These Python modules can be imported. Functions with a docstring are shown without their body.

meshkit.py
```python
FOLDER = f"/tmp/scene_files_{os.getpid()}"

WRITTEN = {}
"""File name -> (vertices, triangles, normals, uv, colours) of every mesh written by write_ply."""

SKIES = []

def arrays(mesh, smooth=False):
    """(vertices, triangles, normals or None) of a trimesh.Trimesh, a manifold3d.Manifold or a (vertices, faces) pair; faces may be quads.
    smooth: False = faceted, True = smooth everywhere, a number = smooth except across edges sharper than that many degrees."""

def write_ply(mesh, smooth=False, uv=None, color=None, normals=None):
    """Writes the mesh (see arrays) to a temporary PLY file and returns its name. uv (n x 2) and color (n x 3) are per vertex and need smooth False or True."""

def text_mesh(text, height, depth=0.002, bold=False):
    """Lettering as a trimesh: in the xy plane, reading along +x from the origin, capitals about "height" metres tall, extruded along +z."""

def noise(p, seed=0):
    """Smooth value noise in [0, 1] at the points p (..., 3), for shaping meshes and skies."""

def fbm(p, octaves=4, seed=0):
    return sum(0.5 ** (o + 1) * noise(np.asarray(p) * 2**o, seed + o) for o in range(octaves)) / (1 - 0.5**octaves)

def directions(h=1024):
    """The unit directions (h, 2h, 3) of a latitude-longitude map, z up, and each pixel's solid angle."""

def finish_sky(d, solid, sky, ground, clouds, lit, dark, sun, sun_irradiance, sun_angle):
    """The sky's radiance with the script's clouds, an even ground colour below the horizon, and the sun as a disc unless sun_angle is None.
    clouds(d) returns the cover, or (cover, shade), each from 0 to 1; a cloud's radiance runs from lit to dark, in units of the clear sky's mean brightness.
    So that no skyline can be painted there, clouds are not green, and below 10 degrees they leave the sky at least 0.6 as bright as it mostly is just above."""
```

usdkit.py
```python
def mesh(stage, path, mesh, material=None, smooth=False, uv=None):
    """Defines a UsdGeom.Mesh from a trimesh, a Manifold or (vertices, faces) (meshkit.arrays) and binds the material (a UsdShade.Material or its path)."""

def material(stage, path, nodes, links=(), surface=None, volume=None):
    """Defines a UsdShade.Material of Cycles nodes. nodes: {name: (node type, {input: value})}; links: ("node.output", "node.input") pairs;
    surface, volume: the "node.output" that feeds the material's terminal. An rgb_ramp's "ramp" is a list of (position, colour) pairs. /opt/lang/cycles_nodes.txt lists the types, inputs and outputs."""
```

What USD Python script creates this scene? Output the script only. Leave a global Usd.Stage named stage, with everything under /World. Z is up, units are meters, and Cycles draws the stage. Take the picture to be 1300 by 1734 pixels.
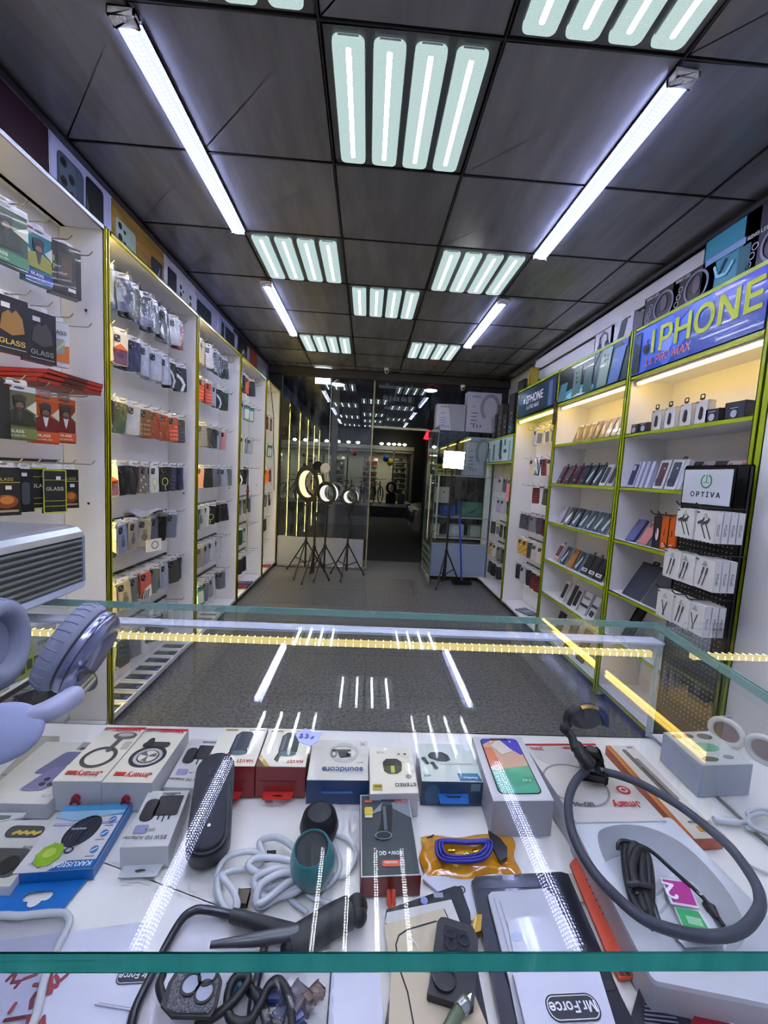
import math, random, numpy as np, trimesh, usdkit, meshkit
from pxr import Usd, UsdGeom, UsdLux, Gf, Sdf, UsdShade
from shapely.geometry import Polygon, Point, LineString, box as sbox
from shapely import affinity
random.seed(7); RNG = np.random.default_rng(7)
stage = Usd.Stage.CreateInMemory()
UsdGeom.SetStageUpAxis(stage, 'Z'); UsdGeom.SetStageMetersPerUnit(stage, 1.0)
UsdGeom.Xform.Define(stage, '/World'); UsdGeom.Scope.Define(stage, '/World/Looks')
# ---------------------------------------------------------------- camera
W, H = 1300, 1734
CAM = np.array([0.0, 0.0, 1.40]); FPX = 683.37
yaw, pitch, roll = 0.0465252, -0.0937493, 0.0547767
_fw = np.array([math.sin(yaw)*math.cos(pitch), math.cos(yaw)*math.cos(pitch), math.sin(pitch)])
_rt = np.array([math.cos(yaw), -math.sin(yaw), 0]); _up = np.cross(_rt, _fw)
CR = np.array([_rt*math.cos(roll)+_up*math.sin(roll), -_rt*math.sin(roll)+_up*math.cos(roll), _fw])
cam = UsdGeom.Camera.Define(stage, '/World/Camera')
_m = np.eye(4); _m[0,:3] = CR[0]; _m[1,:3] = CR[1]; _m[2,:3] = -CR[2]; _m[3,:3] = CAM
cam.AddTransformOp().Set(Gf.Matrix4d(*_m.ravel().tolist()))
cam.CreateHorizontalApertureAttr(36.0); cam.CreateVerticalApertureAttr(36.0*H/W)
cam.CreateFocalLengthAttr(36.0*FPX/W); cam.CreateClippingRangeAttr(Gf.Vec2f(0.01, 200))
cam.CreateExposureAttr(0.68)
def at(px, py, x=None, y=None, z=None):
    """the point of a known plane of the room (x, y or z given) that the photograph shows at a pixel"""
    d = np.array([px-W/2, H/2-py, FPX]) @ CR
    t = (x-CAM[0])/d[0] if x is not None else (y-CAM[1])/d[1] if y is not None else (z-CAM[2])/d[2]
    return CAM + d*t
# ---------------------------------------------------------------- night sky
dome = UsdLux.DomeLight.Define(stage, '/World/NightSky'); dome.CreateIntensityAttr(0.004); dome.CreateColorAttr(Gf.Vec3f(0.35, 0.5, 1.0))
# ---------------------------------------------------------------- light levels (radiance of the lamps themselves)
TUBE, PANEL_LED, PANEL_DIFF, SHELF_TUBE, STRIP = 27.0, 26.0, 0.52, 10.5, 4.0
def rect_light(name, parent_path, loc, w, h, power, col, down=True, rot=None):
    l = UsdLux.RectLight.Define(stage, f'{parent_path}/{name}')
    l.CreateWidthAttr(w); l.CreateHeightAttr(h); l.CreateIntensityAttr(power); l.CreateColorAttr(Gf.Vec3f(*col))
    l.AddTranslateOp().Set(Gf.Vec3d(*loc))
    if rot: l.AddRotateXYZOp().Set(Gf.Vec3f(*rot))
    return l
# ---------------------------------------------------------------- helpers: materials
def S(r, g=None, b=None):
    c = (r, g, b) if g is not None else tuple(int(r[i:i+2], 16) for i in (0, 2, 4))
    return tuple((v/255/12.92 if v/255 <= .04045 else ((v/255+.055)/1.055)**2.4) for v in c)
_mats = {}
def P(col, rough=0.5, metal=0.0, coat=0.0, name=None, spec=0.5):
    col = S(col) if isinstance(col, str) else col
    key = ('P', tuple(round(v, 4) for v in col), rough, metal, coat, spec)
    if key not in _mats:
        _mats[key] = usdkit.material(stage, f'/World/Looks/plain_{len(_mats):03d}', {'p': ('principled_bsdf', dict(base_color=col, roughness=rough, metallic=metal, coat_weight=coat, specular_ior_level=spec))}, surface='p.BSDF')
    return _mats[key]
def EM(col, strength):
    key = ('E', tuple(round(v, 4) for v in col), strength)
    if key not in _mats:
        _mats[key] = usdkit.material(stage, f'/World/Looks/glow_{len(_mats):03d}', {'e': ('emission', dict(color=col, strength=strength))}, surface='e.emission')
    return _mats[key]
def CLEAR(name, tint=(1, 1, 1), f0=0.04, rough=0.0, gain=0.96, haze=0.0):
    """thin clear sheet: see-through, mirror-like by Schlick's rule"""
    n = {'lw': ('layer_weight', dict(blend=0.5)), 'pw': ('math', dict(math_type='power', value2=5.0)), 'ma': ('math', dict(math_type='multiply_add', value2=gain, value3=f0, use_clamp=True)),
         't': ('transparent_bsdf', dict(color=tint)), 'g': ('glossy_bsdf', dict(color=(1, 1, 1), roughness=rough)), 'm': ('mix_closure', {})}
    l = [('lw.facing', 'pw.value1'), ('pw.value', 'ma.value1'), ('ma.value', 'm.fac'), ('t.BSDF', 'm.closure1'), ('g.BSDF', 'm.closure2')]
    out = 'm.closure'
    if haze:
        n['d'] = ('diffuse_bsdf', dict(color=(.75, .8, .85))); n['h'] = ('mix_closure', {})
        n['gp'] = ('geometry', {}); n['mp'] = ('mapping', dict(scale=(5.0, 5.0, 1.2))); n['nz'] = ('noise_texture', dict(scale=2.0, detail=6.0, roughness=.65, distortion=1.2))
        n['mr'] = ('map_range', dict(from_min=.48, from_max=.85, to_min=0.0, to_max=haze, clamp=True))
        l += [('gp.position', 'mp.vector'), ('mp.vector', 'nz.vector'), ('nz.fac', 'mr.value'), ('mr.result', 'h.fac'), ('m.closure', 'h.closure1'), ('d.BSDF', 'h.closure2')]
        out = 'h.closure'
    return usdkit.material(stage, f'/World/Looks/{name}', n, l, surface=out)
def NOISY(name, c1, c2, scale, rough=.5, stretch=(1, 1, 1), bump=0.0, lo=.35, hi=.65, metal=0., detail=5., spec=.5, rough2=None):
    n = {'gp': ('geometry', {}), 'mp': ('mapping', dict(scale=stretch)), 'nz': ('noise_texture', dict(scale=scale, detail=detail, roughness=.6)),
         'r': ('rgb_ramp', dict(ramp=[(lo, c1), (hi, c2)])), 'p': ('principled_bsdf', dict(roughness=rough, metallic=metal, specular_ior_level=spec))}
    l = [('gp.position', 'mp.vector'), ('mp.vector', 'nz.vector'), ('nz.fac', 'r.fac'), ('r.color', 'p.base_color')]
    if bump:
        n['b'] = ('bump', dict(strength=bump, distance=.002)); l += [('nz.fac', 'b.height'), ('b.normal', 'p.normal')]
    if rough2 is not None:
        n['rm'] = ('map_range', dict(from_min=lo, from_max=hi, to_min=rough, to_max=rough2, clamp=True)); l += [('nz.fac', 'rm.value'), ('rm.result', 'p.roughness')]
    return usdkit.material(stage, f'/World/Looks/{name}', n, l, surface='p.BSDF')
# ---------------------------------------------------------------- helpers: meshes
def frame(o, ux=(1, 0, 0), uy=(0, 1, 0)):
    ux = np.array(ux, float); ux /= np.linalg.norm(ux); uy = np.array(uy, float); uy -= ux*(uy@ux); uy /= np.linalg.norm(uy)
    m = np.eye(4); m[:3, 0] = ux; m[:3, 1] = uy; m[:3, 2] = np.cross(ux, uy); m[:3, 3] = o
    return m
I4 = np.eye(4)
_s = np.array([(a, b, c) for a in (-1, 1) for b in (-1, 1) for c in (-1, 1)], float)
_cv = np.array([(a*(1-(k == 0)*.2), b*(1-(k == 1)*.2), c*(1-(k == 2)*.2)) for a, b, c in _s for k in range(3)])
_cf = trimesh.Trimesh(_cv, process=False).convex_hull
_cmap = [int(np.argmin(np.linalg.norm(_cv-v, axis=1))) for v in _cf.vertices]
_cfaces = np.array([[_cmap[i] for i in f] for f in _cf.faces])
_csign = np.array([(a, b, c) for a, b, c in _s for k in range(3)])
_ck = np.array([[float(k == j) for j in range(3)] for _ in _s for k in range(3)])
_bf = np.array([[0,1,3],[0,3,2],[4,6,7],[4,7,5],[0,4,5],[0,5,1],[2,3,7],[2,7,6],[0,2,6],[0,6,4],[1,5,7],[1,7,3]])
class MB:
    def __init__(s): s.v, s.f, s.n = [], [], 0
    def add(s, v, f, T=None):
        v = np.asarray(v, float)
        if T is not None: v = v @ T[:3, :3].T + T[:3, 3]
        s.v.append(v); s.f.append(np.asarray(f, int)+s.n); s.n += len(v); return s
    def box(s, a, b, c=0.0, T=None):
        a, b = np.minimum(a, b), np.maximum(a, b); m, h = (np.array(a)+b)/2, (np.array(b)-a)/2
        if c > 0:
            c = min(c, h.min()*.9); return s.add(m + _csign*h - _csign*c*(1-_ck), _cfaces, T)
        return s.add(m + _s*h, _bf, T)
    def cyl(s, p, q, r, n=12, r2=None, T=None, cap=True):
        p, q = np.array(p, float), np.array(q, float); d = q-p; d /= np.linalg.norm(d)
        u = np.cross(d, (0, 0, 1) if abs(d[2]) < .9 else (1, 0, 0)); u /= np.linalg.norm(u); w = np.cross(d, u)
        t = np.linspace(0, 2*math.pi, n, endpoint=False); ring = np.outer(np.cos(t), u)+np.outer(np.sin(t), w)
        v = np.vstack([p+ring*r, q+ring*(r if r2 is None else r2)]); f = []
        for i in range(n):
            j = (i+1) % n; f += [(i, j, n+j), (i, n+j, n+i)]
        if cap:
            v = np.vstack([v, p, q])
            for i in range(n):
                j = (i+1) % n; f += [(2*n, j, i), (2*n+1, n+i, n+j)]
        return s.add(v, f, T)
    def tube(s, pts, r, n=8, T=None, closed=False, flat=1.0):
        pts = np.asarray(pts, float); k = len(pts); rr = np.broadcast_to(r, k)
        tan = (np.roll(pts, -1, 0)-np.roll(pts, 1, 0)) if closed else np.gradient(pts, axis=0)
        tan /= np.maximum(np.linalg.norm(tan, axis=1, keepdims=True), 1e-9)
        u = np.cross(tan[0], (0, 0, 1)); u = np.cross(tan[0], (1, 0, 0)) if np.linalg.norm(u) < 1e-3 else u
        a = np.linspace(0, 2*math.pi, n, endpoint=False); v, f = [], []
        for i in range(k):
            u = u - tan[i]*(u@tan[i]); u /= np.linalg.norm(u); w = np.cross(tan[i], u)
            v.append(pts[i] + rr[i]*(np.outer(np.cos(a), u)+flat*np.outer(np.sin(a), w)))
        v = np.vstack(v)
        for i in range(k if closed else k-1):
            i2 = (i+1) % k
            for j in range(n):
                j2 = (j+1) % n; f += [(i*n+j, i2*n+j, i2*n+j2), (i*n+j, i2*n+j2, i*n+j2)]
        if not closed:
            v = np.vstack([v, pts[0], pts[-1]]); c0, c1 = len(v)-2, len(v)-1
            for j in range(n):
                j2 = (j+1) % n; f += [(c0, j, j2), (c1, (k-1)*n+j2, (k-1)*n+j)]
        return s.add(v, f, T)
    def lathe(s, prof, n=24, T=None):
        prof = np.asarray(prof, float); k = len(prof); a = np.linspace(0, 2*math.pi, n, endpoint=False)
        v = np.array([(r*math.cos(t), r*math.sin(t), z) for r, z in prof for t in a]); f = []
        for i in range(k-1):
            for j in range(n):
                j2 = (j+1) % n; f += [(i*n+j, i*n+j2, (i+1)*n+j2), (i*n+j, (i+1)*n+j2, (i+1)*n+j)]
        return s.add(v, f, T)
    def poly(s, pg, z0, z1, T=None):
        for g in getattr(pg, 'geoms', [pg]):
            if g.is_empty or g.area < 1e-9: continue
            m = trimesh.creation.extrude_polygon(g, z1-z0, engine='earcut'); v = np.array(m.vertices); v[:, 2] += z0; s.add(v, m.faces, T)
        return s
    def text(s, t, h, T=None, depth=.0004, bold=False, center=False, slant=0.0):
        m = _text(t, bold); v = m[0]*np.array([h, h, 1]); v[:, 2] = v[:, 2]*depth
        if center: v[:, 0] -= (v[:, 0].max()+v[:, 0].min())/2
        v[:, 0] += slant*v[:, 1]
        return s.add(v, m[1], T)
    def sphere(s, c, r, sub=2, scale=(1, 1, 1), T=None):
        m = _ico(sub); return s.add(m[0]*r*np.array(scale)+np.array(c), m[1], T)
    def grid(s, fn, nu, nv, T=None):
        v = np.array([fn(i/nu, j/nv) for i in range(nu+1) for j in range(nv+1)]); f = []
        for i in range(nu):
            for j in range(nv):
                a = i*(nv+1)+j; f += [(a, a+nv+1, a+nv+2), (a, a+nv+2, a+1)]
        return s.add(v, f, T)
    def mesh(s): return np.vstack(s.v), np.vstack(s.f)
    def build(s, name, m, parent=None, smooth=False): return obj(name, s.mesh(), m, parent, smooth)
_tc, _ic = {}, {}
def _text(t, bold):
    if (t, bold) not in _tc:
        m = meshkit.text_mesh(t, 1.0, 1.0, bold); _tc[(t, bold)] = (np.array(m.vertices), np.array(m.faces))
    return _tc[(t, bold)][0].copy(), _tc[(t, bold)][1]
def _ico(n):
    if n not in _ic:
        m = trimesh.creation.icosphere(subdivisions=n); _ic[n] = (np.array(m.vertices), np.array(m.faces))
    return _ic[n]
def rrect(w, h, r, n=3, cx=0, cy=0):
    pts = []
    for sx, sy, a0 in ((1, 1, 0), (-1, 1, 90), (-1, -1, 180), (1, -1, 270)):
        for k in range(n+1):
            a = math.radians(a0+90*k/n); pts.append((cx+sx*(w/2-r)+r*math.cos(a), cy+sy*(h/2-r)+r*math.sin(a)))
    return Polygon(pts)
def ell(w, h, n=20, cx=0, cy=0): return Polygon([(cx+w/2*math.cos(2*math.pi*k/n), cy+h/2*math.sin(2*math.pi*k/n)) for k in range(n)])
def ngon(*p): return Polygon(p)
# ---------------------------------------------------------------- helpers: prims
_names = {}
def numbered(parent, name):
    k = _names.get((parent, name), -1)+1; _names[(parent, name)] = k
    return name if k == 0 else f'{name}_{k:03d}'
def pth(parent): return '/World' if parent is None else str(parent.GetPath())
def obj(name, mesh, m, parent=None, smooth=False):
    pp = pth(parent); return usdkit.mesh(stage, f'{pp}/{numbered(pp, name)}', mesh, m, smooth=smooth).GetPrim()
def tag(o, label=None, cat=None, group=None, kind=None):
    for k, v in (('label', label), ('category', cat), ('group', group), ('kind', kind)):
        if v: o.SetCustomDataByKey(k, v)
    return o
def thing(name, label, cat, loc=(0, 0, 0), rot=None, group=None, kind=None):
    x = UsdGeom.Xform.Define(stage, f'/World/{numbered("/World", name)}'); place(x, loc, rot)
    return tag(x.GetPrim(), label, cat, group, kind)
def place(x, loc, rot):
    x = UsdGeom.Xform(x) if not isinstance(x, UsdGeom.Xform) else x
    x.AddTranslateOp().Set(Gf.Vec3d(*map(float, loc)))
    if rot is not None: x.AddRotateXYZOp().Set(Gf.Vec3f(*rot))
_first = {}
def copy_or_make(key, name, label, cat, loc, rot, group, maker):
    """the first of a kind is built with its parts, every later one references it"""
    if key in _first:
        t = thing(name, label, cat, loc, rot or (0, 0, 0), group)
        t.GetReferences().AddInternalReference(_first[key].GetPath()); t.SetInstanceable(True); return t
    t = _first[key] = thing(name, label, cat, loc, rot or (0, 0, 0), group); maker(t); return t
def sub(name, parent):
    pp = pth(parent); return UsdGeom.Xform.Define(stage, f'{pp}/{numbered(pp, name)}').GetPrim()
# shared materials
WHITE = NOISY('white_laminate', (.78, .78, .80), (.82, .82, .835), 3.0, rough=.42)
YEL = P(S(196, 190, 16), .28, coat=.3); LIME = P(S(168, 188, 20), .35, coat=.2)
BLACK = P((.012, .012, .014), .4); RUB = P((.02, .02, .022), .6); DARK = P((.03, .032, .036), .45)
PAPER = P((.78, .77, .72), .45); CREAM = P((.74, .71, .60), .45); GREYM = P((.30, .31, .33), .35, metal=.6); CHROME = P((.75, .76, .78), .18, metal=1.0)
STEEL = P((.42, .43, .45), .3, metal=1.0); GOLD = P(S(190, 150, 60), .3, metal=.8)
def ink(h): return P(h if not isinstance(h, str) else S(h), .5)
GLASS = CLEAR('shop_glass', (.955, .985, .975)); BAG = CLEAR('clear_bag', (.93, .94, .96), f0=.07, rough=.12)
# ================================================================ THE SETTING
ZC, T, TX, TY = 2.81, 0.597, -0.225, 1.42
fl = thing('floor', 'grey speckled granite floor tiles across the shop', 'floor', kind='structure')
FLM = [NOISY(f'granite_{k}', tuple(v*a for v in (.07, .069, .066)), tuple(v*a for v in (.20, .196, .188)), 55.0, rough=.3, lo=.36, hi=.66, detail=8.0, rough2=.42) for k, a in enumerate((1.0, .965, 1.03))]
obj('screed', MB().box((-1.7, -1.2, -.08), (2.1, 6.38, -.006)).mesh(), P((.2, .2, .195), .7), fl)
for i in range(-3, 4):
    for j in range(-3, 11):
        x0, y0 = .058+i*.574, 2.43+(j-6)*.574
        a, b = np.array((max(x0+.0004, -1.7), max(y0+.0004, -1.2), -.02)), np.array((min(x0+.5736, 2.1), min(y0+.5736, 6.38), 0.0))
        if b[0]-a[0] > .03 and b[1]-a[1] > .03: obj('floor_tile', MB().box(a, b, .0005).mesh(), FLM[(i*5+j*3) % 3], fl)
ce = thing('ceiling', 'dark grey glossy square ceiling tiles with fine joints', 'ceiling', kind='structure')
CEM = [NOISY(f'ceiling_panel_{k}', tuple(v*a for v in (.155, .158, .172)), tuple(v*a for v in (.215, .218, .235)), 1.6, rough=.16, stretch=(6, 1, 1), lo=.3, hi=.7, rough2=.27) for k, a in enumerate((1, .92, 1.07))]
PAN = {(0, 0): '', (-1, -1): '', (1, -1): '', (-1, 2): '', (1, 2): '', (0, 3): '', (-1, 5): '', (1, 5): '', (0, -2): '', (-1, -4): '', (1, -4): '', (0, -4): ''}  # panels over and behind the counter are unseen, placed to light it
obj('ceiling_void', MB().box((-1.7, -1.2, ZC+.03), (2.1, 5.86, ZC+.09)).mesh(), P((.015, .015, .017), .8), ce)
for i in range(-3, 5):
    for j in range(-5, 8):
        if (i, j) in PAN: continue
        a, b = np.array((max(TX+i*T+.0035, -1.62), TY+j*T+.0035, ZC)), np.array((min(TX+(i+1)*T-.0035, 1.95), min(TY+(j+1)*T-.0035, 5.8), ZC+.012))
        if b[0]-a[0] > .02 and b[1]-a[1] > .02: obj('ceiling_tile', MB().box(a, b, .004).mesh(), CEM[(i*2+j) % 3], ce)
g = MB()
for i in range(-2, 5): g.box((TX+i*T-.003, -1.2, ZC-.001), (TX+i*T+.003, 5.8, ZC+.02))
for j in range(-4, 8): g.box((-1.62, TY+j*T-.003, ZC-.0005), (1.95, TY+j*T+.003, ZC+.02))
g.build('grid_bar', P((.02, .02, .023), .35), ce)
def wall(name, a, b, m, label): return tag(obj(name, MB().box(a, b).mesh(), m), label, 'wall', kind='structure')
WALLP = P((.55, .55, .57), .6)
wall('wall_left', (-1.7, -1.2, 0), (-1.62, 5.86, ZC), WALLP, 'plain wall behind the left shelving')
wall('wall_right', (1.95, -1.2, 0), (2.05, 5.86, ZC), WALLP, 'plain wall behind the right shelving')
wall('wall_rear_unseen', (-1.7, -1.28, 0), (2.05, -1.2, ZC), P((.4, .4, .42), .6), 'unseen plain wall behind the counter, bouncing light into the shop')  # out of view, there to bounce light back into the room
for nm, x0, x1 in (('trim_1', -1.45, -1.40), ('trim_2', 1.80, 1.845)):
    tag(obj(nm, MB().box((x0, -.4, ZC-.022), (x1, 5.8, ZC-.002), .004).box((x0+(.012 if x0 < 0 else -.012), -.4, ZC-.032), (x1+(.012 if x0 < 0 else -.012), 5.8, ZC-.022), .004).mesh(), P((.05, .05, .055), .4)), 'dark cornice strip where ceiling meets the ' + ('left' if x0 < 0 else 'right') + ' boards', 'trim', kind='structure')
# ---- ceiling lamps
def led_pattern(name, col, strength, scale, floor):
    """an LED strip behind a prismatic cover: rows of bright dots"""
    n = {'gp': ('geometry', {}), 'v': ('voronoi_texture', dict(scale=scale, randomness=0.0)), 'mr': ('map_range', dict(from_min=.10, from_max=.40, to_min=strength*4.2, to_max=strength*floor, clamp=True)), 'e': ('emission', dict(color=col))}
    return usdkit.material(stage, f'/World/Looks/{name}', n, [('gp.position', 'v.vector'), ('v.distance', 'mr.value'), ('mr.result', 'e.strength')], surface='e.emission')
LEDM = led_pattern('panel_led_row', (.92, .94, 1.0), PANEL_LED*1.35, 80.0, .08)
DIFM = usdkit.material(stage, '/World/Looks/prismatic_diffuser', {'gp': ('geometry', {}), 'v': ('voronoi_texture', dict(scale=190.0, randomness=.1)), 'mr': ('map_range', dict(from_min=.1, from_max=.6, to_min=PANEL_DIFF*1.25, to_max=PANEL_DIFF*.75, clamp=True)), 'e': ('emission', dict(color=(.72, .95, .93))), 'g': ('glossy_bsdf', dict(color=(.9, .9, .9), roughness=.2)), 'm': ('mix_closure', dict(fac=.06))},
                       [('gp.position', 'v.vector'), ('v.distance', 'mr.value'), ('mr.result', 'e.strength'), ('e.emission', 'm.closure1'), ('g.BSDF', 'm.closure2')], surface='m.closure')
FRM = P((.10, .102, .108), .3)
WHERE = {(0, 0): 'the large one near the middle of the ceiling, nearest whole one', (-1, -1): 'at the top left edge, cut off by the picture edge', (1, -1): 'at the top right edge, beside the long right tube lamp', (-1, 2): 'at the far end of the long left tube lamp', (1, 2): 'at the far end of the long right tube lamp', (0, 3): 'in the middle, third row down', (-1, 5): 'at the far end of the short left tube lamp', (1, 5): 'at the far end of the short right tube lamp', (0, -2): 'unseen above the counter, placed to light it', (-1, -4): 'unseen behind the counter at the left, placed to light it', (1, -4): 'unseen behind the counter at the right, placed to light it', (0, -4): 'unseen behind the counter in the middle, placed to light it'}
def make_panel(t):
    c = T/2-.006; MB().box((-c, -c, 0), (c, c, .012), .004).build('backing', FRM, t)
    for k in range(4):
        x = (k-1.5)*.138
        d = MB().poly(rrect(.108, .535, .022, 4, x, 0), -.011, 0).build('diffuser', DIFM, t)
        MB().poly(rrect(.019, .47, .007, 2, x, 0), -.0125, -.0105).build('led_row', LEDM, d)
        r = MB(); r.tube([(x+.054*sx, .2675*sy, -.005) for sx, sy in ((-1, -.86), (-1, .86), (-.6, 1), (.6, 1), (1, .86), (1, -.86), (.6, -1), (-.6, -1))], .003, 5, closed=True); r.build('rim', P((.5, .55, .55), .2), t)
for (i, j) in PAN:
    copy_or_make('panel', 'ceiling_light', 'square four-strip ceiling lamp, ' + WHERE[(i, j)], 'ceiling lamp', (TX+(i+.5)*T, TY+(j+.5)*T, ZC), None, 'four-strip ceiling lamps', make_panel)
TUBM = led_pattern('tube_led', (.50, .55, 1.0), TUBE, 62.0, .04)
def make_batten(t):
    w, L = .045, .555
    MB().box((-w, -L+.0, -.012), (w, L, 0), .003).build('housing', P((.55, .57, .62), .4), t)
    MB().grid(lambda u, v: ((u-.5)*2*w*.94, (v-.5)*2*(L-.005), -.0125-.024*math.sin(math.pi*u)**.5), 12, 1).build('cover', TUBM, t)
    for s in (-1, 1): MB().box((-w, s*L, -.037), (w, s*(L+(.05 if s < 0 else .012)), 0), .006).build('end_cap', P((.62, .63, .66), .4), t)
    v = MB()
    for k in range(6): v.box((-.03+k*.008, -L-.047, -.0385), (-.026+k*.008, -L-.03, -.036))
    v.build('vent_slot', P((.9, .9, .95), .4), t)
for x, y, lb in ((-.842, 2.035, 'long bright LED tube lamp on the ceiling, near left'), (1.005, 2.045, 'long bright LED tube lamp on the ceiling, near right'), (-.842, 3.84, 'LED tube lamp on the ceiling, far left, above the third bay'), (.995, 3.84, 'LED tube lamp on the ceiling, far right, pointing at the dark store front'), (-.842, .22, 'unseen LED tube lamp over the left end of the counter, placed to light it'), (1.005, .22, 'unseen LED tube lamp over the right end of the counter, placed to light it'), (.08, -.55, 'unseen LED tube lamp on the ceiling behind the counter, placed to light it')):  # tubes over and behind the counter are out of view, placed to light it
    copy_or_make('batten', 'tube_light', lb, 'tube lamp', (x, y, ZC), None, 'ceiling tube lamps', make_batten)
# ---- left shelving
LX, LB = -1.25, -1.455
YB = [1.02, 2.03, 3.05, 4.04, 5.02, 5.78]
ROWZ = [2.33, 2.05, 1.70, 1.37, 1.05, .73, .41]
UNSEEN_LED = EM((1.0, .76, .17), 30.0)
UNIT = {}
BAYN = ['nearest', 'second', 'third', 'fourth', 'farthest']
for b in range(5):
    y0, y1 = YB[b]+.002, YB[b+1]-.002
    t = UNIT[b] = thing('wall_display_unit', f'white wall display unit with hooks, {BAYN[b]} bay of the left side', 'display unit', group='left display units')
    for s, yy in ((1, y0), (-1, y1)): MB().box((LB, yy, 0.03), (LX-.012, yy+s*.018, 2.46), .001).build('side_panel', WHITE, t)
    MB().box((LB-.012, y0, .03), (LB, y1, 2.46)).build('back_panel', WHITE, t)
    MB().box((LB, y0+.018, 2.440), (LX-.012, y1-.018, 2.458)).build('top_panel', WHITE, t)
    MB().box((LB, y0+.018, .045), (LX-.004, y1-.018, .07), .002).build('base_shelf', WHITE, t)
    MB().box((LB, y0+.01, 0), (LX-.04, y1-.01, .045)).build('plinth', P((.05, .05, .055), .5), t)
    for yy in (y0, y1-.018): MB().box((LX-.012, yy, .03), (LX, yy+.018, 2.46), .003).build('edge_trim', YEL, t)
    MB().box((LX-.012, y0+.018, 2.435), (LX, y1-.018, 2.46), .003).build('top_trim', P((.8, .8, .82), .3) if b == 0 else YEL, t)
    MB().box((LX-.02, y0+.0185, .1), (LX-.012, y0+.0205, 2.42)).build('led_strip', UNSEEN_LED, t)  # out of view behind the trim, placed to light the bay
    if b:
        for k, z in enumerate(ROWZ):
            if k >= 2: MB().box((LB, y0+.03, z-.008), (LB+.012, y1-.05, z+.010), .002).build('hook_rail', DARK, t)
    h = MB()
    for z in (2.1, 1.2): h.cyl((LX-.09, y1-.018, z-.02), (LX-.09, y1-.0195, z-.02), .006, 10)
    h.build('screw_cap', BLACK, t)
# ---- poster boards over the left shelving
po = thing('poster_board', 'strip of large phone posters between the left shelving and ceiling', 'poster board')
PX = -1.425
MB().box((PX-.02, .3, 2.44), (PX, 5.78, 2.80)).build('board', WHITE, po)
def lw(y, z, x): return frame((x, y, z), (0, 1, 0), (0, 0, 1))          # faces +x
def rw(y, z, x): return frame((x, y, z), (0, -1, 0), (0, 0, 1))         # faces -x
def poster(y0, y1, bg, parts):
    p = MB().box((PX, y0+.004, 2.462), (PX+.003, y1-.004, 2.778)).build('poster', P(bg, .3, coat=.3) if not hasattr(bg, 'GetPrim') else bg, po)
    for k, (pg, col) in enumerate(parts):
        q = MB().poly(pg, .003+k*.0003, .0034+k*.0003, lw(y0, 2.462, PX)); q.build('print', col if hasattr(col, 'GetPrim') else P(col, .3, coat=.3), p)
HC = '060708'
def lens(cx, cy, r): return [(ell(2*r, 2*r, 20, cx, cy), (.03, .035, .04)), (ell(1.3*r, 1.3*r, 16, cx, cy), (.008, .008, .01))]
poster(.6, 1.92, S(46, 22, 34), [(ngon((1.0, 0), (1.25, 0), (1.17, .10), (1.09, .12), (1.03, .09)), S(130, 125, 140)), (ngon((1.06, 0), (1.3, 0), (1.2, .06), (1.14, .1)), (.01, .01, .012))])
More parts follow.
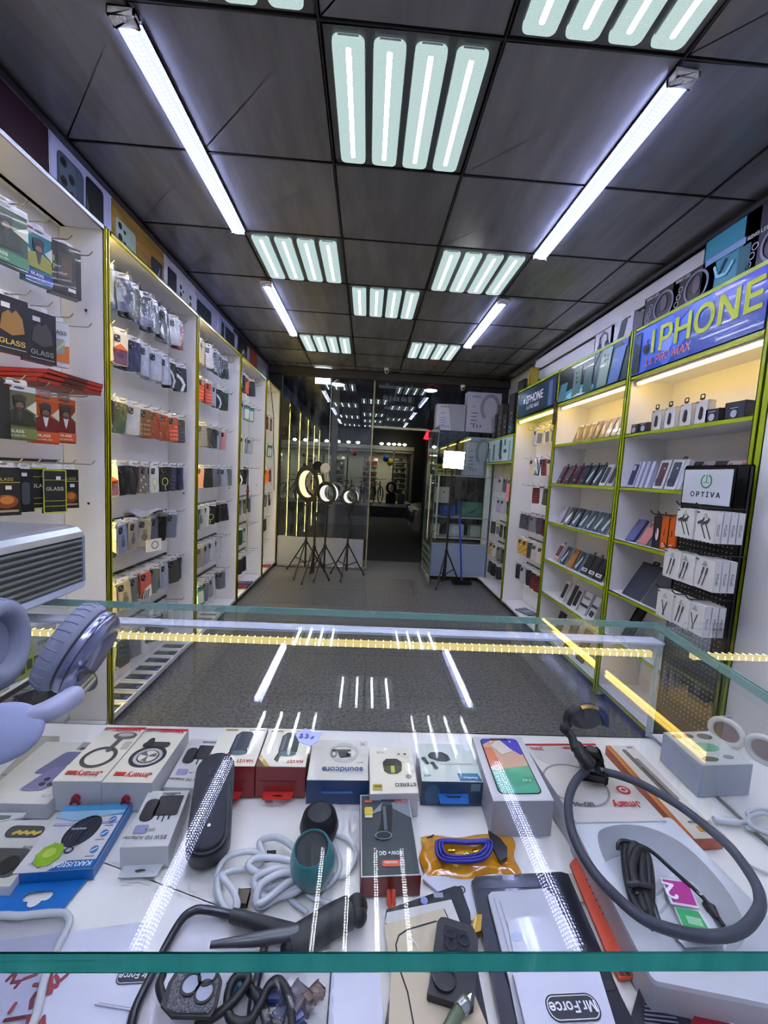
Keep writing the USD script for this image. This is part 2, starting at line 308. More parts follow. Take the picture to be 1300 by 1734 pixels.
poster(1.92, 2.34, S(190, 190, 225), [(rrect(.17, .30, .03, 4, .125, .13).intersection(sbox(0, 0, 1, .29)), S(70, 84, 96)), (rrect(.10, .16, .03, 4, .105, .19), S(88, 100, 112)), *lens(.08, .245, .021), *lens(.08, .165, .021), *lens(.128, .2, .021), *lens(.128, .14, .01), (rrect(.13, .30, .02, 3, .285, .14).intersection(sbox(0, 0, 1, .29)), (.01, .012, .016)), (ngon((.225, 0), (.225, .2), (.25, .1), (.30, 0)), S(90, 105, 110))])
poster(2.34, 2.90, NOISY('wood_print', S(120, 88, 32), S(160, 122, 48), 6.0, rough=.4, stretch=(1, .6, 8)), [(rrect(.19, .27, .015, 3, .13, .11).intersection(sbox(0, 0, 1, .29)), S(165, 185, 170)), *lens(.075, .215, .018), *lens(.075, .155, .018), *lens(.075, .09, .018), *lens(.115, .20, .01), *lens(.115, .14, .01), (rrect(.13, .25, .01, 2, .46, .1).intersection(sbox(0, 0, 1, .29)), S(40, 44, 60)), (ngon((.42, .02), (.5, .2), (.46, .02)), S(170, 180, 200))])
poster(2.90, 3.40, S(190, 190, 205), [(rrect(.13, .25, .015, 3, .11, .14), S(28, 36, 52)), (rrect(.13, .26, .015, 3, .27, .13), S(196, 198, 210)), *lens(.24, .21, .017), *lens(.24, .16, .017), *lens(.24, .11, .017), *lens(.275, .19, .01), (rrect(.14, .26, .015, 3, .43, .13).intersection(sbox(0, 0, 1, .29)), S(200, 200, 215)), *lens(.395, .2, .017), *lens(.395, .15, .017), *lens(.395, .1, .017)])
poster(3.40, 3.92, S(168, 172, 200), [(rrect(.30, .30, .02, 3, .17, .10).intersection(sbox(0, 0, 1, .29)), S(24, 34, 44)), (ngon((.05, .0), (.2, .24), (.12, .0)), S(50, 68, 80)), (ngon((.34, 0), (.5, .29), (.5, 0)), S(192, 196, 222))])
poster(3.92, 4.30, S(150, 156, 190), [(rrect(.07, .24, .01, 2, .08, .15), S(22, 26, 40)), (rrect(.26, .27, .012, 2, .28, .13), S(18, 30, 36)), (rrect(.05, .24, .01, 2, .46, .14), S(182, 182, 215))])
poster(4.30, 4.77, S(20, 24, 34), [(sbox(0, 0, .14, .29), S(150, 150, 185)), (rrect(.05, .14, .01, 2, .1, .12), S(50, 40, 110)), (ell(.12, .18, 18, .34, .12), S(170, 175, 185)), (ell(.08, .13, 18, .35, .11), S(24, 30, 44))])
poster(4.77, 5.18, S(150, 62, 40), [(sbox(0, 0, .09, .29), S(150, 150, 180)), (sbox(.15, .02, .2, .12), S(220, 210, 210)), (sbox(.26, .02, .3, .1), S(220, 210, 210)), (sbox(.35, .02, .385, .09), S(220, 210, 210))])
poster(5.18, 5.77, S(150, 156, 170), [(ngon((.1, .05), (.4, .25), (.6, .05)), S(185, 215, 225)), (ngon((.3, .05), (.6, .22), (.7, .02)), S(110, 130, 140))])
# ---- right shelving
RX, RB = 1.58, 1.86
SHELF_Z = [1.725, 1.40, 1.07, .74, .45, .10]
def shelf_unit(y0, y1, lab):
    t = thing('shelf_unit', lab, 'shelf unit', group='right shelf units')
    for yy in (y0, y1-.018): MB().box((RX+.012, yy, .03), (RB, yy+.018, 2.36)).build('side_panel', WHITE, t)
    MB().box((RB, y0, .03), (RB+.012, y1, 2.36)).build('back_panel', WHITE, t)
    MB().box((RX+.012, y0+.018, 2.335), (RB, y1-.018, 2.355)).build('top_panel', WHITE, t)
    MB().box((RX+.012, y0+.018, 2.05), (RB, y1-.018, 2.065)).build('light_shelf', WHITE, t)
    for z in (*SHELF_Z, ): MB().box((RX+.012, y0+.018, z-.02), (RB, y1-.018, z)).build('shelf', WHITE, t); MB().box((RX, y0+.018, z-.022), (RX+.012, y1-.018, z+.002), .003).build('shelf_trim', LIME, t)
    for yy in (y0, y1-.018): MB().box((RX, yy-.002, .03), (RX+.012, yy+.02, 2.36), .003).build('edge_trim', LIME, t)
    for z in (2.05, 2.335): MB().box((RX, y0+.018, z-.002), (RX+.012, y1-.018, z+.022), .003).build('sign_trim', LIME, t)
    MB().box((RX+.06, y0+.02, 0), (RB, y1-.02, .03)).build('plinth', DARK, t)
    return t
RY = [.70, 1.615, 2.50, 3.45, 4.40, 5.40]
def shelf_tube(y0, y1, lab):
    t = thing('shelf_light', lab, 'tube lamp', (1.605, 0, 2.035), group='shelf tube lamps')
    MB().box((-.004, y0, 0), (.026, y1, .013), .002).build('housing', P((.7, .7, .72), .4), t)
    MB().tube([(.011, y0+.02, -.006), (.011, y1-.02, -.006)], .010, 10).build('tube', EM((1.0, .66, .12), SHELF_TUBE), t)
    for yy in (y0, y1-.02): MB().box((.0, yy, -.016), (.022, yy+.02, 0), .003).build('end_cap', P((.75, .75, .76), .4), t)
for k, (lab, tl) in enumerate((('white shelf unit with lime edges behind the black cable rack', 'warm tube lamp under the blue sign'), ('white shelf unit with lime edges under the green phone picture', 'warm tube lamp under the green phone picture'))):
    shelf_unit(RY[k+1]+.003, RY[k+2]-.003, lab); shelf_tube(RY[k+1]+.03, RY[k+2]-.03, tl)
t = thing('shelf_unit', 'white panelled unit with a lime front edge at the right edge of the picture', 'shelf unit', group='right shelf units')
MB().box((RX+.012, RY[0], .03), (RB, RY[1]-.004, 2.75)).build('carcass', WHITE, t); MB().box((RX, RY[1]-.034, .03), (RX+.012, RY[1]-.004, 2.36), .003).build('edge_trim', LIME, t)
MB().box((RX, RY[0], .03), (RX+.012, RY[1]-.036, 2.75), .002).build('front_panel', WHITE, t)
def peg_unit(y0, y1, ztop, lab, zs, sign):
    t = thing('wall_display_unit', lab, 'display unit', group='right hook units')
    for yy in (y0, y1-.018): MB().box((RX+.012, yy, .03), (RB-.03, yy+.018, ztop)).build('side_panel', WHITE, t); MB().box((RX, yy, .03), (RX+.012, yy+.018, ztop), .003).build('edge_trim', LIME, t)
    MB().box((RB-.03, y0, .03), (RB-.018, y1, ztop)).build('back_panel', WHITE, t)
    MB().box((RX+.0, y0+.018, ztop-.02), (RB-.03, y1-.018, ztop), .002).build('top_panel', LIME, t)
    MB().box((RX+.0, y0+.018, ztop-sign-.02), (RB-.03, y1-.018, ztop-sign), .002).build('sign_shelf', LIME, t)
    MB().box((RX, y0+.018, .05), (RB-.03, y1-.018, .07), .002).build('base_shelf', WHITE, t); MB().box((RX+.05, y0+.01, 0), (RB-.03, y1-.01, .05)).build('plinth', DARK, t)
    for z in zs: MB().box((RB-.042, y0+.05, z-.008), (RB-.03, y1-.05, z+.008), .002).build('hook_rail', DARK, t)
    return t
PEGZ = [1.93, 1.63, 1.35, 1.06, .79, .51]; PEGZD = [1.42, 1.16, .86, .58, .33]
PEGC = peg_unit(RY[3], RY[4], 2.36, 'white hook unit with lime edges under the dark phone sign', PEGZ, .305)
PEGD = peg_unit(RY[4]+.003, RY[5], 1.92, 'low white hook unit with a pale phone poster on top, by the store front', PEGZD, .30)
shelf_tube(RY[3]+.03, RY[4]-.03, 'warm tube lamp under the dark phone sign')
# ---- slatted wall boards above the right units
sw = thing('wall_trim', 'white slatted boards between the right units and the ceiling', 'slat wall', kind='structure')
for k in range(3):
    z0 = 2.365+k*.142
    MB().box((1.842, .9, z0), (1.872, 4.66, z0+.122), .003).build('slat_board', WHITE, sw)
MB().box((1.872, .9, 2.36), (1.89, 4.66, 2.8)).build('groove_backing', P((.03, .03, .035), .6), sw)
# ---- store front
SY = 5.8
sf = thing('wall_front', 'glass store front with a beige door frame, night street beyond', 'store front', kind='structure')
SGLASS = CLEAR('store_glass', (.80, .86, .90), f0=.05, haze=.05)
AL = P(S(168, 165, 130), .4, metal=.2)
def pane(x0, x1, z0, z1, y=SY, m=None): MB().box((x0, y, z0), (x1, y+.01, z1)).build('glass_pane', m or SGLASS, sf)
pane(-1.24, -.56, .44, 2.69); pane(-.553, .03, .44, 2.69); pane(.056, .83, 2.07, 2.69); pane(.838, 1.58, .05, 2.69)
MB().box((-1.24, SY-.02, .03), (-.0, SY, .44), .003).build('kick_panel', P(S(165, 170, 182), .35), sf)
MB().box((-1.24, SY-.03, 0), (0.03, SY+.02, .03), .003).build('bottom_rail', CHROME, sf)
MB().box((.03, SY-.02, 0), (.056, SY+.03, 2.69), .003).box((.056, SY-.02, 2.035), (.83, SY+.03, 2.07), .003).build('door_frame', AL, sf)
MB().box((-.56, SY-.002, .44), (-.553, SY+.012, 2.69)).build('glass_joint', P((.5, .6, .62), .2), sf)
MB().box((-1.62, SY-.06, 2.69), (1.95, SY+.06, 2.80), .004).build('lintel', P((.035, .032, .03), .5), sf)
MB().box((1.58, SY, 0), (1.95, SY+.06, 2.7)).box((-1.62, SY, 0), (-1.24, SY+.06, 2.7)).build('dark_infill', P((.02, .018, .018), .6), sf)
# ================================================================ STORE FRONT THINGS
def tripod(t, x, y, hub, feet, ztop, col=BLACK):
    """stand with a pole, sliding collar, three legs and three braces; feet are given relative to the pole foot"""
    MB().cyl((0, 0, .10), (0, 0, hub+.45), .013, 10).build('lower_pole', col, t, 40); MB().cyl((0, 0, hub+.40), (0, 0, ztop), .009, 10).build('upper_pole', col, t, 40)
    MB().cyl((0, 0, hub-.03), (0, 0, hub+.03), .022, 10).build('hub', col, t, 40); MB().cyl((0, 0, .15), (0, 0, .19), .019, 10).build('slider', col, t, 40)
    MB().cyl((0, 0, hub+.40), (0, 0, hub+.46), .018, 10).build('clamp', col, t, 40)
    for fx, fy in feet:
        l = MB(); l.cyl((fx*.06, fy*.06, hub), (fx, fy, .012), .009, 8); leg = l.build('leg', col, t, 40)
        MB().cyl((0, 0, .17), (fx*.55, fy*.55, hub*.46), .006, 6).build('brace', col, t, 40)
        MB().cyl((fx*.97, fy*.97, .03), (fx*1.02, fy*1.02, 0.0), .012, 8).build('rubber_foot', RUB, leg)
def ring_light(name, lab, x, y, zc, R, tilt, turn, feet, hub, glow, wide):
    t = thing(name, lab, 'ring light', (x, y, 0), group=None); tripod(t, x, y, hub, feet, zc-R-.03)
    ca, sa = math.cos(turn), math.sin(turn)
    Tm = frame((0, 0, zc), (ca, sa, 0), (sa*math.sin(tilt), -ca*math.sin(tilt), math.cos(tilt)))
    n = 40; a = [2*math.pi*k/n for k in range(n)]
    MB().tube([((R-wide)*math.cos(v), (R-wide)*math.sin(v), .016) for v in a], wide, 10, Tm, closed=True, flat=.35).build('ring_housing', BLACK, t, 50)
    ring = Point(0, 0).buffer(R-wide*1.55, 24).difference(Point(0, 0).buffer(R-wide*2.15, 24))
    MB().poly(ring, -.085, -.002, Tm).build('ring_diffuser', glow, t)
    m = MB(); m.cyl((0, 0, zc-R-.06), (0, 0, zc-R+.01), .016, 10); m.box((-.05, -.02, zc-R-.045), (.05, .02, zc-R-.02), .005); m.build('swivel', BLACK, t, 40)
    MB().box((-.016, -.03, zc-.05-R), (.016, .018, zc-.01-R), .004).build('control_box', DARK, t)
    return t
warmglow, whiteglow = EM((1.0, .72, .38), 1.0), EM((.95, .93, .92), .6)
def rel(x, y, pts): return [(a-x, b-y) for a, b in pts]
t = ring_light('ring_light', 'large ring light with a warm lit inner rim, leftmost stand at the store front', -.77, 5.36, 1.215, .245, .05, -.75, rel(-.77, 5.36, [(-1.05, 5.62), (-.86, 5.05), (-.52, 5.52)]), .44, warmglow, .034)
for dx, zz, c in ((.12, .245, BLACK), (.22, .225, CREAM)):
    MB().lathe([(0, 0), (.055, .004), (.066, .012), (.066, .02), (0, .022)], 22, frame((dx, -.08, 1.215+zz), (.9, .4, .1), (.1, -.3, .95))).build('phone_holder', c, t, 40)
MB().tube([(.09, -.05, 1.30), (.11, -.06, 1.38), (.12, -.07, 1.43)], .008, 6).build('gooseneck', BLACK, t)
t = ring_light('ring_light', 'medium ring light on a black tripod, middle of the three', -.50, 5.2, 1.115, .152, .05, -.5, rel(-.50, 5.2, [(-.60, 4.98), (-.27, 5.33), (-.70, 5.46)]), .42, whiteglow, .024)
t = ring_light('ring_light', 'smallest ring light on a black tripod, rightmost of the three', -.21, 5.25, 1.08, .118, .05, -.35, rel(-.21, 5.25, [(-.27, 5.03), (.02, 5.43), (-.43, 5.47)]), .44, whiteglow, .019)
t = thing('phone_stand', 'thin black phone tripod in front of the large ring light', 'tripod', (-.62, 5.05, 0)); tripod(t, 0, 0, .42, rel(-.62, 5.05, [(-.73, 4.85), (-.42, 5.08), (-.70, 5.4)]), 1.38)
MB().box((-.045, -.012, 1.36), (.045, .012, 1.41), .005).box((-.05, -.03, 1.34), (.05, .0, 1.36), .004).build('phone_clamp', BLACK, t)
t = thing('video_light', 'square white LED video light shining on a tripod', 'video light', (1.05, 5.0, 0)); tripod(t, 0, 0, .46, rel(1.05, 5.0, [(.92, 4.86), (1.30, 5.25), (1.08, 5.3)]), 1.52)
Tm = frame((.005, -.03, 1.62), (1, -.22, -.03), (.08, .05, 1)); MB().box((-.135, -.115, -.03), (.135, .115, 0), .006, Tm).build('lamp_body', DARK, t)
MB().box((-.128, -.108, 0), (.128, .108, .004), .002, Tm).build('lit_panel', EM((.93, .97, 1.0), 3.2), t)
t = thing('mop', 'blue handled floor mop beside the video light', 'mop', (1.32, 5.22, 0))
MB().tube([(-.10, .02, 1.10), (-.04, 0, .5), (0, -.02, .05)], .011, 8).build('handle', P(S(40, 70, 190), .35), t, 40); MB().box((-.12, -.07, .012), (.13, .03, .05), .008).build('mop_head', BLACK, t); MB().box((-.115, -.065, 0), (.125, .025, .012), .003).build('pad', P(S(40, 60, 80), .8), t)
# glass door leaf, folded inwards
DGL = CLEAR('door_glass', (.93, .97, .96), f0=.05)
t = thing('door_1', 'open glass door leaf with long steel handles, swung into the shop', 'door', (.845, 0, 0), kind='structure')
MB().box((-.005, 4.95, .05), (.005, 5.72, 2.02)).build('glass_leaf', DGL, t)
for y0 in (4.95, 5.705): MB().box((-.0055, y0, .05), (.0055, y0+.012, 2.02)).build('glass_edge', P(S(110, 150, 140), .2), t)
MB().box((-.012, 4.95, .05), (.012, 5.72, .13), .003).box((-.012, 4.95, 1.94), (.012, 5.72, 2.02), .003).build('clamp_rail', CHROME, t)
for s in (-1, 1):
    h = MB(); h.cyl((s*.05, 5.02, .62), (s*.05, 5.02, 1.42), .013, 12)
    for z in (.72, 1.32): h.cyl((0, 5.02, z), (s*.05, 5.02, z), .008, 8)
    h.build('pull_handle', CHROME, t, 40)
d = MB()
for k in range(11):
    for j in range(4): d.poly(ngon((0, .0), (.045, .012), (.05, .075), (.008, .06)), 0, .0008, frame((-.0065, 5.66-k*.062, .16+j*.095), (0, -1, 0), (0, 0, 1)))
d.build('frosted_pattern', P(S(120, 128, 112), .6), t)
# glass display case against the store front
t = thing('display_case', 'tall glass display case beside the open door', 'display case', (1.27, 5.5, 0))
w, dd = .40, .16
for z in (.06, .50, .58, .86, 1.42, 2.0): MB().box((-w, -dd, z), (w, dd, z+.018), .002).build('shelf', P(S(190, 195, 195), .3) if z < 1.9 else DGL, t)
MB().box((-w, -dd, .078), (w, -dd+.01, .50)).build('lower_panel', P(S(150, 165, 195), .35), t)
for sx in (-1, 1):
    for sy in (-1, 1): MB().box((sx*w-.010, sy*dd-.010, 0), (sx*w+.010, sy*dd+.010, 2.02), .003).build('post', P(S(120, 130, 125), .3, metal=.6), t)
MB().box((-w+.01, -dd-.002, .6), (w-.01, -dd+.002, 2.0)).build('glass_front', DGL, t)
bxs = [('blue_box', (-.24, .88, .20, .14), S(30, 60, 150), 'small blue carton low in the glass display case'), ('green_box', (.05, .88, .28, .20), S(70, 120, 105), 'green carton with a dark swoosh in the glass display case'), ('white_box', (-.36, .60, .12, .16), S(190, 190, 192), 'narrow white carton on the lowest glass case shelf'), ('white_box', (-.12, .60, .22, .17), S(176, 182, 200), 'white carton with a pale oval on the lowest glass case shelf'), ('white_box', (.18, .60, .2, .16), S(185, 186, 184), 'wide white carton right end of the lowest glass case shelf'), ('yellow_box', (-.34, 1.44, .12, .14), S(190, 160, 30), 'yellow carton by the left post of the glass case'), ('yellow_box', (-.20, 1.44, .13, .12), S(180, 150, 40), 'squat yellow carton behind the video light stand'), ('white_box', (-.34, 1.05, .20, .22), S(180, 180, 176), 'white carton with a dark dot, middle of the glass case')]
for nm, (x, z, w_, h_), c, lb in bxs:
    q = thing(nm, lb, 'box', (1.27+x, 5.46, z)); MB().box((0, 0, 0), (w_, .14, h_), .003).build('carton', P(c, .45), q)
    if 'swoosh' in lb: MB().poly(ngon((.06, .04), (.18, .10), (.25, .16), (.16, .06)), 0, .0006, frame((0, -.0006, 0), (1, 0, 0), (0, 0, 1))).build('print', BLACK, q)
    if 'oval' in lb: MB().poly(ell(.14, .12, 20, .11, .09), 0, .0006, frame((0, -.0006, 0), (1, 0, 0), (0, 0, 1))).build('print', P(S(200, 205, 225)), q)
    if 'dot' in lb: MB().poly(ell(.02, .02, 12, .13, .15), 0, .0006, frame((0, -.0006, 0), (1, 0, 0), (0, 0, 1))).build('print', BLACK, q)
    if 'yellow' in nm: MB().box((.02, -.0006, .03), (w_-.02, 0, .05)).box((.02, -.0006, .08), (w_-.03, 0, .1)).build('print', BLACK, q)
def ring_carton(lab, x0, x1, z0, z1, y=5.42, kind=0):
    q = thing('ring_light_carton', lab, 'carton', ((x0+x1)/2, y, z0)); w_, h_ = x1-x0, z1-z0
    MB().box((-w_/2, 0, 0), (w_/2, .16, h_), .004).build('carton', P(S(176, 176, 190), .5), q)
    F = frame((-w_/2, -.0006, 0), (1, 0, 0), (0, 0, 1)); m = MB(); G_ = P(S(110, 110, 125))
    if kind == 0:
        a = LineString([(w_*(.68+.24*math.cos(v)), h_*(.62+.30*math.sin(v))) for v in np.linspace(-1.1, 4.0, 30)]).buffer(.022).union(LineString([(w_*.8, h_*.34), (w_*.84, .02)]).buffer(.03))
        MB().poly(a.intersection(sbox(0, 0, w_, h_)), 0, .0006, F).build('ring_print', P(S(135, 135, 150)), q)
    else:
        MB().poly(ngon((w_*.4, h_), (w_*.55, 0), (w_, 0), (w_, h_)), 0, .0006, F).build('shape_print', P(S(140, 142, 152)), q)
    m.text('Jmary', .03, F @ frame((w_*.13, h_*.86, .0006))); m.text('LED', .02, F @ frame((w_*.15, h_*.62, .0006)))
    for k in range(4): m.poly(sbox(w_*.13, h_*(.2+.09*k), w_*(.3+.03*(k % 2)), h_*(.215+.09*k)), 0, .0006, F)
    for k in range(3): m.poly(sbox(w_*(.22+.1*k), h_*.12, w_*(.245+.1*k), h_*.19), 0, .0006, F)
    m.build('lettering', P(S(50, 50, 60)), q)
ring_carton('pale carton with a grey slanted print, on top of the glass case', .87, 1.265, 2.02, 2.37, kind=1)
ring_carton('large pale ring light carton standing highest, right of the slanted-print carton', 1.275, 1.74, 2.02, 2.55)
ring_carton('pale ring light carton inside the case, right of the video light', 1.30, 1.655, 1.44, 1.96)
# clutter stacked above the low right unit
for k, (y0, z0, h_, c, lb) in enumerate(((5.32, 1.925, .34, (.03, .03, .035), 'tall black carton above the low right unit, farthest'), (5.12, 1.925, .44, (.05, .045, .04), 'black carton above the low right unit, second from the front glass'), (4.93, 1.925, .30, (.02, .02, .022), 'short black carton above the low right unit, third along'), (4.72, 1.925, .50, (.035, .03, .03), 'tallest black carton above the low right unit'), (4.47, 1.925, .60, (.02, .022, .025), 'black carton against the end of the dark phone sign'))):
    q = thing('black_carton', lb, 'carton', (1.60, y0, z0)); MB().box((0.06, 0, 0), (.24, .17, h_), .003).build('carton', P(c, .4), q)
    m = MB()
    for j in range(3+k % 2): m.box((.0594, .03, .05+j*.07), (.06, .07+.02*(j % 2), .075+j*.07))
    m.build('print', P(S(150, 140, 100)), q)
for k, (y0, h_, c, lb) in enumerate(((4.56, .10, S(200, 180, 90), 'yellowish upright box above the dark phone sign, nearest the end'), (4.50, .16, S(170, 150, 50), 'tall yellow box above the dark phone sign'))):
    q = thing('yellow_carton', lb, 'carton', (1.70, y0-.13, 2.362)); MB().box((0, 0, 0), (.08, .05, h_+.1), .003).build('carton', P(c, .4), q); MB().box((-.0006, .01, .05), (0, .04, .09)).build('print', BLACK, q)
q = thing('sticker_roll', 'green round packet on top of the pale phone poster', 'packet', (1.615, 4.60, 1.922)); MB().lathe([(0, 0), (.06, 0), (.06, .02), (.02, .022), (.02, .03), (0, .03)], 20, frame((0, 0, .065), (0, -1, 0), (0, 0, 1))).build('disc', P(S(50, 90, 100), .4), q); MB().poly(ell(.04, .06, 18, 0, 0), 0, .001, frame((-.0225, 0, .065), (0, -1, 0), (0, 0, 1))).build('print', P(S(190, 200, 190)), q)
# security cameras, pendant lamps
for x, y, lb in ((.19, 5.55, 'small dome security camera on the ceiling above the door'), (1.27, 5.72, 'tiny security camera high at the right of the store front')):
    q = thing('security_camera', lb, 'security camera', (x, y, 2.81 if x < 1 else 2.69)); MB().lathe([(0, 0), (.035, 0), (.035, -.02), (.03, -.03), (0, -.032)], 16).build('base', P((.75, .75, .75), .4), q, 40); b = MB().sphere((0, 0, -.045), .028).build('eyeball', P((.75, .75, .77), .3), q, True); MB().cyl((0, -.02, -.05), (0, -.03, -.053), .016, 12).build('lens', BLACK, b, 40)
def make_pend(t):
    MB().cyl((0, 0, .07), (0, 0, .30), .006, 8).build('rod', STEEL, t); MB().lathe([(.02, .09), (.04, .07), (.10, .02), (.105, .012), (.1, .012), (.03, .06)], 24).build('shade', P((.6, .62, .65), .35), t, 40); MB().lathe([(0, -.012), (.05, -.010), (.095, .004), (.1, .012), (0, .02)], 24).build('lit_diffuser', EM((.95, .97, 1.0), 6.0), t, 40)
for x, y, lb in ((-.51, 6.3, 'round white pendant lamp outside the glass, left one'), (.905, 6.3, 'round white pendant lamp outside the glass, right one')): copy_or_make('pend', 'pendant_lamp', lb, 'lamp', (x, y, 2.70), None, 'pendant lamps under the awning', make_pend)
t = thing('flood_light', 'square glaring flood light outside the top left glass', 'flood light', (-.74, 6.3, 2.79)); MB().box((-.13, 0, -.10), (.13, .05, .10), .01).build('body', DARK, t); MB().box((-.115, -.004, -.085), (.115, 0, .085), .002).build('lit_panel', EM((.88, .98, 1.0), 14.0), t); MB().tube([(-.14, .03, 0), (-.14, .03, .21), (.14, .03, .21), (.14, .03, 0)], .006, 6).build('bracket', DARK, t)
tag(obj('awning_1', MB().box((-3, 5.87, 3.0), (3, 7.6, 3.1)).mesh(), P((.04, .04, .045), .7)), 'dark awning over the pavement outside', 'awning', kind='structure')
# vinyl lettering stuck on the outside of the glass, seen from behind
t = thing('glass_lettering', 'pale vinyl lettering on the upper glass, seen from behind', 'lettering', (0, SY+.012, 0)); VN = P(S(120, 125, 122), .6)
def blobs(z, x0, ws, h): 
    x = x0
    for w_ in ws: MB().poly(rrect(w_, h*(.7+.3*((w_*100) % 2)), .012, 3, x+w_/2, z).union(sbox(x+w_*.3, z-.01, x+w_*.42, z+h*.85)), 0, .001, frame((0, 0, 0), (1, 0, 0), (0, 0, 1))).build('letter', VN, t); x += w_+.018
blobs(2.62, .10, (.34, .05, .12), .06); blobs(2.46, .17, (.07, .03, .10, .08, .05), .08); blobs(2.33, .19, (.12, .06, .13), .05)
# ================================================================ THE STREET
tag(obj('ground_1', MB().box((-1.9, 6.38, -.05), (2.3, 6.42, 0)).mesh(), P((.2, .2, .19), .6)), 'stone door sill between shop floor and street', 'sill', kind='structure')
tag(obj('ground_2', MB().box((-9, 6.42, -.12), (9, 14.0, -.06)).mesh(), NOISY('asphalt', (.030, .028, .024), (.055, .052, .045), 30, rough=.85)), 'dark asphalt street outside the door', 'street', kind='structure')
tag(obj('ground_3', MB().box((-9, 14.0, -.10), (9, 20, .28), .02).mesh(), NOISY('kerb_concrete', (.12, .115, .10), (.17, .165, .15), 12, rough=.8)), 'raised pavement in front of the shop across the street', 'pavement', kind='structure')
FY, FZ = 15.6, .28
t = thing('shop_building', 'lit glass-fronted shop across the dark street', 'building', (0, FY, FZ)); DK = P((.02, .019, .018), .7); WARMW = P((.42, .41, .33), .7)
MB().box((-6, 2.6, 0), (3, 2.8, 2.05)).build('rear_wall', WARMW, t); MB().box((-6, 0, 2.05), (3, 2.8, 2.2)).build('soffit', WARMW, t); MB().box((-6, 0, -.01), (3, 2.6, .01)).build('inside_floor', P((.25, .24, .2), .5), t)
MB().box((-6, -.05, 2.2), (4.5, 2.8, 6.5)).box((1.75, -.1, 0), (6, 2.8, 2.2)).box((-6.3, -.1, 0), (-5.9, 2.8, 2.2)).build('dark_facade', DK, t)
for x in (-3.0, -1.72, -.80, .95, 1.70): MB().box((x, -.04, 0), (x+.06, .02, 2.05)).build('window_post', P((.16, .16, .13), .5), t)
MB().box((-6, -.04, 1.95), (1.75, .02, 2.0)).build('window_head', P((.3, .3, .25), .5), t)
for k, x in enumerate((-3.6, -1.4, .6)): rect_light(f'unseen_shop_lamp_{k:03d}', '/World/'+t.GetName(), (x, 1.3, 2.0), 1.0, 1.0, 3.6, (1.0, .97, .78))  # unseen lamps, placed to light the inside of the far shop
for r, x0 in enumerate((-4.6, -2.75, -1.6, -.2, 1.02)):
    q = thing('shop_rack', f'white rack full of goods inside the far shop, {("first","second","third","fourth","fifth")[r]} from the left', 'rack', (x0, FY+1.2, FZ+.01), group='racks in the far shop')
    wd = .62 if r else 1.0
    MB().box((0, .5, 0), (wd, .52, 1.75)).build('rack_back', P((.5, .5, .42), .6), q)
    for z in np.arange(.3, 1.7, .22): MB().box((0, 0, z), (wd, .5, z+.02)).build('rack_shelf', P((.6, .6, .52), .5), q)
    g = [MB(), MB(), MB()]
    for z in np.arange(.32, 1.7, .22):
        x = .02
        while x < wd-.1:
            w_ = random.uniform(.05, .16); g[random.randrange(3)].box((x, .05, z), (x+w_-.015, .3, z+random.uniform(.07, .18)), .006); x += w_
    for m, c in zip(g, (S(200, 200, 180), S(90, 80, 60), S(150, 60, 50) if r % 2 else S(60, 70, 90))): tag(m.build('packed_goods', P(c, .5), q), kind='stuff')
BULB = EM((.95, .98, 1.0), 9.0)
for k, px in enumerate((499, 517, 535, 553, 573, 590, 606, 646, 658, 667, 676, 685)):
    p = at(px, 744+.055*(px-499)*.9, y=FY-.55); yb = k > 9
    q = thing('bulb_lamp', ('bright round bulb lamp, ' + ('leftmost', 'second', 'third', 'fourth', 'fifth', 'sixth', 'seventh', 'eighth', 'ninth', 'tenth', 'eleventh', 'rightmost')[k] + (' from the left' if 0 < k < 11 else '') + ' in the row over the far shop'), 'lamp', tuple(p), group='row of bulb lamps'); MB().sphere((0, 0, 0), .062, 2, (1.15, 1, .8)).build('bulb', EM((1, .9, .45), 8.0) if yb else BULB, q, True); MB().cyl((0, 0, .045), (0, 0, .12), .02, 8).cyl((0, 0, .1), (0, .49, .14), .008, 6).build('arm', DK, q)
for k, (px, py, c, lb) in enumerate(((600, 766, S(170, 20, 35), 'red balloon hanging in front of the far shop'), (653, 776, S(20, 80, 160), 'blue balloon in front of the far shop doorway'), (660, 783, S(215, 190, 30), 'yellow balloon in front of the far shop doorway'))):
    p = at(px, py, y=FY-.3+.08*k); q = thing('balloon', lb, 'balloon', tuple(p)); MB().sphere((0, 0, 0), .125, 2, (1, 1, 1.08)).build('skin', P(c, .25, coat=.4), q, True); MB().cyl((0, 0, -.15), (0, 0, -.125), .02, 8, r2=.006).build('knot', P(c, .3), q); MB().tube([(0, 0, .12), (.02, 0, .4)], .003, 4).build('string', P((.6, .6, .6)), q)
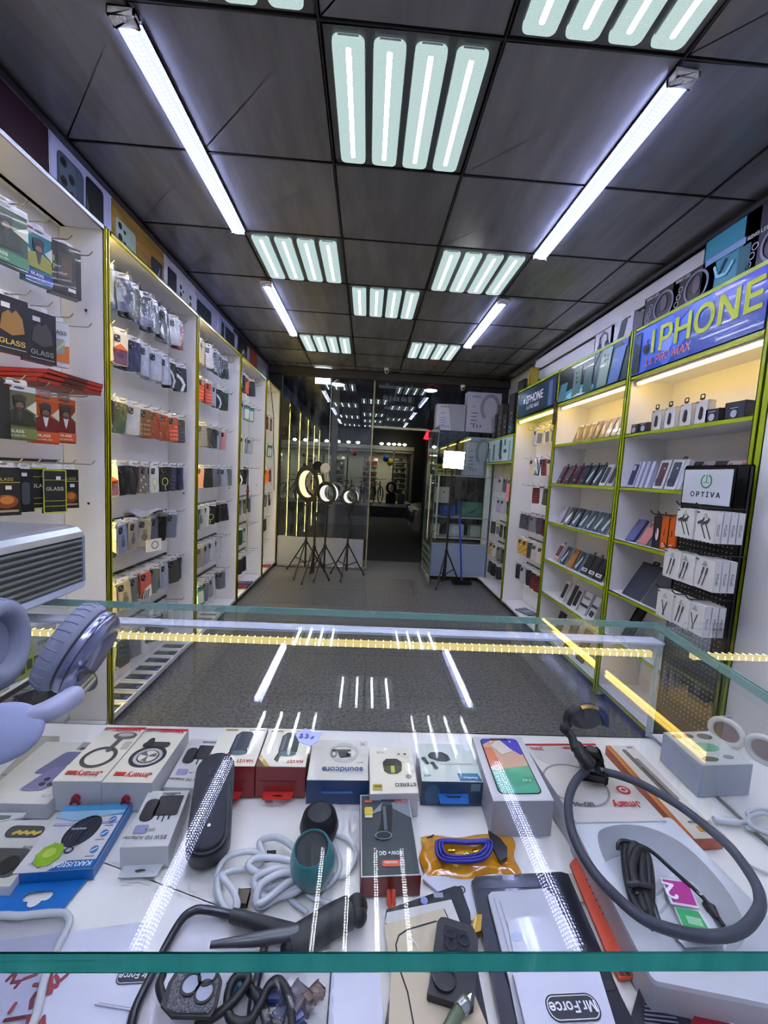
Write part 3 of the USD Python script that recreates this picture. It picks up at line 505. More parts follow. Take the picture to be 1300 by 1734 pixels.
def make_bike(t):
    for x in (-.5, .5):
        a = np.linspace(0, 2*math.pi, 24, endpoint=False); w_ = MB().tube([(x+.31*math.cos(v), 0, .33+.31*math.sin(v)) for v in a], .022, 6, closed=True).build('wheel', BLACK, t)
        s_ = MB()
        for v in a[::3]: s_.cyl((x, 0, .33), (x+.3*math.cos(v), 0, .33+.3*math.sin(v)), .003, 4)
        s_.cyl((x, -.04, .33), (x, .04, .33), .03, 8); s_.build('spokes', STEEL, w_)
    f = MB()
    for a_, b_ in (((-.5, .33), (-.1, .33)), ((-.1, .33), (-.2, .75)), ((-.2, .72), (.38, .75)), ((-.1, .33), (.38, .72)), ((-.5, .33), (-.2, .72)), ((.5, .33), (.36, .85))): f.cyl((a_[0], 0, a_[1]), (b_[0], 0, b_[1]), .02, 8)
    f.build('frame', P((.05, .05, .055), .3), t); MB().box((-.3, -.06, .78), (-.08, .06, .82), .02).build('saddle', BLACK, t); MB().tube([(.3, -.25, .95), (.36, 0, .9), (.3, .25, .95)], .014, 6).build('handlebar', GREYM, t)
for k in range(7):
    copy_or_make('bike', 'bicycle', 'dark bicycle parked in the row before the far shop, ' + ('leftmost', 'second from the left', 'third from the left', 'middle one', 'third from the right', 'second from the right', 'rightmost')[k], 'bicycle', (-2.75+k*.52, FY-.75, FZ), (0, 0, 70+4*(k % 3)), 'bicycles in front of the far shop', make_bike)
t = thing('tyre', 'black car tyre propped up by the far shop door', 'tyre', (.93, FY-.35, FZ+.62)); a = np.linspace(0, 2*math.pi, 28, endpoint=False); MB().tube([(.15*math.cos(v), 0, .19*math.sin(v)) for v in a], .055, 8, closed=True).build('rubber', BLACK, t, True); MB().cyl((0, -.02, 0), (0, .03, 0), .09, 16).build('rim', STEEL, t); MB().box((-.18, -.1, -.62), (.18, .1, -.22), .02).build('stand', DK, t)
t = thing('silver_box', 'low grey box on the pavement right of the bicycles', 'box', (1.32, FY-.5, FZ)); MB().box((-.12, -.1, 0), (.12, .1, .42), .02).build('casing', P((.3, .3, .28), .5), t); MB().box((-.1, -.104, .06), (.1, -.1, .3)).build('front_panel', P((.15, .15, .15), .4), t)
t = thing('street_column', 'beige column outside the left glass', 'column', (-.60, 7.2, -.06)); MB().box((-.065, -.065, 0), (.065, .065, 4.2), .008).build('shaft', NOISY('column_paint', (.30, .28, .24), (.36, .34, .29), 5, rough=.7), t); MB().box((-.09, -.09, 0), (.09, .09, .12), .01).build('foot', P((.2, .19, .17), .7), t)
# parked car, nose towards the left
t = thing('car', 'silver car parked outside, its nose showing past the open door', 'car', (1.05, 8.6, -.06)); CARP = P((.36, .37, .38), .25, metal=.7, coat=.6)
side = Polygon([(0, .28), (.02, .62), (.10, .74), (.95, .92), (1.55, 1.40), (2.9, 1.42), (3.6, 1.02), (4.1, .95), (4.15, .3), (3.75, .25), (3.6, .5), (3.1, .5), (2.95, .25), (1.25, .25), (1.1, .5), (.65, .5), (.5, .25)])
MB().poly(side, -.85, .85, frame((0, .85, 0), (1, 0, 0), (0, 0, 1))).build('body', CARP, t)
MB().poly(Polygon([(1.0, .95), (1.56, 1.36), (2.85, 1.38), (3.4, 1.02)]), -.853, .853, frame((0, .85, 0), (1, 0, 0), (0, 0, 1))).build('windows', P((.02, .025, .03), .05), t)
MB().poly(Polygon([(.98, .945), (1.53, 1.385), (1.56, 1.36), (1.02, .93)]), -.7, .7, frame((0, .85, 0), (1, 0, 0), (0, 0, 1))).build('windscreen', P((.02, .025, .03), .05), t)
for s in (.12, 1.58): MB().box((-.012, s-.12, .60), (.1, s+.12, .72), .02).build('headlight', P((.8, .82, .85), .08, metal=.5), t)
MB().box((-.015, .4, .40), (.02, 1.3, .56), .01).build('grille', BLACK, t); MB().box((-.02, .55, .30), (.0, 1.1, .38), .004).build('number_plate', P((.6, .6, .6)), t)
for x in (.88, 3.35):
    for y in (.06, 1.64): MB().cyl((x, y-.1, .30), (x, y+.1, .30), .30, 24).build('wheel', BLACK, t, 40)
t = thing('shop_sign', 'glowing orange strips right of the door, a reflection built as a lit box', 'sign', (2.55, 13.0, 3.0)); MB().box((-.2, 0, -.14), (3.2, .1, .18), .01).box((.9, .1, -3.06), (1.0, .2, .1)).box((2.6, .1, -3.06), (2.7, .2, .1)).build('strip_box', DK, t); MB().box((-.1, -.01, .0), (.38, 0, .10)).box((1.2, -.01, .03), (2.2, 0, .09)).build('orange_strip', EM((1.0, .42, .05), 2.0), t); MB().poly(rrect(.40, .16, .05, 4, .9, .03), 0, .012, frame((0, -.012, 0), (1, 0, 0), (0, 0, 1))).build('white_panel', EM((.85, .9, 1.0), 1.0), t)  # orange reflection built as a glowing box on posts
p = at(725, 736, y=8.1); t = thing('red_light', 'glowing red light outside above the open door', 'lamp', tuple(p)); MB().cyl((0, 0, -.09), (0, 0, .09), .095, 12, r2=.03).build('red_glow', EM((1.0, .02, .03), 1.8), t); MB().cyl((0, .12, -p[2]-.06), (0, .12, .12), .03, 8).cyl((0, .12, .1), (0, 0, .09), .012, 6).build('post', DK, t)  # red glow of unclear origin; the post only holds it up
# ================================================================ HANGING GOODS
NTH = ['first', 'second', 'third', 'fourth', 'fifth', 'sixth', 'seventh', 'eighth', 'ninth', 'tenth', 'eleventh', 'twelfth']
ROWN = ['top', 'second', 'third', 'fourth', 'fifth', 'sixth', 'lowest']
CASES = {  # code: (description, colour, style)
 'nv': ('navy phone case in clear bag', S(40, 48, 86), 'plain'), 'gy': ('grey phone case in clear bag', S(120, 124, 134), 'plain'), 'cl': ('clear phone case in clear bag', S(186, 190, 204), 'rim'),
 'dk': ('dark slate phone case', S(44, 50, 60), 'plain'), 'bk': ('black phone case', (.012, .012, .015), 'plain'), 'rd': ('red phone case', S(160, 44, 40), 'plain'), 'pr': ('coral red patterned phone case', S(186, 84, 66), 'spots'),
 'cr': ('cream phone case', S(206, 192, 170), 'plain'), 'gn': ('dark green phone case', S(28, 64, 52), 'plain'), 'br': ('brown leather-look phone case', S(112, 78, 52), 'spots'), 'fl': ('flower dotted phone case', S(120, 110, 104), 'flowers'),
 'wv': ('black and white wave phone case', S(40, 42, 54), 'wave'), 'rg': ('white phone case with ring print', S(204, 206, 206), 'ring'), 'bg': ('black phone case with ring print', S(24, 26, 30), 'ring'), 'pu': ('white purple sunset phone case', S(198, 192, 190), 'sunset'),
 'sg': ('sage grey phone case', S(112, 120, 110), 'plain'), 'tl': ('teal boxed accessory', S(74, 146, 146), 'frame'), 'pk': ('pink phone case', S(214, 150, 152), 'plain'), 'wh': ('white phone case', S(202, 203, 210), 'rim'), 'bl': ('blue figured phone case', S(150, 160, 196), 'figure'),
 'ol': ('dark olive phone case', S(70, 72, 62), 'plain'), 'st': ('coral phone case with striped corner', S(196, 92, 82), 'stripe'), 'an': ('navy and beige angled phone case', S(40, 40, 62), 'angle'), 'be': ('beige phone case', S(178, 170, 154), 'figure'), 'sm': ('salmon phone case', S(214, 158, 132), 'plain'),
 'yl': ('yellow flower phone case', S(196, 152, 30), 'flowers'), 'mr': ('maroon phone case', S(96, 28, 40), 'spots'), 'gd': ('white boxed cable with yellow edge', S(210, 206, 190), 'frame'), 'sp': ('dark phone case with stars', S(52, 58, 78), 'spots'), 'or': ('orange phone case', S(200, 100, 50), 'plain')}
TAB = P((.7, .7, .72), .4); RIMC = P((.55, .57, .6), .25)
def make_case(code):
    d, col, sty = CASES[code]; w, h = .078, .158; F = frame((0, 0, -.035-h/2), (0, 1, 0), (0, 0, 1))
    def mk(t):
        MB().poly(rrect(w, h, .011, 2), -.010, 0, F).build('case_body', P(col, .35, coat=.3), t)
        A = lambda pg, c, z=.0: MB().poly(pg.intersection(rrect(w-.004, h-.004, .01, 2)), z, z+.0006, F).build('print', P(c, .4), t)
        if sty == 'rim': A(rrect(w, h, .011, 2).difference(rrect(w-.012, h-.012, .008, 2)), (.42, .44, .50)); A(rrect(.03, .05, .008, 2, .005, -.02), (.55, .57, .63))
        if sty == 'spots': [A(ell(.016+.006*(k % 3), .014, 8, -.022+.022*(k % 3), -.06+.026*(k//3)), tuple(min(1, v*1.9+.02) for v in col)) for k in range(12) if k not in (9, 10)]
        if sty == 'flowers': [A(ell(.014, .014, 8, -.024+.024*((k*7) % 3), -.064+.02*k), (.75, .73, .6)) for k in range(5)]; [A(ell(.008, .008, 8, .02-.02*(k % 3), -.055+.02*k), S(170, 150, 40)) for k in range(4)]
        if sty == 'wave': A(Polygon([(-.04, .02), (-.01, .0), (.01, -.03), (-.01, -.08), (.01, -.08), (.03, -.03), (.01, .01), (-.04, .045)]), (.7, .7, .72))
        if sty == 'ring': A(Point(0, -.015).buffer(.026).difference(Point(0, -.015).buffer(.021)), S(190, 200, 90)); A(sbox(-.004, -.07, .004, -.043), S(170, 180, 90))
        if sty == 'sunset': A(sbox(-.04, -.08, .04, .0), S(86, 60, 96)); A(ngon((-.04, 0), (0, .03), (.04, 0), (.0, -.03)), S(180, 90, 60)); A(ell(.04, .03, 12, 0, -.03), S(60, 46, 80), .0006)
        if sty == 'figure': A(ell(.034, .05, 12, .004, -.02), tuple(v*.35 for v in col)); A(ell(.026, .026, 12, .004, .012), tuple(v*.5 for v in col))
        if sty == 'stripe':
            A(ngon((-.04, -.08), (.04, -.08), (.04, .0), (-.01, -.02)), (.7, .7, .7)); [A(ngon((-.04+.014*k, -.08), (-.033+.014*k, -.08), (-.02+.014*k, -.028), (-.027+.014*k, -.03)), (.03, .03, .04), .0006) for k in range(4)]
        if sty == 'angle': A(ngon((-.04, -.0), (.01, .03), (.04, .0), (.04, -.06)), S(206, 186, 172)); A(ngon((-.04, .08), (.04, .08), (.04, .005), (-.04, .06)), (.65, .66, .7))
        if sty == 'frame': A(rrect(.06, .10, .006, 2, 0, -.012), (.62, .66, .66) if code == 'tl' else (.16, .16, .16)); A(sbox(-.039, .055, .039, .079), S(200, 190, 60) if code == 'gd' else (.05, .1, .1))
        if sty != 'frame':
            c = MB().poly(rrect(.03, .036, .007, 2, -.018, .052), 0, .0028, F).build('camera_cutout', P((.025, .027, .03), .2), t)
            MB().cyl((0, 0, 0), (0, 0, .001), .0055, 8, T=F @ frame((-.024, .059, .0028))).cyl((0, 0, 0), (0, 0, .001), .0055, 8, T=F @ frame((-.012, .046, .0028))).build('lens_hole', P((.2, .21, .24), .1), c)
        MB().poly(rrect(.07, .030, .006, 2, 0, .092).difference(ell(.022, .009, 10, 0, .097)), -.005, -.004, F).build('hang_tab', TAB, t)
        if code in ('nv', 'gy', 'cl', 'dk', 'rd', 'sp', 'wh', 'gn', 'bk', 'bl', 'be'):
            ph = random.random()*6
            MB().grid(lambda u, v: (.006+.003*math.sin(9*u+ph)*math.cos(7*v+ph), (u-.5)*.094, -.012-.186*v), 6, 8).build('clear_bag', BAG, t, True)
    return mk
def hook(parent, p0, p1, m=None):
    p0, p1 = np.array(p0), np.array(p1); d = (p1-p0)/np.linalg.norm(p1-p0)
    MB().tube([p0, p1-d*.01, p1+np.array([0, 0, .004]), p1+d*.012+np.array([0, 0, .018])], .0024, 6).build('hook', m or STEEL, parent)
def hang_row(side, unit, bayname, row, y0, dy, z, codes, depth, tipx, n_stack, rowname=None, away=0):
    """packs hung on hooks; side +1 faces +x (left wall), -1 faces -x (right wall)"""
    R_ = random.Random(row*97+int(y0*100)); rn = rowname or ROWN[row]
    for k, code in enumerate(codes):
        y = y0+k*dy
        hook(unit, (tipx-side*depth, y, z), (tipx, y, z))
        if code == '--': continue
        for s in range(n_stack if n_stack < 3 else n_stack-(k % 2)):
            yaw = (-1 if side > 0 else 1)*R_.choice((2, 8, 20, 26, 34, 40))*(.8+.4*R_.random()) + (0 if side > 0 else 180)
            desc = CASES[code][0]; fore = s == 0
            lab = f'{desc}, hook {NTH[k]}, {rn} row, {bayname}' if fore else f'{desc} behind others, {NTH[k]} hook, {rn} row, {bayname}'
            if s == 2: lab = f'{desc}, rearmost on {NTH[k]} hook, {rn} row, {bayname}'
            lab = lab.replace('hook '+NTH[k]+',', NTH[k]+' hook front,'); g = f'{rn} row of hanging cases, {bayname}'
            if len(lab.split()) > 16: lab = lab.replace(' in clear bag', '').replace('phone case', 'case')
            copy_or_make('case_'+code, 'hanging_phone_case', lab, 'phone case', (tipx-side*(.024+.026*s), y+R_.uniform(-.006, .006), z-.004+.026), (R_.uniform(-7, 7), 0, yaw), g, make_case(code))
L2 = 'second left bay'
B2 = [['gy', 'nv', 'dk', 'nv', 'gy', 'dk', 'cl', 'rd'], ['cr', 'pu', 'nv', 'cl', 'cl', 'cl', 'wv', 'wv'], ['bk', 'gn', 'cl', 'br', 'rd', 'rd', 'pr', 'sp'], ['pu', 'bk', 'bk', 'fl', 'rg', 'bg', 'sp', 'nv'], ['an', 'bl', 'be', 'be', 'gy', 'bk', 'gy', '--'], ['cr', 'be', 'sg', 'st', 'sg', 'cl', 'ol', 'nv'], ['sg', 'gn', 'gy', '--', 'gn', 'be', '--', '--']]
for r, cs in enumerate(B2): hang_row(1, UNIT[1], L2, r, 2.115, .112, ROWZ[r]+.01, cs, .165, -1.285, 3 if r < 4 else 2)
B3 = [['cr', 'cr', 'wh', 'gy', 'gy', 'dk', '--'], ['wv', 'pr', 'pr', 'wh', 'wv', 'gn', '--'], ['ol', 'gy', 'ol', 'dk', 'cl', 'pk', '--'], ['wh', 'sm', 'bk', 'gy', 'sg', 'cl', 'sg'], ['gn', 'bl', 'rg', 'bg', 'bk', 'bk', '--'], ['cl', 'gy', 'cl', 'cl', 'wh', '--', '--'], ['tl', 'tl', 'gy', 'cl', '--', 'gy', '--']]
for r, cs in enumerate(B3): hang_row(1, UNIT[2], 'third left bay', r, 3.13, .125, ROWZ[r]+.01, cs, .165, -1.285, 2)
B4 = [['gy', 'dk', 'or', 'dk', '--', '--'], ['dk', 'cl', 'tl', 'tl', '--', '--'], ['sp', 'rg', 'wh', 'cl', '--', '--'], ['ol', 'wv', 'bk', '--', '--', '--'], ['ol', 'gy', 'sg', 'gy', '--', '--'], ['gn', 'gn', 'tl', '--', '--', '--'], ['cr', 'bk', 'bk', '--', '--', '--']]
for r, cs in enumerate(B4): hang_row(1, UNIT[3], 'fourth left bay', r, 4.13, .15, ROWZ[r]+.01, cs, .165, -1.285, 1 if r else 2)
B5 = [['--', '--'], ['pr', 'rd', 'sg'], ['ol', '--', 'tl'], ['bk', 'or', 'gy'], ['ol', 'gy', 'pu'], ['dk', 'ol', '--'], ['cl', '--', '--']]
for r, cs in enumerate(B5): hang_row(1, UNIT[4], 'farthest left bay', r, 5.12, .2, ROWZ[r]+.01, cs, .165, -1.285, 1)
# right hook units, seen past the shelves
C_ = 'right hooks under dark sign'
BC = [['--', 'wh', 'gd', 'gd', 'gd', 'cr'], ['--', 'cr', 'nv', 'mr', 'cr', '--'], ['--', '--', 'mr', '--', 'ol', 'be'], ['nv', 'nv', 'gy', 'nv', 'mr', 'bk'], ['yl', 'yl', 'bk', 'wh', 'cr', 'gd'], ['bk', 'wh', 'bk', 'mr', 'mr', 'be']]
for r, cs in enumerate(BC): hang_row(-1, PEGC, C_, r, 3.58, .13, PEGZ[r]+.01, cs[::-1], .15, 1.665, 1)
D_ = 'low right hooks'
BD = [['--', 'wh', 'gy', 'wh', 'pk'], ['--', 'cl', 'wh', 'bg', '--'], ['ol', 'gd', 'ol', 'ol', '--'], ['yl', 'wh', 'sg', 'ol', '--'], ['bk', 'bk', 'bk', '--', '--']]
for r, cs in enumerate(BD): hang_row(-1, PEGD, D_, r, 4.56, .16, PEGZD[r]+.01, cs[::-1], .15, 1.665, 1, NTH[r])
# ---- nearest left bay: screen protector cartons
def ape(m_, q, F, w, h, suit, shirt, fur=(.02, .018, .017), cap=(.03, .03, .035)):
    """flat print: a cap-wearing ape bust"""
    A = lambda pg, c, z: MB().poly(pg.intersection(sbox(-w/2+.002, -h/2+.002, w/2-.002, h/2-.002)), z, z+.0004, F).build('portrait_print', P(c, .35, coat=.3), q)
    A(Polygon([(-.05, -.045), (-.042, .0), (-.015, .014), (.015, .014), (.042, .0), (.05, -.045)]), suit, .0002)
    A(ngon((-.010, .012), (.010, .012), (.004, -.02), (0, -.03), (-.004, -.02)), shirt, .0007); A(ell(.036, .05, 16, 0, .034), fur, .001); A(ell(.024, .026, 14, 0, .026), S(120, 96, 80), .0014)
    A(sbox(-.019, .045, .019, .06).union(ell(.036, .02, 12, 0, .056)), cap, .0018); A(sbox(-.009, .016, .009, .019), (.02, .015, .012), .0018)
def protector(lab, px, py, z0, w, h, col, kind, yaw=-24, x=-1.285, th=.03, n=1, name='protector_carton'):
    p = at(px, py, x=x); t = thing(name, lab, 'carton', (x-.01, p[1], z0), (0, 0, yaw), 'screen protector cartons in the nearest bay'); F = frame((th/2+.0002, 0, h/2), (0, 1, 0), (0, 0, 1))
    MB().box((-th/2, -w/2, 0), (th/2, w/2, h), .0015).build('carton', P(col, .3, coat=.4), t)
    A = lambda pg, c, z=.0003: MB().poly(pg, z, z+.0004, F).build('print', P(c, .35, coat=.3), t)
    MB().poly(rrect(w*.62, .028, .008, 2, 0, h/2+.008).difference(ell(.026, .008, 10, 0, h/2+.012)), -th/2, -th/2+.001, F).build('hang_tab', TAB if kind != 'slab' else BLACK, t)
    if kind.startswith('ape'):
        A(ngon((-w/2, .03), (-.02, .005), (-w/2, -.01)), S(190, 196, 170), .0001); A(ngon((w/2, .05), (.02, .02), (w/2, .0)), S(200, 205, 190), .0001)
        A(sbox(-w/2+.001, h/2-.022, w/2-.001, h/2-.001), S(190, 196, 205) if kind != 'ape_red' else S(206, 90, 40)); A(sbox(-w/2+.003, h/2-.012, -w/2+.03, h/2-.004), S(150, 40, 40), .0008); A(ell(.034, .009, 12, 0, h/2-.010), (.08, .08, .09), .0008)
        ape(None, t, F, w, h, S(44, 46, 34) if kind == 'ape_olive' else S(110, 26, 24) if kind == 'ape_red' else S(150, 150, 60) if kind == 'ape_teal' else S(50, 60, 50), (.7, .7, .7) if kind == 'ape_red' else (.05, .05, .05))
        A(sbox(-w/2+.001, -h/2+.008, w/2-.001, -h/2+.045), {'ape_olive': S(110, 122, 66), 'ape_red': S(206, 84, 30), 'ape_teal': S(30, 60, 130), 'ape_green': S(70, 130, 90)}[kind], .002)
        MB().text('GLASS', .010, F @ frame((-w*.32, -h/2+.028, .0025)), bold=True).text('anti static film', .006, F @ frame((-w*.36, -h/2+.015, .0025))).build('lettering', P((.75, .75, .7)), t)
    elif kind == 'glass':
        A(Polygon([(-.035, -.02), (-.028, .03), (-.01, .05), (.0, .04), (.012, .055), (.03, .03), (.036, -.02), (.0, -.035)]), S(70, 66, 62) if col[0] > .006 else S(150, 110, 50)); A(sbox(-w*.3, .055, -w*.05, .072), (.7, .7, .72)); A(sbox(-w*.4, -h/2+.014, w*.4, -h/2+.016), (.6, .6, .6))
        MB().text('GLASS', .017, F @ frame((0, -h/2+.028, .0006)), bold=True, center=True).build('lettering', P(S(214, 178, 96) if col[0] <= .006 else S(150, 150, 150), .3), t)
    elif kind == 'white':
        A(ngon((-w/2+.001, -.02), (w/2-.001, -.0), (w/2-.001, -h/2+.02), (-w/2+.001, -h/2+.02)), S(206, 112, 36)); A(rrect(.035, .06, .006, 2, .006, -.008), (.3, .32, .3), .0008); A(ngon((-.01, -.03), (.022, .0), (.022, .02)), S(190, 196, 120), .0013)
        MB().text('GLASS', .014, F @ frame((0, h/2-.05, .0006)), center=True, bold=True).build('lettering', P((.08, .08, .1)), t)
    elif kind == 'slim':
        A(rrect(.028, .085, .01, 2, 0, -.01), S(70, 74, 80)); A(sbox(-.012, .055, .006, .068), (.7, .7, .72))
    elif kind == 'trim':
        A(rrect(w-.002, h-.002, .004, 2).difference(rrect(w-.010, h-.012, .003, 2)), S(176, 180, 60)); [A(sbox(-w/2+.005, z, w/2-.005, z+.003), S(150, 156, 60)) for z in (.045, -.04, -.062)]; [A(rrect(.009, .009, .001, 1, -w*.3+k*w*.2, -h/2+.013), (.01, .01, .01), .0008) for k in range(4)]; A(sbox(.004, .048, .02, .062), (.7, .7, .72), .0008)
        MB().text('GLASS', .014, F @ frame((0, .004, .0006)), bold=True, center=True).build('lettering', P(S(190, 190, 170), .3), t)
    elif kind == 'whisky':
        A(ell(w*.8, .05, 14, 0, -.035), S(130, 66, 26)); A(ell(w*.45, .03, 12, .004, -.03), S(190, 120, 50), .0008); A(sbox(-w/2+.002, .032, w/2-.002, .036), S(150, 140, 60)); A(sbox(.0, .008, .018, .022), (.7, .7, .72)); A(sbox(-w*.4, -h/2+.014, w*.4, -h/2+.022), (.4, .3, .2))
        MB().text('GLASS', .011, F @ frame((0, .04, .0006)), center=True).build('lettering', P(S(200, 180, 90)), t)
    elif kind == 'phone':
        A(rrect(w*.6, h*.62, .006, 2, 0, 0), (.03, .03, .034)); A(rrect(w*.36, h*.4, .004, 2, 0, .01), S(90, 70, 56), .0008); A(sbox(.004, -h/2+.02, .03, -h/2+.034), (.7, .7, .72), .0008); [A(sbox(-.046, -.01+.03*k, -.042, .012+.03*k), S(170, 180, 40)) for k in range(2)]
    return t
K0 = (.006, .006, .007); K1 = (.012, .012, .014)
protector('wide green carton with a capped ape, top row, nearest bay', 12, 450, 2.05, .135, .205, S(60, 84, 70), 'ape_green', -20)
protector('teal carton with a yellow-jacketed ape, top row beside the green one', 66, 460, 2.045, .095, .20, S(20, 110, 120), 'ape_teal', -20)
protector('black carton with a phone picture, right end of the top row, nearest bay', 113, 475, 2.06, .105, .20, K1, 'phone', -34, th=.05)
for k, (px, lab) in enumerate(((20, 'black carton with gold crest lettering, second row, nearest bay'), (70, 'black carton with silver crest lettering, second row, nearest bay'))): protector(lab, px, 570, 1.755, .10, .19, K0 if k == 0 else K1, 'glass', -26, th=.045)
protector('white and orange carton with a phone picture, second row, nearest bay', 100, 590, 1.765, .08, .18, S(205, 206, 210), 'white', -34, th=.025)
protector('olive carton with a folded-arm ape, third row, nearest bay', 34, 700, 1.45, .105, .20, S(96, 100, 70), 'ape_olive', -24)
protector('orange carton with a suited ape, third row, nearest bay', 78, 715, 1.445, .095, .19, S(196, 78, 24), 'ape_red', -24)
protector('red carton with a suited ape, right end of the third row', 112, 720, 1.455, .078, .185, S(150, 34, 20), 'ape_red', -24)
protector('black carton edge at the far left of the third row', 2, 705, 1.45, .06, .19, K0, 'slab', -24)
protector('dark pouch with an amber glass print, left end of the fourth row', 12, 830, 1.175, .095, .175, K1, 'whisky', -24, th=.015)
protector('slim dark pouch with a white price tag, fourth row', 46, 830, 1.18, .06, .165, S(24, 26, 30), 'slim', -20, th=.012)
protector('tilted black pouch with yellow-green trim, fourth row', 71, 825, 1.185, .082, .165, K1, 'trim', -20, th=.012, x=-1.30)
protector('black pouch with yellow-green trim and lettering in front, fourth row', 96, 828, 1.165, .085, .18, K1, 'trim', -28, th=.012, x=-1.272)
protector('dark pouch with an amber glass print, right end of the fourth row', 121, 825, 1.175, .075, .17, K1, 'whisky', -24, th=.012)
for z, ys in ((2.262, (1.55, 1.65, 1.76, 1.88)), (1.962, (1.55, 1.65, 1.76, 1.87)), (1.662, (1.52, 1.63, 1.76, 1.85)), (1.37, (1.5, 1.58, 1.67, 1.76, 1.88))):
    for y in ys: hook(UNIT[0], (-1.45, y, z), (-1.235, y, z), STEEL)
MB().box((LB, 1.3, 1.365), (LB+.012, 1.97, 1.383), .002).box((LB, 1.3, 1.20), (LB+.012, 1.97, 1.214), .002).build('hook_rail', DARK, UNIT[0])
for k in range(3):
    t = thing('red_carton', ('lowest' if k == 0 else 'middle' if k == 1 else 'topmost') + ' of the flat red cartons lying across the third row hooks', 'carton', (-1.315, 1.76+.01*k, 1.674+.019*k), (0, 0, -12+3*k)); MB().box((-.10, -.14, 0), (.10, .14, .0185), .002).build('carton', P(S(160+8*k, 40, 26), .4), t); MB().box((.1, -.05, .005), (.1004, .05, .013)).build('print', P((.02, .01, .01)), t)
# ---- flat goods on the base shelves
for k in range(8):
    t = thing('flat_case_tray', 'dark glass protector in a white rimmed tray, ' + NTH[k] + ' from the near end, second left bay', 'tray', (-1.335, 2.10+.11*k, .0705), None, 'trays on the base shelf')
    MB().poly(rrect(.17, .098, .006, 2).difference(rrect(.15, .075, .004, 2)), 0, .014).poly(rrect(.16, .09, .005, 2), 0, .004).build('tray', P((.72, .73, .76), .35), t); MB().box((-.075, -.037, .004), (.075, .037, .0065)).build('protector', P(S(48, 56, 66), .15), t)
    if k in (0, 1, 2, 3, 4): MB().poly(rrect(.035, .03, .004, 2, .06, 0), .0065, .0072).build('blue_sticker', P(S(70, 90, 190), .4), t)
for k in range(6):
    t = thing('flat_case_tray', 'grey protector in a white tray, ' + NTH[k] + ' from the near end, third left bay', 'tray', (-1.335, 3.12+.10*k, .0705), None, 'trays on the third bay base'); MB().poly(rrect(.17, .088, .006, 2).difference(rrect(.15, .055, .004, 2)), 0, .014).poly(rrect(.16, .08, .005, 2), 0, .004).build('tray', P((.7, .7, .72), .35), t); MB().box((-.075, -.026, .004), (.075, .026, .007)).build('protector', P(S(90, 94, 100), .2), t)
for k, (y, c, lb) in enumerate(((4.42, S(150, 60, 84), 'flat pink packet on the base shelf of the fourth left bay'), (4.55, S(110, 100, 150), 'flat lilac packet behind the pink one, fourth left bay'), (5.42, S(190, 70, 80), 'red packet alone on the base of the farthest left bay'))):
    t = thing('flat_packet', lb, 'packet', (-1.33, y, .0705)); MB().box((-.08, -.06, 0), (.08, .06, .02), .004).build('packet', P(c, .4), t); MB().poly(rrect(.05, .03, .004, 2, .03, 0), .02, .0206).build('print', P(tuple(v*.4 for v in c), .4), t)
t = thing('monopod', 'long black selfie stick hanging in the fourth left bay', 'selfie stick', (-1.262, 4.36, 0)); MB().tube([(-.08, .0, 1.385), (-.02, 0, 1.385), (0, 0, 1.36), (0, 0, 1.2)], .006, 8).build('hook_end', BLACK, t); MB().cyl((0, 0, 1.2), (0, 0, .95), .011, 10).build('grip', BLACK, t, 40); MB().cyl((0, 0, .95), (0, .01, .48), .007, 10).build('shaft', STEEL, t, 40); MB().sphere((0, 0, 1.14), .018).build('red_button', P(S(120, 20, 40), .4), t)
t = thing('wire', 'thin black wire trailing down the front of the farthest left bay', 'wire', (0, 0, 0)); MB().tube([(-1.24, 5.10, 2.47), (-1.238, 5.2, 2.3), (-1.235, 5.33, 2.05), (-1.235, 5.36, 1.7), (-1.235, 5.42, 1.55), (-1.236, 5.46, 1.3), (-1.24, 5.5, 1.1)], .005, 6).build('cable', BLACK, t)
t = thing('crumpled_bag', 'flattened clear plastic bag lying over the fifth row of the second bay', 'plastic bag', (-1.33, 2.55, 1.085)); MB().grid(lambda u, v: ((u-.5)*.16, (v-.5)*.30, .012*math.sin(7*u+5*v)+.02*(1-abs(2*v-1))), 10, 14).build('sheet', P((.55, .57, .66), .15, coat=.6), t, True)
t = thing('boxed_ring', 'small white carton with a ring print hanging in the fifth row', 'carton', (-1.262, 2.46, .86), (0, 0, -22)); MB().box((-.008, -.05, 0), (.008, .05, .075), .002).build('carton', P((.7, .7, .7), .4), t); MB().poly(Point(0, 0).buffer(.024).difference(Point(0, 0).buffer(.019)), 0, .0005, frame((.0082, 0, .04), (0, 1, 0), (0, 0, 1))).build('print', P((.1, .1, .12)), t)
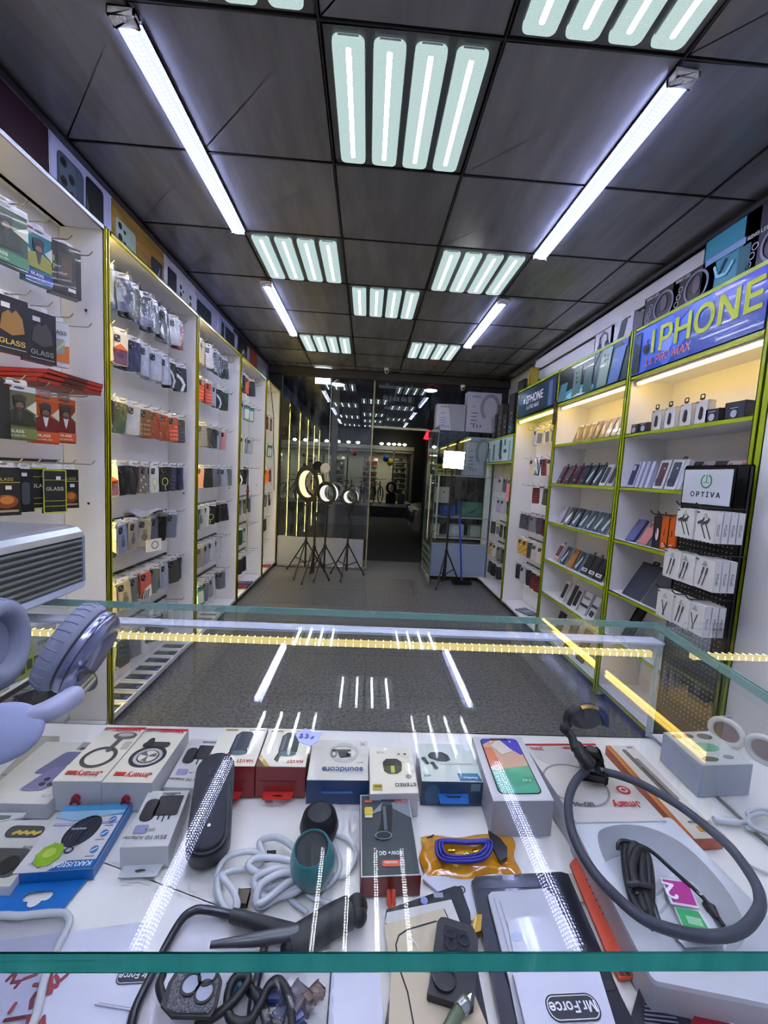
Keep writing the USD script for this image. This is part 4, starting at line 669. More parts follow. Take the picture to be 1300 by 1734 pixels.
# lower goods of the nearest bay, seen through the counter glass
MB().box((LB, 1.06, .512), (LX-.02, 2.008, .53), .002).build('shelf', WHITE, UNIT[0]); MB().box((LX-.02, 1.06, .512), (LX-.016, 2.008, .53)).build('shelf_edge', DARK, UNIT[0])
for k, (y, w_, h_, c_, lb) in enumerate(((1.555, .10, .19, S(170, 180, 90), 'yellow-green glass protector carton on the low shelf behind the headphones'), (1.665, .11, .18, S(176, 182, 178), 'pale grey glass protector carton right of the yellow-green one'), (1.44, .10, .18, S(200, 202, 198), 'white glass protector carton left of the yellow-green one'))):
    t = thing('protector_carton', lb, 'carton', (-1.31, y, .5305), (0, 0, -14)); F = frame((.0154, 0, 0), (0, 1, 0), (0, 0, 1)); MB().box((-.015, -w_/2, 0), (.015, w_/2, h_), .0015).build('carton', P(c_, .4), t)
    MB().poly(sbox(-w_*.42, .02, w_*.12, .06), 0, .0005, F).poly(sbox(w_*.2, .03, w_*.4, .07), 0, .0005, F).build('print', P(S(70, 76, 56), .4), t); MB().text('9H', .026, F @ frame((-w_*.05, .053, .0006), (-1, 0, 0), (0, -1, 0))).build('lettering', P(S(190, 196, 120), .4), t); MB().text('GLASS', .015, F @ frame((w_*.38, .115, .0002), (-1, 0, 0), (0, -1, 0)), bold=True).build('small_lettering', P(S(90, 96, 60), .4), t)
hang_row(1, UNIT[0], 'nearest left bay', 6, 1.32, .085, .475, ['br', 'bk', 'br', 'bk', 'ol', 'bk', 'br'], .165, -1.285, 1, 'lowest')
t = thing('yellow_tag', 'crumpled yellow tag between the low shelf and the dark cases', 'tag', (-1.262, 1.70, .43)); MB().sphere((0, 0, 0), .03, 1, (.4, 1.1, .9)).build('tag', P(S(190, 196, 70), .5), t); MB().tube([(0, 0, .025), (0, .002, .085)], .0015, 5).build('string', BLACK, t)
# ================================================================ RIGHT SHELF GOODS
A_, B_ = 'unit behind cable rack', 'unit under green picture'
def leaner(lab, px, py, shz, w, h, col, style='window', th=.016, lean=24, yaw=0, tab=False, group=None, x=1.63, dx=None):
    """a boxed phone case leaning back on a right-hand shelf; its lower front edge stands where the photo shows it"""
    p = at(px, py, z=shz) if dx is None else np.array([dx[0], dx[1], shz])
    if dx is None: p = np.array([x, at(px, py, x=x)[1], shz])
    t = thing('boxed_phone_case', lab, 'phone case box', (p[0], p[1], shz+.0005+.0), (0, lean, yaw), group); F = frame((-.0002, 0, h/2), (0, -1, 0), (0, 0, 1))
    m = P(col, .35, coat=.35) if style != 'plain' else P(col, .5)
    MB().box((0, -w/2, 0), (th, w/2, h), .0015).build('box', m, t)
    A = lambda pg, c, z=.0002, r=.3, nm='print': MB().poly(pg, z, z+.0004, F).build(nm, P(c, r, coat=.4), t)
    if style == 'window': A(rrect(w*.62, h*.72, .006, 2), (.03, .032, .04), nm='window')
    elif style == 'navy': A(rrect(w*.66, h*.8, .006, 2), S(40, 46, 100), nm='window'); A(rrect(w*.3, h*.2, .004, 2, -w*.12, h*.26), (.6, .6, .65), .0007)
    elif style == 'maroon': A(rrect(w*.62, h*.8, .006, 2), S(84, 28, 36), nm='window'); A(rrect(w*.5, h*.14, .003, 1, -w*.1, -h*.22), S(30, 32, 60), .0007); A(ell(w*.16, w*.16, 10, w*.1, h*.2), S(160, 160, 160), .0007)
    elif style == 'slate': A(rrect(w*.62, h*.8, .006, 2), S(46, 52, 74), nm='window'); A(rrect(w*.5, h*.14, .003, 1, -w*.1, -h*.22), S(24, 26, 50), .0007); A(ell(w*.16, w*.16, 10, w*.1, h*.2), S(170, 175, 180), .0007)
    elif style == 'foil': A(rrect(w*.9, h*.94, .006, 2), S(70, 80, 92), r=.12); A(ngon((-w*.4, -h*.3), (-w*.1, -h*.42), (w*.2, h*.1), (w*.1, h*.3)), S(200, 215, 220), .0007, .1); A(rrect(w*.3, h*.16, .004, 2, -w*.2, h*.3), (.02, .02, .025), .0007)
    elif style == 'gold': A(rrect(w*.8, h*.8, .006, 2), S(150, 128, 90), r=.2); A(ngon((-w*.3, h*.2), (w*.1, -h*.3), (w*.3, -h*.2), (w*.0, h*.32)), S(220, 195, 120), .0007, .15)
    elif style == 'band': A(rrect(w*.9, h*.62, .004, 2, 0, h*.12), (.02, .022, .028)); A(sbox(-w*.45, -h*.34, w*.45, -h*.18), (.75, .75, .75)); A(sbox(-w*.2, -h*.29, w*.2, -h*.23), (.1, .1, .12), .0007); A(ell(.008, .008, 10, w*.3, -h*.26), (.02, .02, .02), .0007)
    elif style == 'redwin': A(rrect(w*.8, h*.6, .004, 2, 0, h*.1), S(110, 40, 44)); A(sbox(-w*.4, -h*.42, w*.4, -h*.28), (.6, .3, .3)); [A(ell(.01, .01, 8, -w*.2+k*w*.2, h*.25), (.02, .02, .02), .0007) for k in range(3)]
    elif style == 'pouch': A(rrect(w*.94, h*.96, .01, 3), tuple(min(1, v*1.25+.02) for v in col), r=.15); A(rrect(w*.3, h*.18, .006, 2, -w*.22, h*.32), tuple(v*.5 for v in col), .0007)
    elif style == 'redside':
        A(rrect(w*.8, h*.9, .004, 2), S(58, 64, 80), r=.15); A(ell(w*.18, h*.1, 10, -w*.15, h*.32), (.02, .02, .02), .0007); A(sbox(-w*.1, -h*.3, w*.2, -h*.24), S(170, 176, 185), .0007)
    if tab: MB().poly(rrect(w*.34, .03, .010, 3, 0, h/2+.010).difference(ell(w*.14, .008, 10, 0, h/2+.014)), -th, -th+.0015, F).build('hang_tab', BLACK, t)
    return t
def xr(px0, px1, n): return [px0+(px1-px0)*k/(n-1) for k in range(n)]
z1, z2, z3, z4, z5 = SHELF_Z[:5]
gold = [S(196, 180, 150), S(200, 176, 140), S(206, 186, 150), S(120, 90, 60), S(190, 150, 70), S(150, 120, 70), S(110, 86, 50), S(170, 150, 90)]  # warm tone of the lamp above is put into these box colours
for k, px in enumerate(xr(972, 1046, 8)): leaner(f'gold-lit boxed phone case, {NTH[k]} from left, top shelf, {B_}', px, 742, z1, .078, .155, gold[k], 'gold', group='gold lit boxes', lean=20)
for k, px in enumerate(xr(944, 1030, 8)):
    st = ('redside', 'redside', 'redside', 'redside', 'foil', 'foil', 'window', 'window')[k]; c = (S(110, 20, 34), S(120, 18, 30), S(130, 16, 26), S(60, 60, 70), S(50, 52, 60), S(60, 62, 70), S(205, 207, 212), S(170, 175, 182))[k]
    leaner(f'{("dark-faced red","dark-faced red","glossy red","red-edged dark","dark glossy","dark glossy","white","pale grey")[k]} boxed phone case, {NTH[k]} from left, second shelf, {B_}', px, 815, z2, .076, .165, c, st, tab=k < 6, lean=22)
for k, px in enumerate(xr(944, 1020, 7)): leaner(f'shiny foil-fronted boxed phone case, {NTH[k]} from left, third shelf, {B_}', px, 890, z3, .08, .16, (S(150, 140, 160), S(80, 70, 90), S(50, 60, 64), S(150, 160, 170), S(160, 170, 178), S(150, 158, 166), S(170, 172, 186))[k], 'foil' if k not in (0,) else 'pouch', lean=24)
for k, px in enumerate(xr(938, 1012, 7)):
    st = ('redwin', 'foil', 'pouch', 'foil', 'band', 'band', 'band')[k]; c = (S(200, 196, 196), S(130, 140, 146), S(150, 104, 60), S(150, 170, 190), S(60, 62, 70), S(60, 62, 70), S(44, 50, 54))[k]
    leaner(f'{("red windowed","silver foil","brown pouch","blue foil","black banded","black banded","dark green banded")[k]} case pack, {NTH[k]} from left, fourth shelf, {B_}', px, 950, z4, .076, .165, c, st, tab=k in (0, 4, 5, 6), lean=24)
for k, (px, lb) in enumerate(((948, 'white carton with a slim dark window'), (962, 'black edged carton behind the white ones'), (970, 'white carton with a black phone window'), (984, 'wide white carton with dark lettering'), (1000, 'white carton with a blue banner'))):
    t = leaner(f'{lb}, fifth shelf, {B_}', px, 1020, z5, (.075, .05, .08, .10, .08)[k], .17, S(200, 200, 202) if k != 1 else (.03, .03, .03), 'window' if k in (0, 2) else 'plain', lean=20)
    F = frame((-.0004, 0, .085), (0, -1, 0), (0, 0, 1))
    if k == 3: MB().text('GLASS', .018, F @ frame((-.042, .03, 0)), bold=True).build('lettering', P((.06, .06, .07)), t); MB().poly(sbox(-.05, -.03, .05, -.01), 0, .0005, F).build('banner', P(S(40, 50, 90)), t)
    if k == 4: MB().poly(sbox(-.038, -.0, .038, .02), 0, .0005, F).build('banner', P(S(60, 76, 120)), t); MB().poly(ngon((-.03, -.06), (.02, -.07), (.03, -.03), (-.02, -.02)), 0, .0005, F).build('phone_print', P(S(50, 60, 66)), t)
for k, px in enumerate((940, 962, 985)): leaner(f'dark folded case standing low, {NTH[k]} from the left, bottom row, {B_}', px, 1055, SHELF_Z[5], .09, .24, K1, 'pouch', lean=14)
# unit behind the rack
def upright(name, lab, cat, px, py, shz, w, d, h, col, x=1.62, fn=None, group=None):
    y = at(px, py, x=x)[1]; t = thing(name, lab, cat, (x, y, shz+.0005), None, group); MB().box((0, -w/2, 0), (d, w/2, h), .002).build('carton', P(col, .4), t)
    if fn: fn(t, frame((-.0003, 0, 0), (0, -1, 0), (0, 0, 1)))
    return t
def globe(t, F): MB().poly(ell(.034, .034, 16, .0, .028), 0, .0005, F).build('globe_print', P(S(170, 174, 190), .4), t); MB().text('AirTag', .006, F @ frame((-.02, .052, 0))).build('lettering', P((.5, .5, .52)), t) if False else MB().poly(sbox(-.02, .052, .02, .055), 0, .0005, F).build('print', P((.5, .5, .52)), t)
def dongle(t, F):
    MB().poly(Polygon([(-.013, .035), (-.006, .085), (.004, .09), (.014, .075), (.012, .03), (.0, .022)]), 0, .0005, F).build('product_print', BLACK, t); MB().poly(sbox(-.03, .11, -.018, .114), 0, .0005, F).build('print', BLACK, t)
    MB().poly(rrect(.03, .03, .008, 2, 0, .135).difference(rrect(.018, .014, .004, 2, 0, .138)), -.002, -.001, F).build('hang_tab', BLACK, t)
for k, px in enumerate((1073, 1088)): upright('globe_carton', f'small dark carton with a pale globe, {("leftmost","second from left")[k]}, top shelf, {A_}', 'carton', px, 725, z1, .072, .07, .062, S(48, 50, 62), fn=globe)
for k, px in enumerate((1110, 1132, 1158, 1184)): upright('white_carton', f'white carton with a black plug picture, {NTH[k]} of four, top shelf, {A_}', 'carton', px, 715, z1, .078, .04, .118, S(206, 206, 208), fn=dongle, group='four white cartons')
upright('globe_carton', 'dark carton with a pale globe right of the four white cartons', 'carton', 1205, 700, z1, .075, .08, .068, S(44, 46, 60), fn=globe); upright('globe_carton', 'larger dark carton with a pale globe, right end of the top shelf', 'carton', 1243, 692, z1, .10, .09, .082, S(36, 40, 60), fn=globe)
upright('cream_carton', 'small cream carton behind the dark globe cartons', 'carton', 1216, 690, z1, .06, .04, .095, S(214, 190, 130), x=1.74)
for k, px in enumerate((1066, 1076, 1084, 1093)): leaner(f'lilac white boxed case with {"navy window" if k == 0 else "plain spine"}, {NTH[k]} from left, second shelf, {A_}', px, 815, z2, .075 if k == 0 else .03, .165, S(186, 188, 214), 'navy' if k == 0 else 'plain', th=.03, lean=14)
for k, px in enumerate((1112, 1133, 1147)): leaner(f'white boxed case with {("maroon","slate blue","no")[k]} window, second shelf, {A_}', px, 820, z2, (.082, .085, .03)[k], .17, S(200, 202, 210), ('maroon', 'slate', 'plain')[k], th=.03, lean=14, tab=k == 1)
for k, (px, c, lb) in enumerate(((1158, (.03, .03, .035), 'black curved'), (1180, S(140, 140, 145), 'clear crinkled'), (1200, (.04, .035, .05), 'dark'), (1222, S(190, 170, 160), 'pale orange-topped'), (1245, S(206, 140, 130), 'pink'), (1262, S(196, 120, 110), 'coral'))): leaner(f'{lb} pack behind the cable rack header, second shelf', px, 815, z2, .08, .165, c, 'pouch', lean=20, x=1.68)
for k, (px, c, lb) in enumerate(((1064, S(70, 74, 130), 'blue bagged'), (1086, S(176, 116, 116), 'pink bagged'), (1104, S(60, 74, 86), 'dark silver bagged'), (1118, S(110, 104, 100), 'taupe'), (1136, S(40, 36, 52), 'dark purple'))): leaner(f'{lb} phone case leaning on the third shelf, {A_}', px, 912, z3, .08, .16, c, 'pouch', lean=30)
for k, (px, c, lb) in enumerate(((1068, S(44, 48, 68), 'large navy tablet folio leaning on the fourth shelf'), (1106, S(66, 70, 76), 'large grey tablet folio leaning on the fourth shelf'))):
    t = leaner(lb, px, 1000, z4, .17, .24, c, 'plain', lean=30, tab=True, x=1.62); MB().box((.001, -.086, .002), (.013, -.080, .238), .001).build('page_edge', P((.6, .6, .62), .4), t)
for k, (y, lb) in enumerate(((2.40, 'black folded tripod leaning on the lowest visible shelf, back left'),)):
    t = thing('folded_stand', lb, 'stand', (1.66, y, z5+.001), (0, 25, 0)); MB().box((0, -.03, 0), (.04, .03, .26), .008).build('body', BLACK, t); MB().cyl((.02, 0, .26), (.02, 0, .29), .012, 10).build('cap', DARK, t)
# ---- header signs
def sign(name, lab, y0, y1, z0, z1_, bg):
    t = thing(name, lab, 'sign', (RX-.001, y1, z0)); w, h = y1-y0, z1_-z0
    MB().box((0, -w, 0), (.012, 0, h), .002).build('panel', bg if hasattr(bg, 'GetPrim') else P(bg, .25, coat=.3), t)
    F = frame((-.0002, 0, 0), (0, -1, 0), (0, 0, 1))
    def A(pg, c, lvl=0, nm='print', r=.25): return MB().poly(pg.intersection(sbox(.001, .001, w-.001, h-.001)), lvl*.0005, lvl*.0005+.0004, F).build(nm, c if hasattr(c, 'GetPrim') else P(c if not isinstance(c, str) else S(c), r, coat=.3), t)
    return t, A, F, w, h
SA = NOISY('blue_sign', S(40, 92, 214), S(74, 124, 236), 1.4, rough=.3)
t, A, F, w, h = sign('shop_sign', 'bright blue sign with big yellow-green lettering over the right shelves', 1.64, 2.48, 2.074, 2.333, SA)
A(ngon((.30, 0), (.62, .26), (.84, .26), (.84, 0)), S(14, 58, 170), 0); A(ngon((.12, 0), (.2, .06), (.28, 0)), S(18, 66, 180), 1); A(ngon((.22, .10), (.3, .17), (.36, .13), (.3, .06)), S(126, 156, 244), 1); A(ngon((.56, .26), (.70, .10), (.84, .16), (.84, .26)), S(36, 60, 200), 1); A(ngon((.3, .26), (.36, .2), (.46, .26)), S(60, 90, 206), 1)
for k in range(7): A(LineString([(.36+.012*k, 0), (.52+.012*k, .17)]).buffer(.0008), S(120, 150, 230), 2)
A(rrect(.06, .23, .008, 3, .045, .125), S(34, 52, 70), 2); A(rrect(.06, .23, .008, 3, .045, .125).difference(rrect(.054, .222, .007, 3, .045, .125)), S(16, 20, 30), 3); A(ngon((.02, .05), (.07, .14), (.074, .02), (.03, .012)), S(16, 24, 34), 3); A(rrect(.022, .006, .003, 2, .04, .226), (.01, .01, .012), 3); A(ngon((.018, .2), (.03, .23), (.073, .232), (.07, .16)), S(60, 90, 140), 3)
apple = Point(0, 0).buffer(.021).union(Point(.014, 0).buffer(.021)).union(ell(.046, .05, 20, .007, -.010)).difference(Point(.042, .003).buffer(.014)).difference(Point(.007, .030).buffer(.012)).union(affinity.rotate(ell(.010, .022, 12, .012, .036), -30))
A(affinity.translate(apple, .118, .135), (.012, .014, .02), 2, 'apple_mark')
MB().box((.166, .092, .0018), (.190, .220, .0028), T=F).text('PHONE', .128, F @ frame((.214, .092, .0018)), .0010, bold=True).build('lettering', P(S(186, 200, 26), .4), t); MB().text('15 PRO MAX', .040, F @ frame((.118, .030, .0014)), .0003, bold=True, slant=.1).build('white_outline', P((.8, .8, .86), .4), t); MB().text('15 PRO MAX', .040, F @ frame((.118, .030, .0020)), .0004, bold=False, slant=.1).build('small_lettering', P(S(190, 10, 30), .4), t)
SB = NOISY('teal_sign', S(22, 44, 54), S(60, 96, 112), 2.2, rough=.25)
t, A, F, w, h = sign('phone_picture', 'dark green picture of several phones over the right shelves', 2.52, 3.43, 2.074, 2.333, SB)
A(ngon((.0, .0), (.35, .0), (.6, .26), (.0, .26)), S(14, 26, 34), 0); A(ell(.5, .10, 24, .30, .03), S(90, 160, 180), 1); A(ell(.3, .06, 24, .3, .025), S(150, 210, 225), 2)
for k, (x, hh, c, sk) in enumerate(((.08, .14, S(80, 130, 140), .04), (.30, .22, S(96, 128, 124), .02), (.46, .23, S(70, 100, 104), .02), (.66, .25, S(130, 160, 150), .05), (.80, .22, S(86, 120, 190), .06))):
    pg = affinity.skew(rrect(.12, hh, .012, 3, x, hh/2+.004), xs=math.degrees(math.atan(sk/hh))); A(pg, tuple(v*.55 for v in c), 3); A(affinity.scale(pg, .94, .97), c, 4)
    if k in (1, 3):
        for j in range(3): A(ell(.022, .022, 14, x-.02+.018*j*.3+sk*.3, hh-.04-j*.035), (.03, .05, .05), 5); A(ell(.012, .012, 10, x+.018+sk*.3, hh-.045-j*.03), (.04, .06, .06), 5)
A(ngon((.82, .26), (.9, .26), (.9, .2)), S(80, 90, 180), 5); MB().text('realme', .022, F @ frame((.33, .010, .0035)), bold=False).build('lettering', P((.85, .9, .9)), t) if False else A(ngon((.24, .004), (.32, .022), (.42, .012), (.44, .006)), S(220, 235, 235), 5)
SC_ = NOISY('dark_sign', S(10, 22, 32), S(40, 70, 88), 1.8, rough=.25)
t, A, F, w, h = sign('shop_sign', 'dark blue sign with white phone lettering, farthest of the right signs', 3.47, 4.38, 2.074, 2.333, SC_)
A(ell(.3, .1, 20, .16, .17), S(70, 110, 130), 0); A(affinity.translate(affinity.scale(apple, .9, .9), .19, .15), (.75, .78, .8), 2, 'apple_mark'); MB().text('IPHONE', .075, F @ frame((.24, .112, .0012)), .0006, bold=True).build('lettering', P((.72, .74, .76), .4), t); MB().text('14 PRO MAX', .036, F @ frame((.26, .05, .0012)), .0006, bold=True).build('small_lettering', P((.6, .62, .64), .4), t)
A(rrect(.09, .22, .012, 3, .80, .12), S(90, 110, 140), 1); A(rrect(.07, .22, .012, 3, .865, .13), S(50, 60, 90), 2); A(rrect(.03, .22, .006, 2, .03, .12), S(90, 100, 116), 1)
t, A, F, w, h = sign('phone_poster', 'pale aqua phone poster on the low right unit', 4.43, 5.38, 1.622, 1.898, P(S(176, 206, 206), .35, coat=.3))
for x, y, w_, h_, c in ((.06, .16, .05, .2, (.02, .02, .025)), (.12, .09, .08, .18, S(110, 140, 140)), (.30, .12, .06, .2, S(70, 90, 96)), (.55, .16, .09, .2, S(60, 76, 80)), (.57, .05, .07, .05, (.02, .02, .02)), (.72, .12, .1, .04, S(60, 70, 74)), (.70, .22, .04, .07, (.02, .02, .025)), (.86, .12, .05, .22, S(140, 165, 165))): A(rrect(w_, h_, .008, 2, x, y), c, 1)
# ---- cartons on top of the right units
def topbox(lab, px0, px1, py, w, h, col, fn, name='top_carton', d=.12, x=1.66, yaw=0, name2=None):
    y = at((px0+px1)/2, py, x=x)[1]; t = thing(name, lab, 'carton', (x, y, 2.3605), (0, 0, yaw), None); MB().box((0, -w/2, 0), (d, w/2, h), .003).build('carton', P(col, .4), t); fn(t, frame((-.0004, 0, 0), (0, -1, 0), (0, 0, 1))); return t
def ringp(t, F, w=.3):
    MB().poly(Point(.03, .10).buffer(.080, 12).difference(Point(.03, .10).buffer(.068, 12)).intersection(sbox(-.2, .01, .2, .3)), 0, .0006, F).build('ring_print', P(S(120, 120, 140)), t); MB().poly(ell(.05, .09, 16, .03, .11), 0, .0006, F).build('print', P(S(90, 76, 90)), t); MB().text('RING LED', .016, F @ frame((-.12, .175, 0)), bold=True).build('lettering', P((.6, .6, .65)), t)
    c = MB()
    for k in range(3): c.poly(Point(-.10+.012*k, .06+.035*k).buffer(.016, 6).difference(Point(-.10+.012*k, .06+.035*k).buffer(.012, 6)), 0, .0006, F)
    c.build('small_print', P((.4, .4, .45)), t)
topbox('black ring light carton on top of the blue sign, left of two', 1100, 1135, 510, .28, .20, K1, ringp); topbox('black ring light carton on top of the blue sign, beside the teal carton', 1150, 1190, 490, .28, .20, K1, ringp); topbox('black ring light carton at the right picture edge, beyond the teal carton', 1285, 1330, 400, .28, .30, (.016, .012, .022), ringp)
def tealp(t, F):
    MB().poly(sbox(-.13, .17, .09, .20), 0, .0006, F).build('banner', P(S(120, 150, 190)), t); MB().poly(LineString([(-.07, .14), (-.05, .09), (.0, .08), (.03, .12)]).buffer(.008), 0, .0006, F).build('cable_print', P(S(130, 190, 210)), t); MB().poly(LineString([(-.01, .15), (-.04, .10)]).buffer(.006), 0, .0006, F).build('print', P(S(10, 40, 60)), t); MB().poly(rrect(.06, .12, .004, 2, .09, .10), 0, .0006, F).build('side_print', P(S(24, 90, 100)), t)
topbox('teal carton with a cable print on top of the blue sign', 1200, 1260, 450, .30, .30, S(44, 130, 150), tealp)
def headp(t, F):
    MB().poly(LineString([(-.05, .06), (-.045, .12), (.0, .145), (.045, .12), (.05, .06)]).buffer(.007), 0, .0006, F).build('print', P((.06, .06, .07)), t); MB().poly(ell(.05, .07, 14, -.045, .045).union(ell(.05, .07, 14, .045, .045)), 0, .0006, F).build('product_print', P((.015, .015, .02)), t)
def tabp(t, F):
    MB().poly(ngon((-.04, .03), (.0, .15), (.06, .16), (.03, .04)), 0, .0006, F).build('product_print', P((.02, .03, .035)), t); MB().poly(LineString([(-.06, .03), (-.02, .02), (.0, .06)]).buffer(.006), 0, .0006, F).build('print', P((.1, .1, .1)), t); MB().poly(sbox(.07, .145, .085, .157), 0, .0006, F).build('mark', BLACK, t)
topbox('white carton with a headphone picture on top of the green picture', 1008, 1035, 575, .24, .165, S(196, 196, 206), headp); topbox('white carton with a dark tablet picture, next to the black ring light cartons', 1038, 1068, 545, .24, .175, S(190, 190, 200), tabp)
# ---- small packs tied to the posts
t = thing('hanging_tag', 'dark red card hanging on the post between the two phone signs', 'card', (1.572, 3.45, 1.90)); MB().poly(rrect(.05, .20, .008, 3, 0, .10), 0, .004, frame((-.0, 0, 0), (0, -1, 0), (0, 0, 1))).build('card', P(S(50, 24, 34), .4), t); MB().poly(ell(.02, .02, 10, 0, .05).union(ell(.02, .02, 10, .005, .12)), .0042, .005, frame((0, 0, 0), (0, -1, 0), (0, 0, 1))).build('print', P(S(150, 110, 110)), t)
t = thing('pink_case', 'pink phone case hanging on the post of the low right unit', 'phone case', (1.57, 4.42, 1.18)); MB().poly(rrect(.09, .19, .012, 3, 0, .095), 0, .008, frame((0, 0, 0), (0, -1, 0), (0, 0, 1))).build('case_body', P(S(230, 140, 150), .4), t); MB().poly(ell(.012, .012, 10, .0, .03), .008, .0086, frame((0, 0, 0), (0, -1, 0), (0, 0, 1))).build('print', P(S(250, 210, 210)), t)
t = thing('flat_packet', 'grey flat packet on the base of the dark-signed hook unit', 'packet', (1.70, 3.95, .071), (0, 0, 20)); MB().box((-.07, -.10, 0), (.07, .10, .012), .003).build('packet', P(S(110, 120, 140), .3), t); MB().poly(rrect(.1, .05, .005, 2), .012, .0124).build('print', P(S(150, 160, 175)), t)
# ---- black cable rack
t = thing('cable_rack', 'black perforated display rack with a white header card', 'display rack', (0, 0, 0)); bx = 1.53
ya, yb = at(1158, 800, x=bx)[1], at(1268, 800, x=bx)[1]
MB().box((bx, yb, .10), (bx+.03, ya, 1.52), .006).build('back_board', P((.012, .012, .013), .35), t)
holes = MB()
for j in range(46):
    for k in range(14):
        y, z = yb+.03+k*(ya-yb-.06)/13, .34+j*.0225
        if z < 1.30: holes.cyl((bx-.0004, y, z), (bx-.0001, y, z), .0042, 6)
tag(holes.build('perforation', P((.30, .30, .30), .3), t), kind='stuff')
yc0, yc1 = at(1242, 800, x=1.46)[1], at(1160, 800, x=1.46)[1]
MB().box((1.462, yc0-.01, 1.335), (1.47, yc1+.012, 1.505), .004).build('header_frame', BLACK, t); Fh = frame((1.4605, yc1, 1.345), (0, -1, 0), (0, 0, 1)); wc = yc1-yc0
MB().poly(sbox(0, 0, wc, .15), 0, .0015, Fh).build('header_card', P(S(200, 206, 216), .4), t)
arc = LineString([(wc*.5+.026*math.cos(a), .100+.028*math.sin(a)) for a in np.linspace(math.radians(118), math.radians(422), 30)]).buffer(.0028)
MB().poly(arc.union(sbox(wc*.5-.002, .092, wc*.5+.002, .128)).union(ell(.006, .006, 8, wc*.5-.010, .094)).union(ell(.006, .006, 8, wc*.5+.010, .094)), .0018, .0024, Fh).build('emblem', P(S(40, 150, 80), .4), t)
MB().text('O P T I V A', .0215, Fh @ frame((wc*.5, .032, .0018)), .0006, bold=True, center=True).build('lettering', P(S(30, 40, 60), .4), t)
MB().box((1.44, yb+.02, 0), (1.56, ya-.02, .05), .006).box((1.535, yb+.02, .05), (1.555, ya-.02, .12)).build('foot', BLACK, t)
def cable_box(lab, y, ztop, x, n_style, w=.104, h=.126):
    q = thing('cable_carton', lab, 'carton', (x, y, ztop-h), (0, 0, -4), 'white cable cartons on the black rack'); F = frame((-.0004, 0, 0), (0, -1, 0), (0, 0, 1)); m = MB(); m.box((0, -w/2, 0), (.028, w/2, h), .0015); m.build('carton', P(S(226, 226, 224), .45), q)
    k = MB()
    if n_style == 0:
        for dx in (-.012, .014): k.poly(LineString([(dx-.012, .078), (dx+.02, .018)]).buffer(.0025).union(affinity.rotate(sbox(dx-.028, .073, dx-.002, .084), 25)).union(affinity.rotate(sbox(dx-.004, .074, dx+.004, .098), -25)), 0, .0005, F)
    elif n_style == 1:
        for dx in (-.010, .010): k.poly(LineString([(dx-.012, .018), (dx+.004, .078)]).buffer(.0022).union(LineString([(dx+.001, .066), (dx+.006, .088)]).buffer(.004)), 0, .0005, F)
    else:
        for dx, s_ in ((-.010, 1), (.010, -1)): k.poly(LineString([(dx+.014*s_, .018), (dx-.006*s_, .08)]).buffer(.0022), 0, .0005, F)
    k.poly(sbox(-w/2+.004, h-.012, -w/2+.018, h-.006), 0, .0005, F); k.build('cable_print', P((.06, .06, .07)), q)
    MB().text('OPTIVA', .0055, F @ frame((0, h-.030, 0)), center=True).poly(Point(0, h-.017).buffer(.006).difference(Point(0, h-.017).buffer(.0045)), 0, .0005, F).build('lettering', P(S(90, 110, 100)), q)
    MB().text('OPTIVA', .009, frame((.018, -w/2-.0005, .03), (0, 0, 1), (-1, 0, 0)), bold=True).build('side_lettering', P((.2, .2, .22)), q)
for r, (zt, cols) in enumerate(((at(1170, 862, x=1.36)[2], ((1158, 2, 0), (1193, 4, 0))), (at(1160, 937, x=1.36)[2], ((1135, 2, 1), (1158, 2, 1), (1192, 3, 1))), (at(1150, 1010, x=1.36)[2], ((1122, 2, 2), (1150, 2, 1), (1175, 3, 2))))):
    pyr = (890, 965, 1040)[r]
    for c, (px, n, sty) in enumerate(cols):
        y = at(px, pyr, x=1.36)[1]
        hook(t, (bx, y+.006, zt+.012), (1.33, y+.006, zt+.012), BLACK)
        for k in range(n): cable_box(f'white cable carton, {"foremost" if k == 0 else NTH[k]+" from front"}, {NTH[c]} stack, {("upper","middle","lower")[r]} row of black rack', y, zt, 1.36+.03*k, sty)
for k, px in enumerate((1114, 1127, 1140)):
    y = at(px, 880, x=1.40)[1]; q = thing('cable_blister', ('black' if k == 0 else 'orange') + ' cable blister hanging left of the rack cartons' + ('', ', left orange one', ', right orange one')[k], 'cable pack', (1.40, y, 1.115)); c = (.025, .025, .028) if k == 0 else S(214, 96, 24); F = frame((-.0004, 0, 0), (0, -1, 0), (0, 0, 1))
    MB().box((0, -.026, 0), (.012, .026, .155), .002).build('carton', P(c, .35), q); MB().poly(rrect(.03, .018, .006, 2, 0, .160).difference(ell(.012, .006, 8, 0, .162)), -.006, -.005, F).build('hang_tab', P(c, .35), q)
    MB().poly(ell(.02, .02, 12, 0, .025).difference(ell(.012, .012, 12, 0, .025)) if k else ell(.02, .06, 12, .004, .07), 0, .0006, F).build('print', P((.8, .75, .7)), q); MB().poly(sbox(-.002, .07, .002, .10), .0006, .0012, F).build('small_print', P((.05, .03, .02)), q); hook(t, (bx, y, 1.28), (1.37, y, 1.28), BLACK)
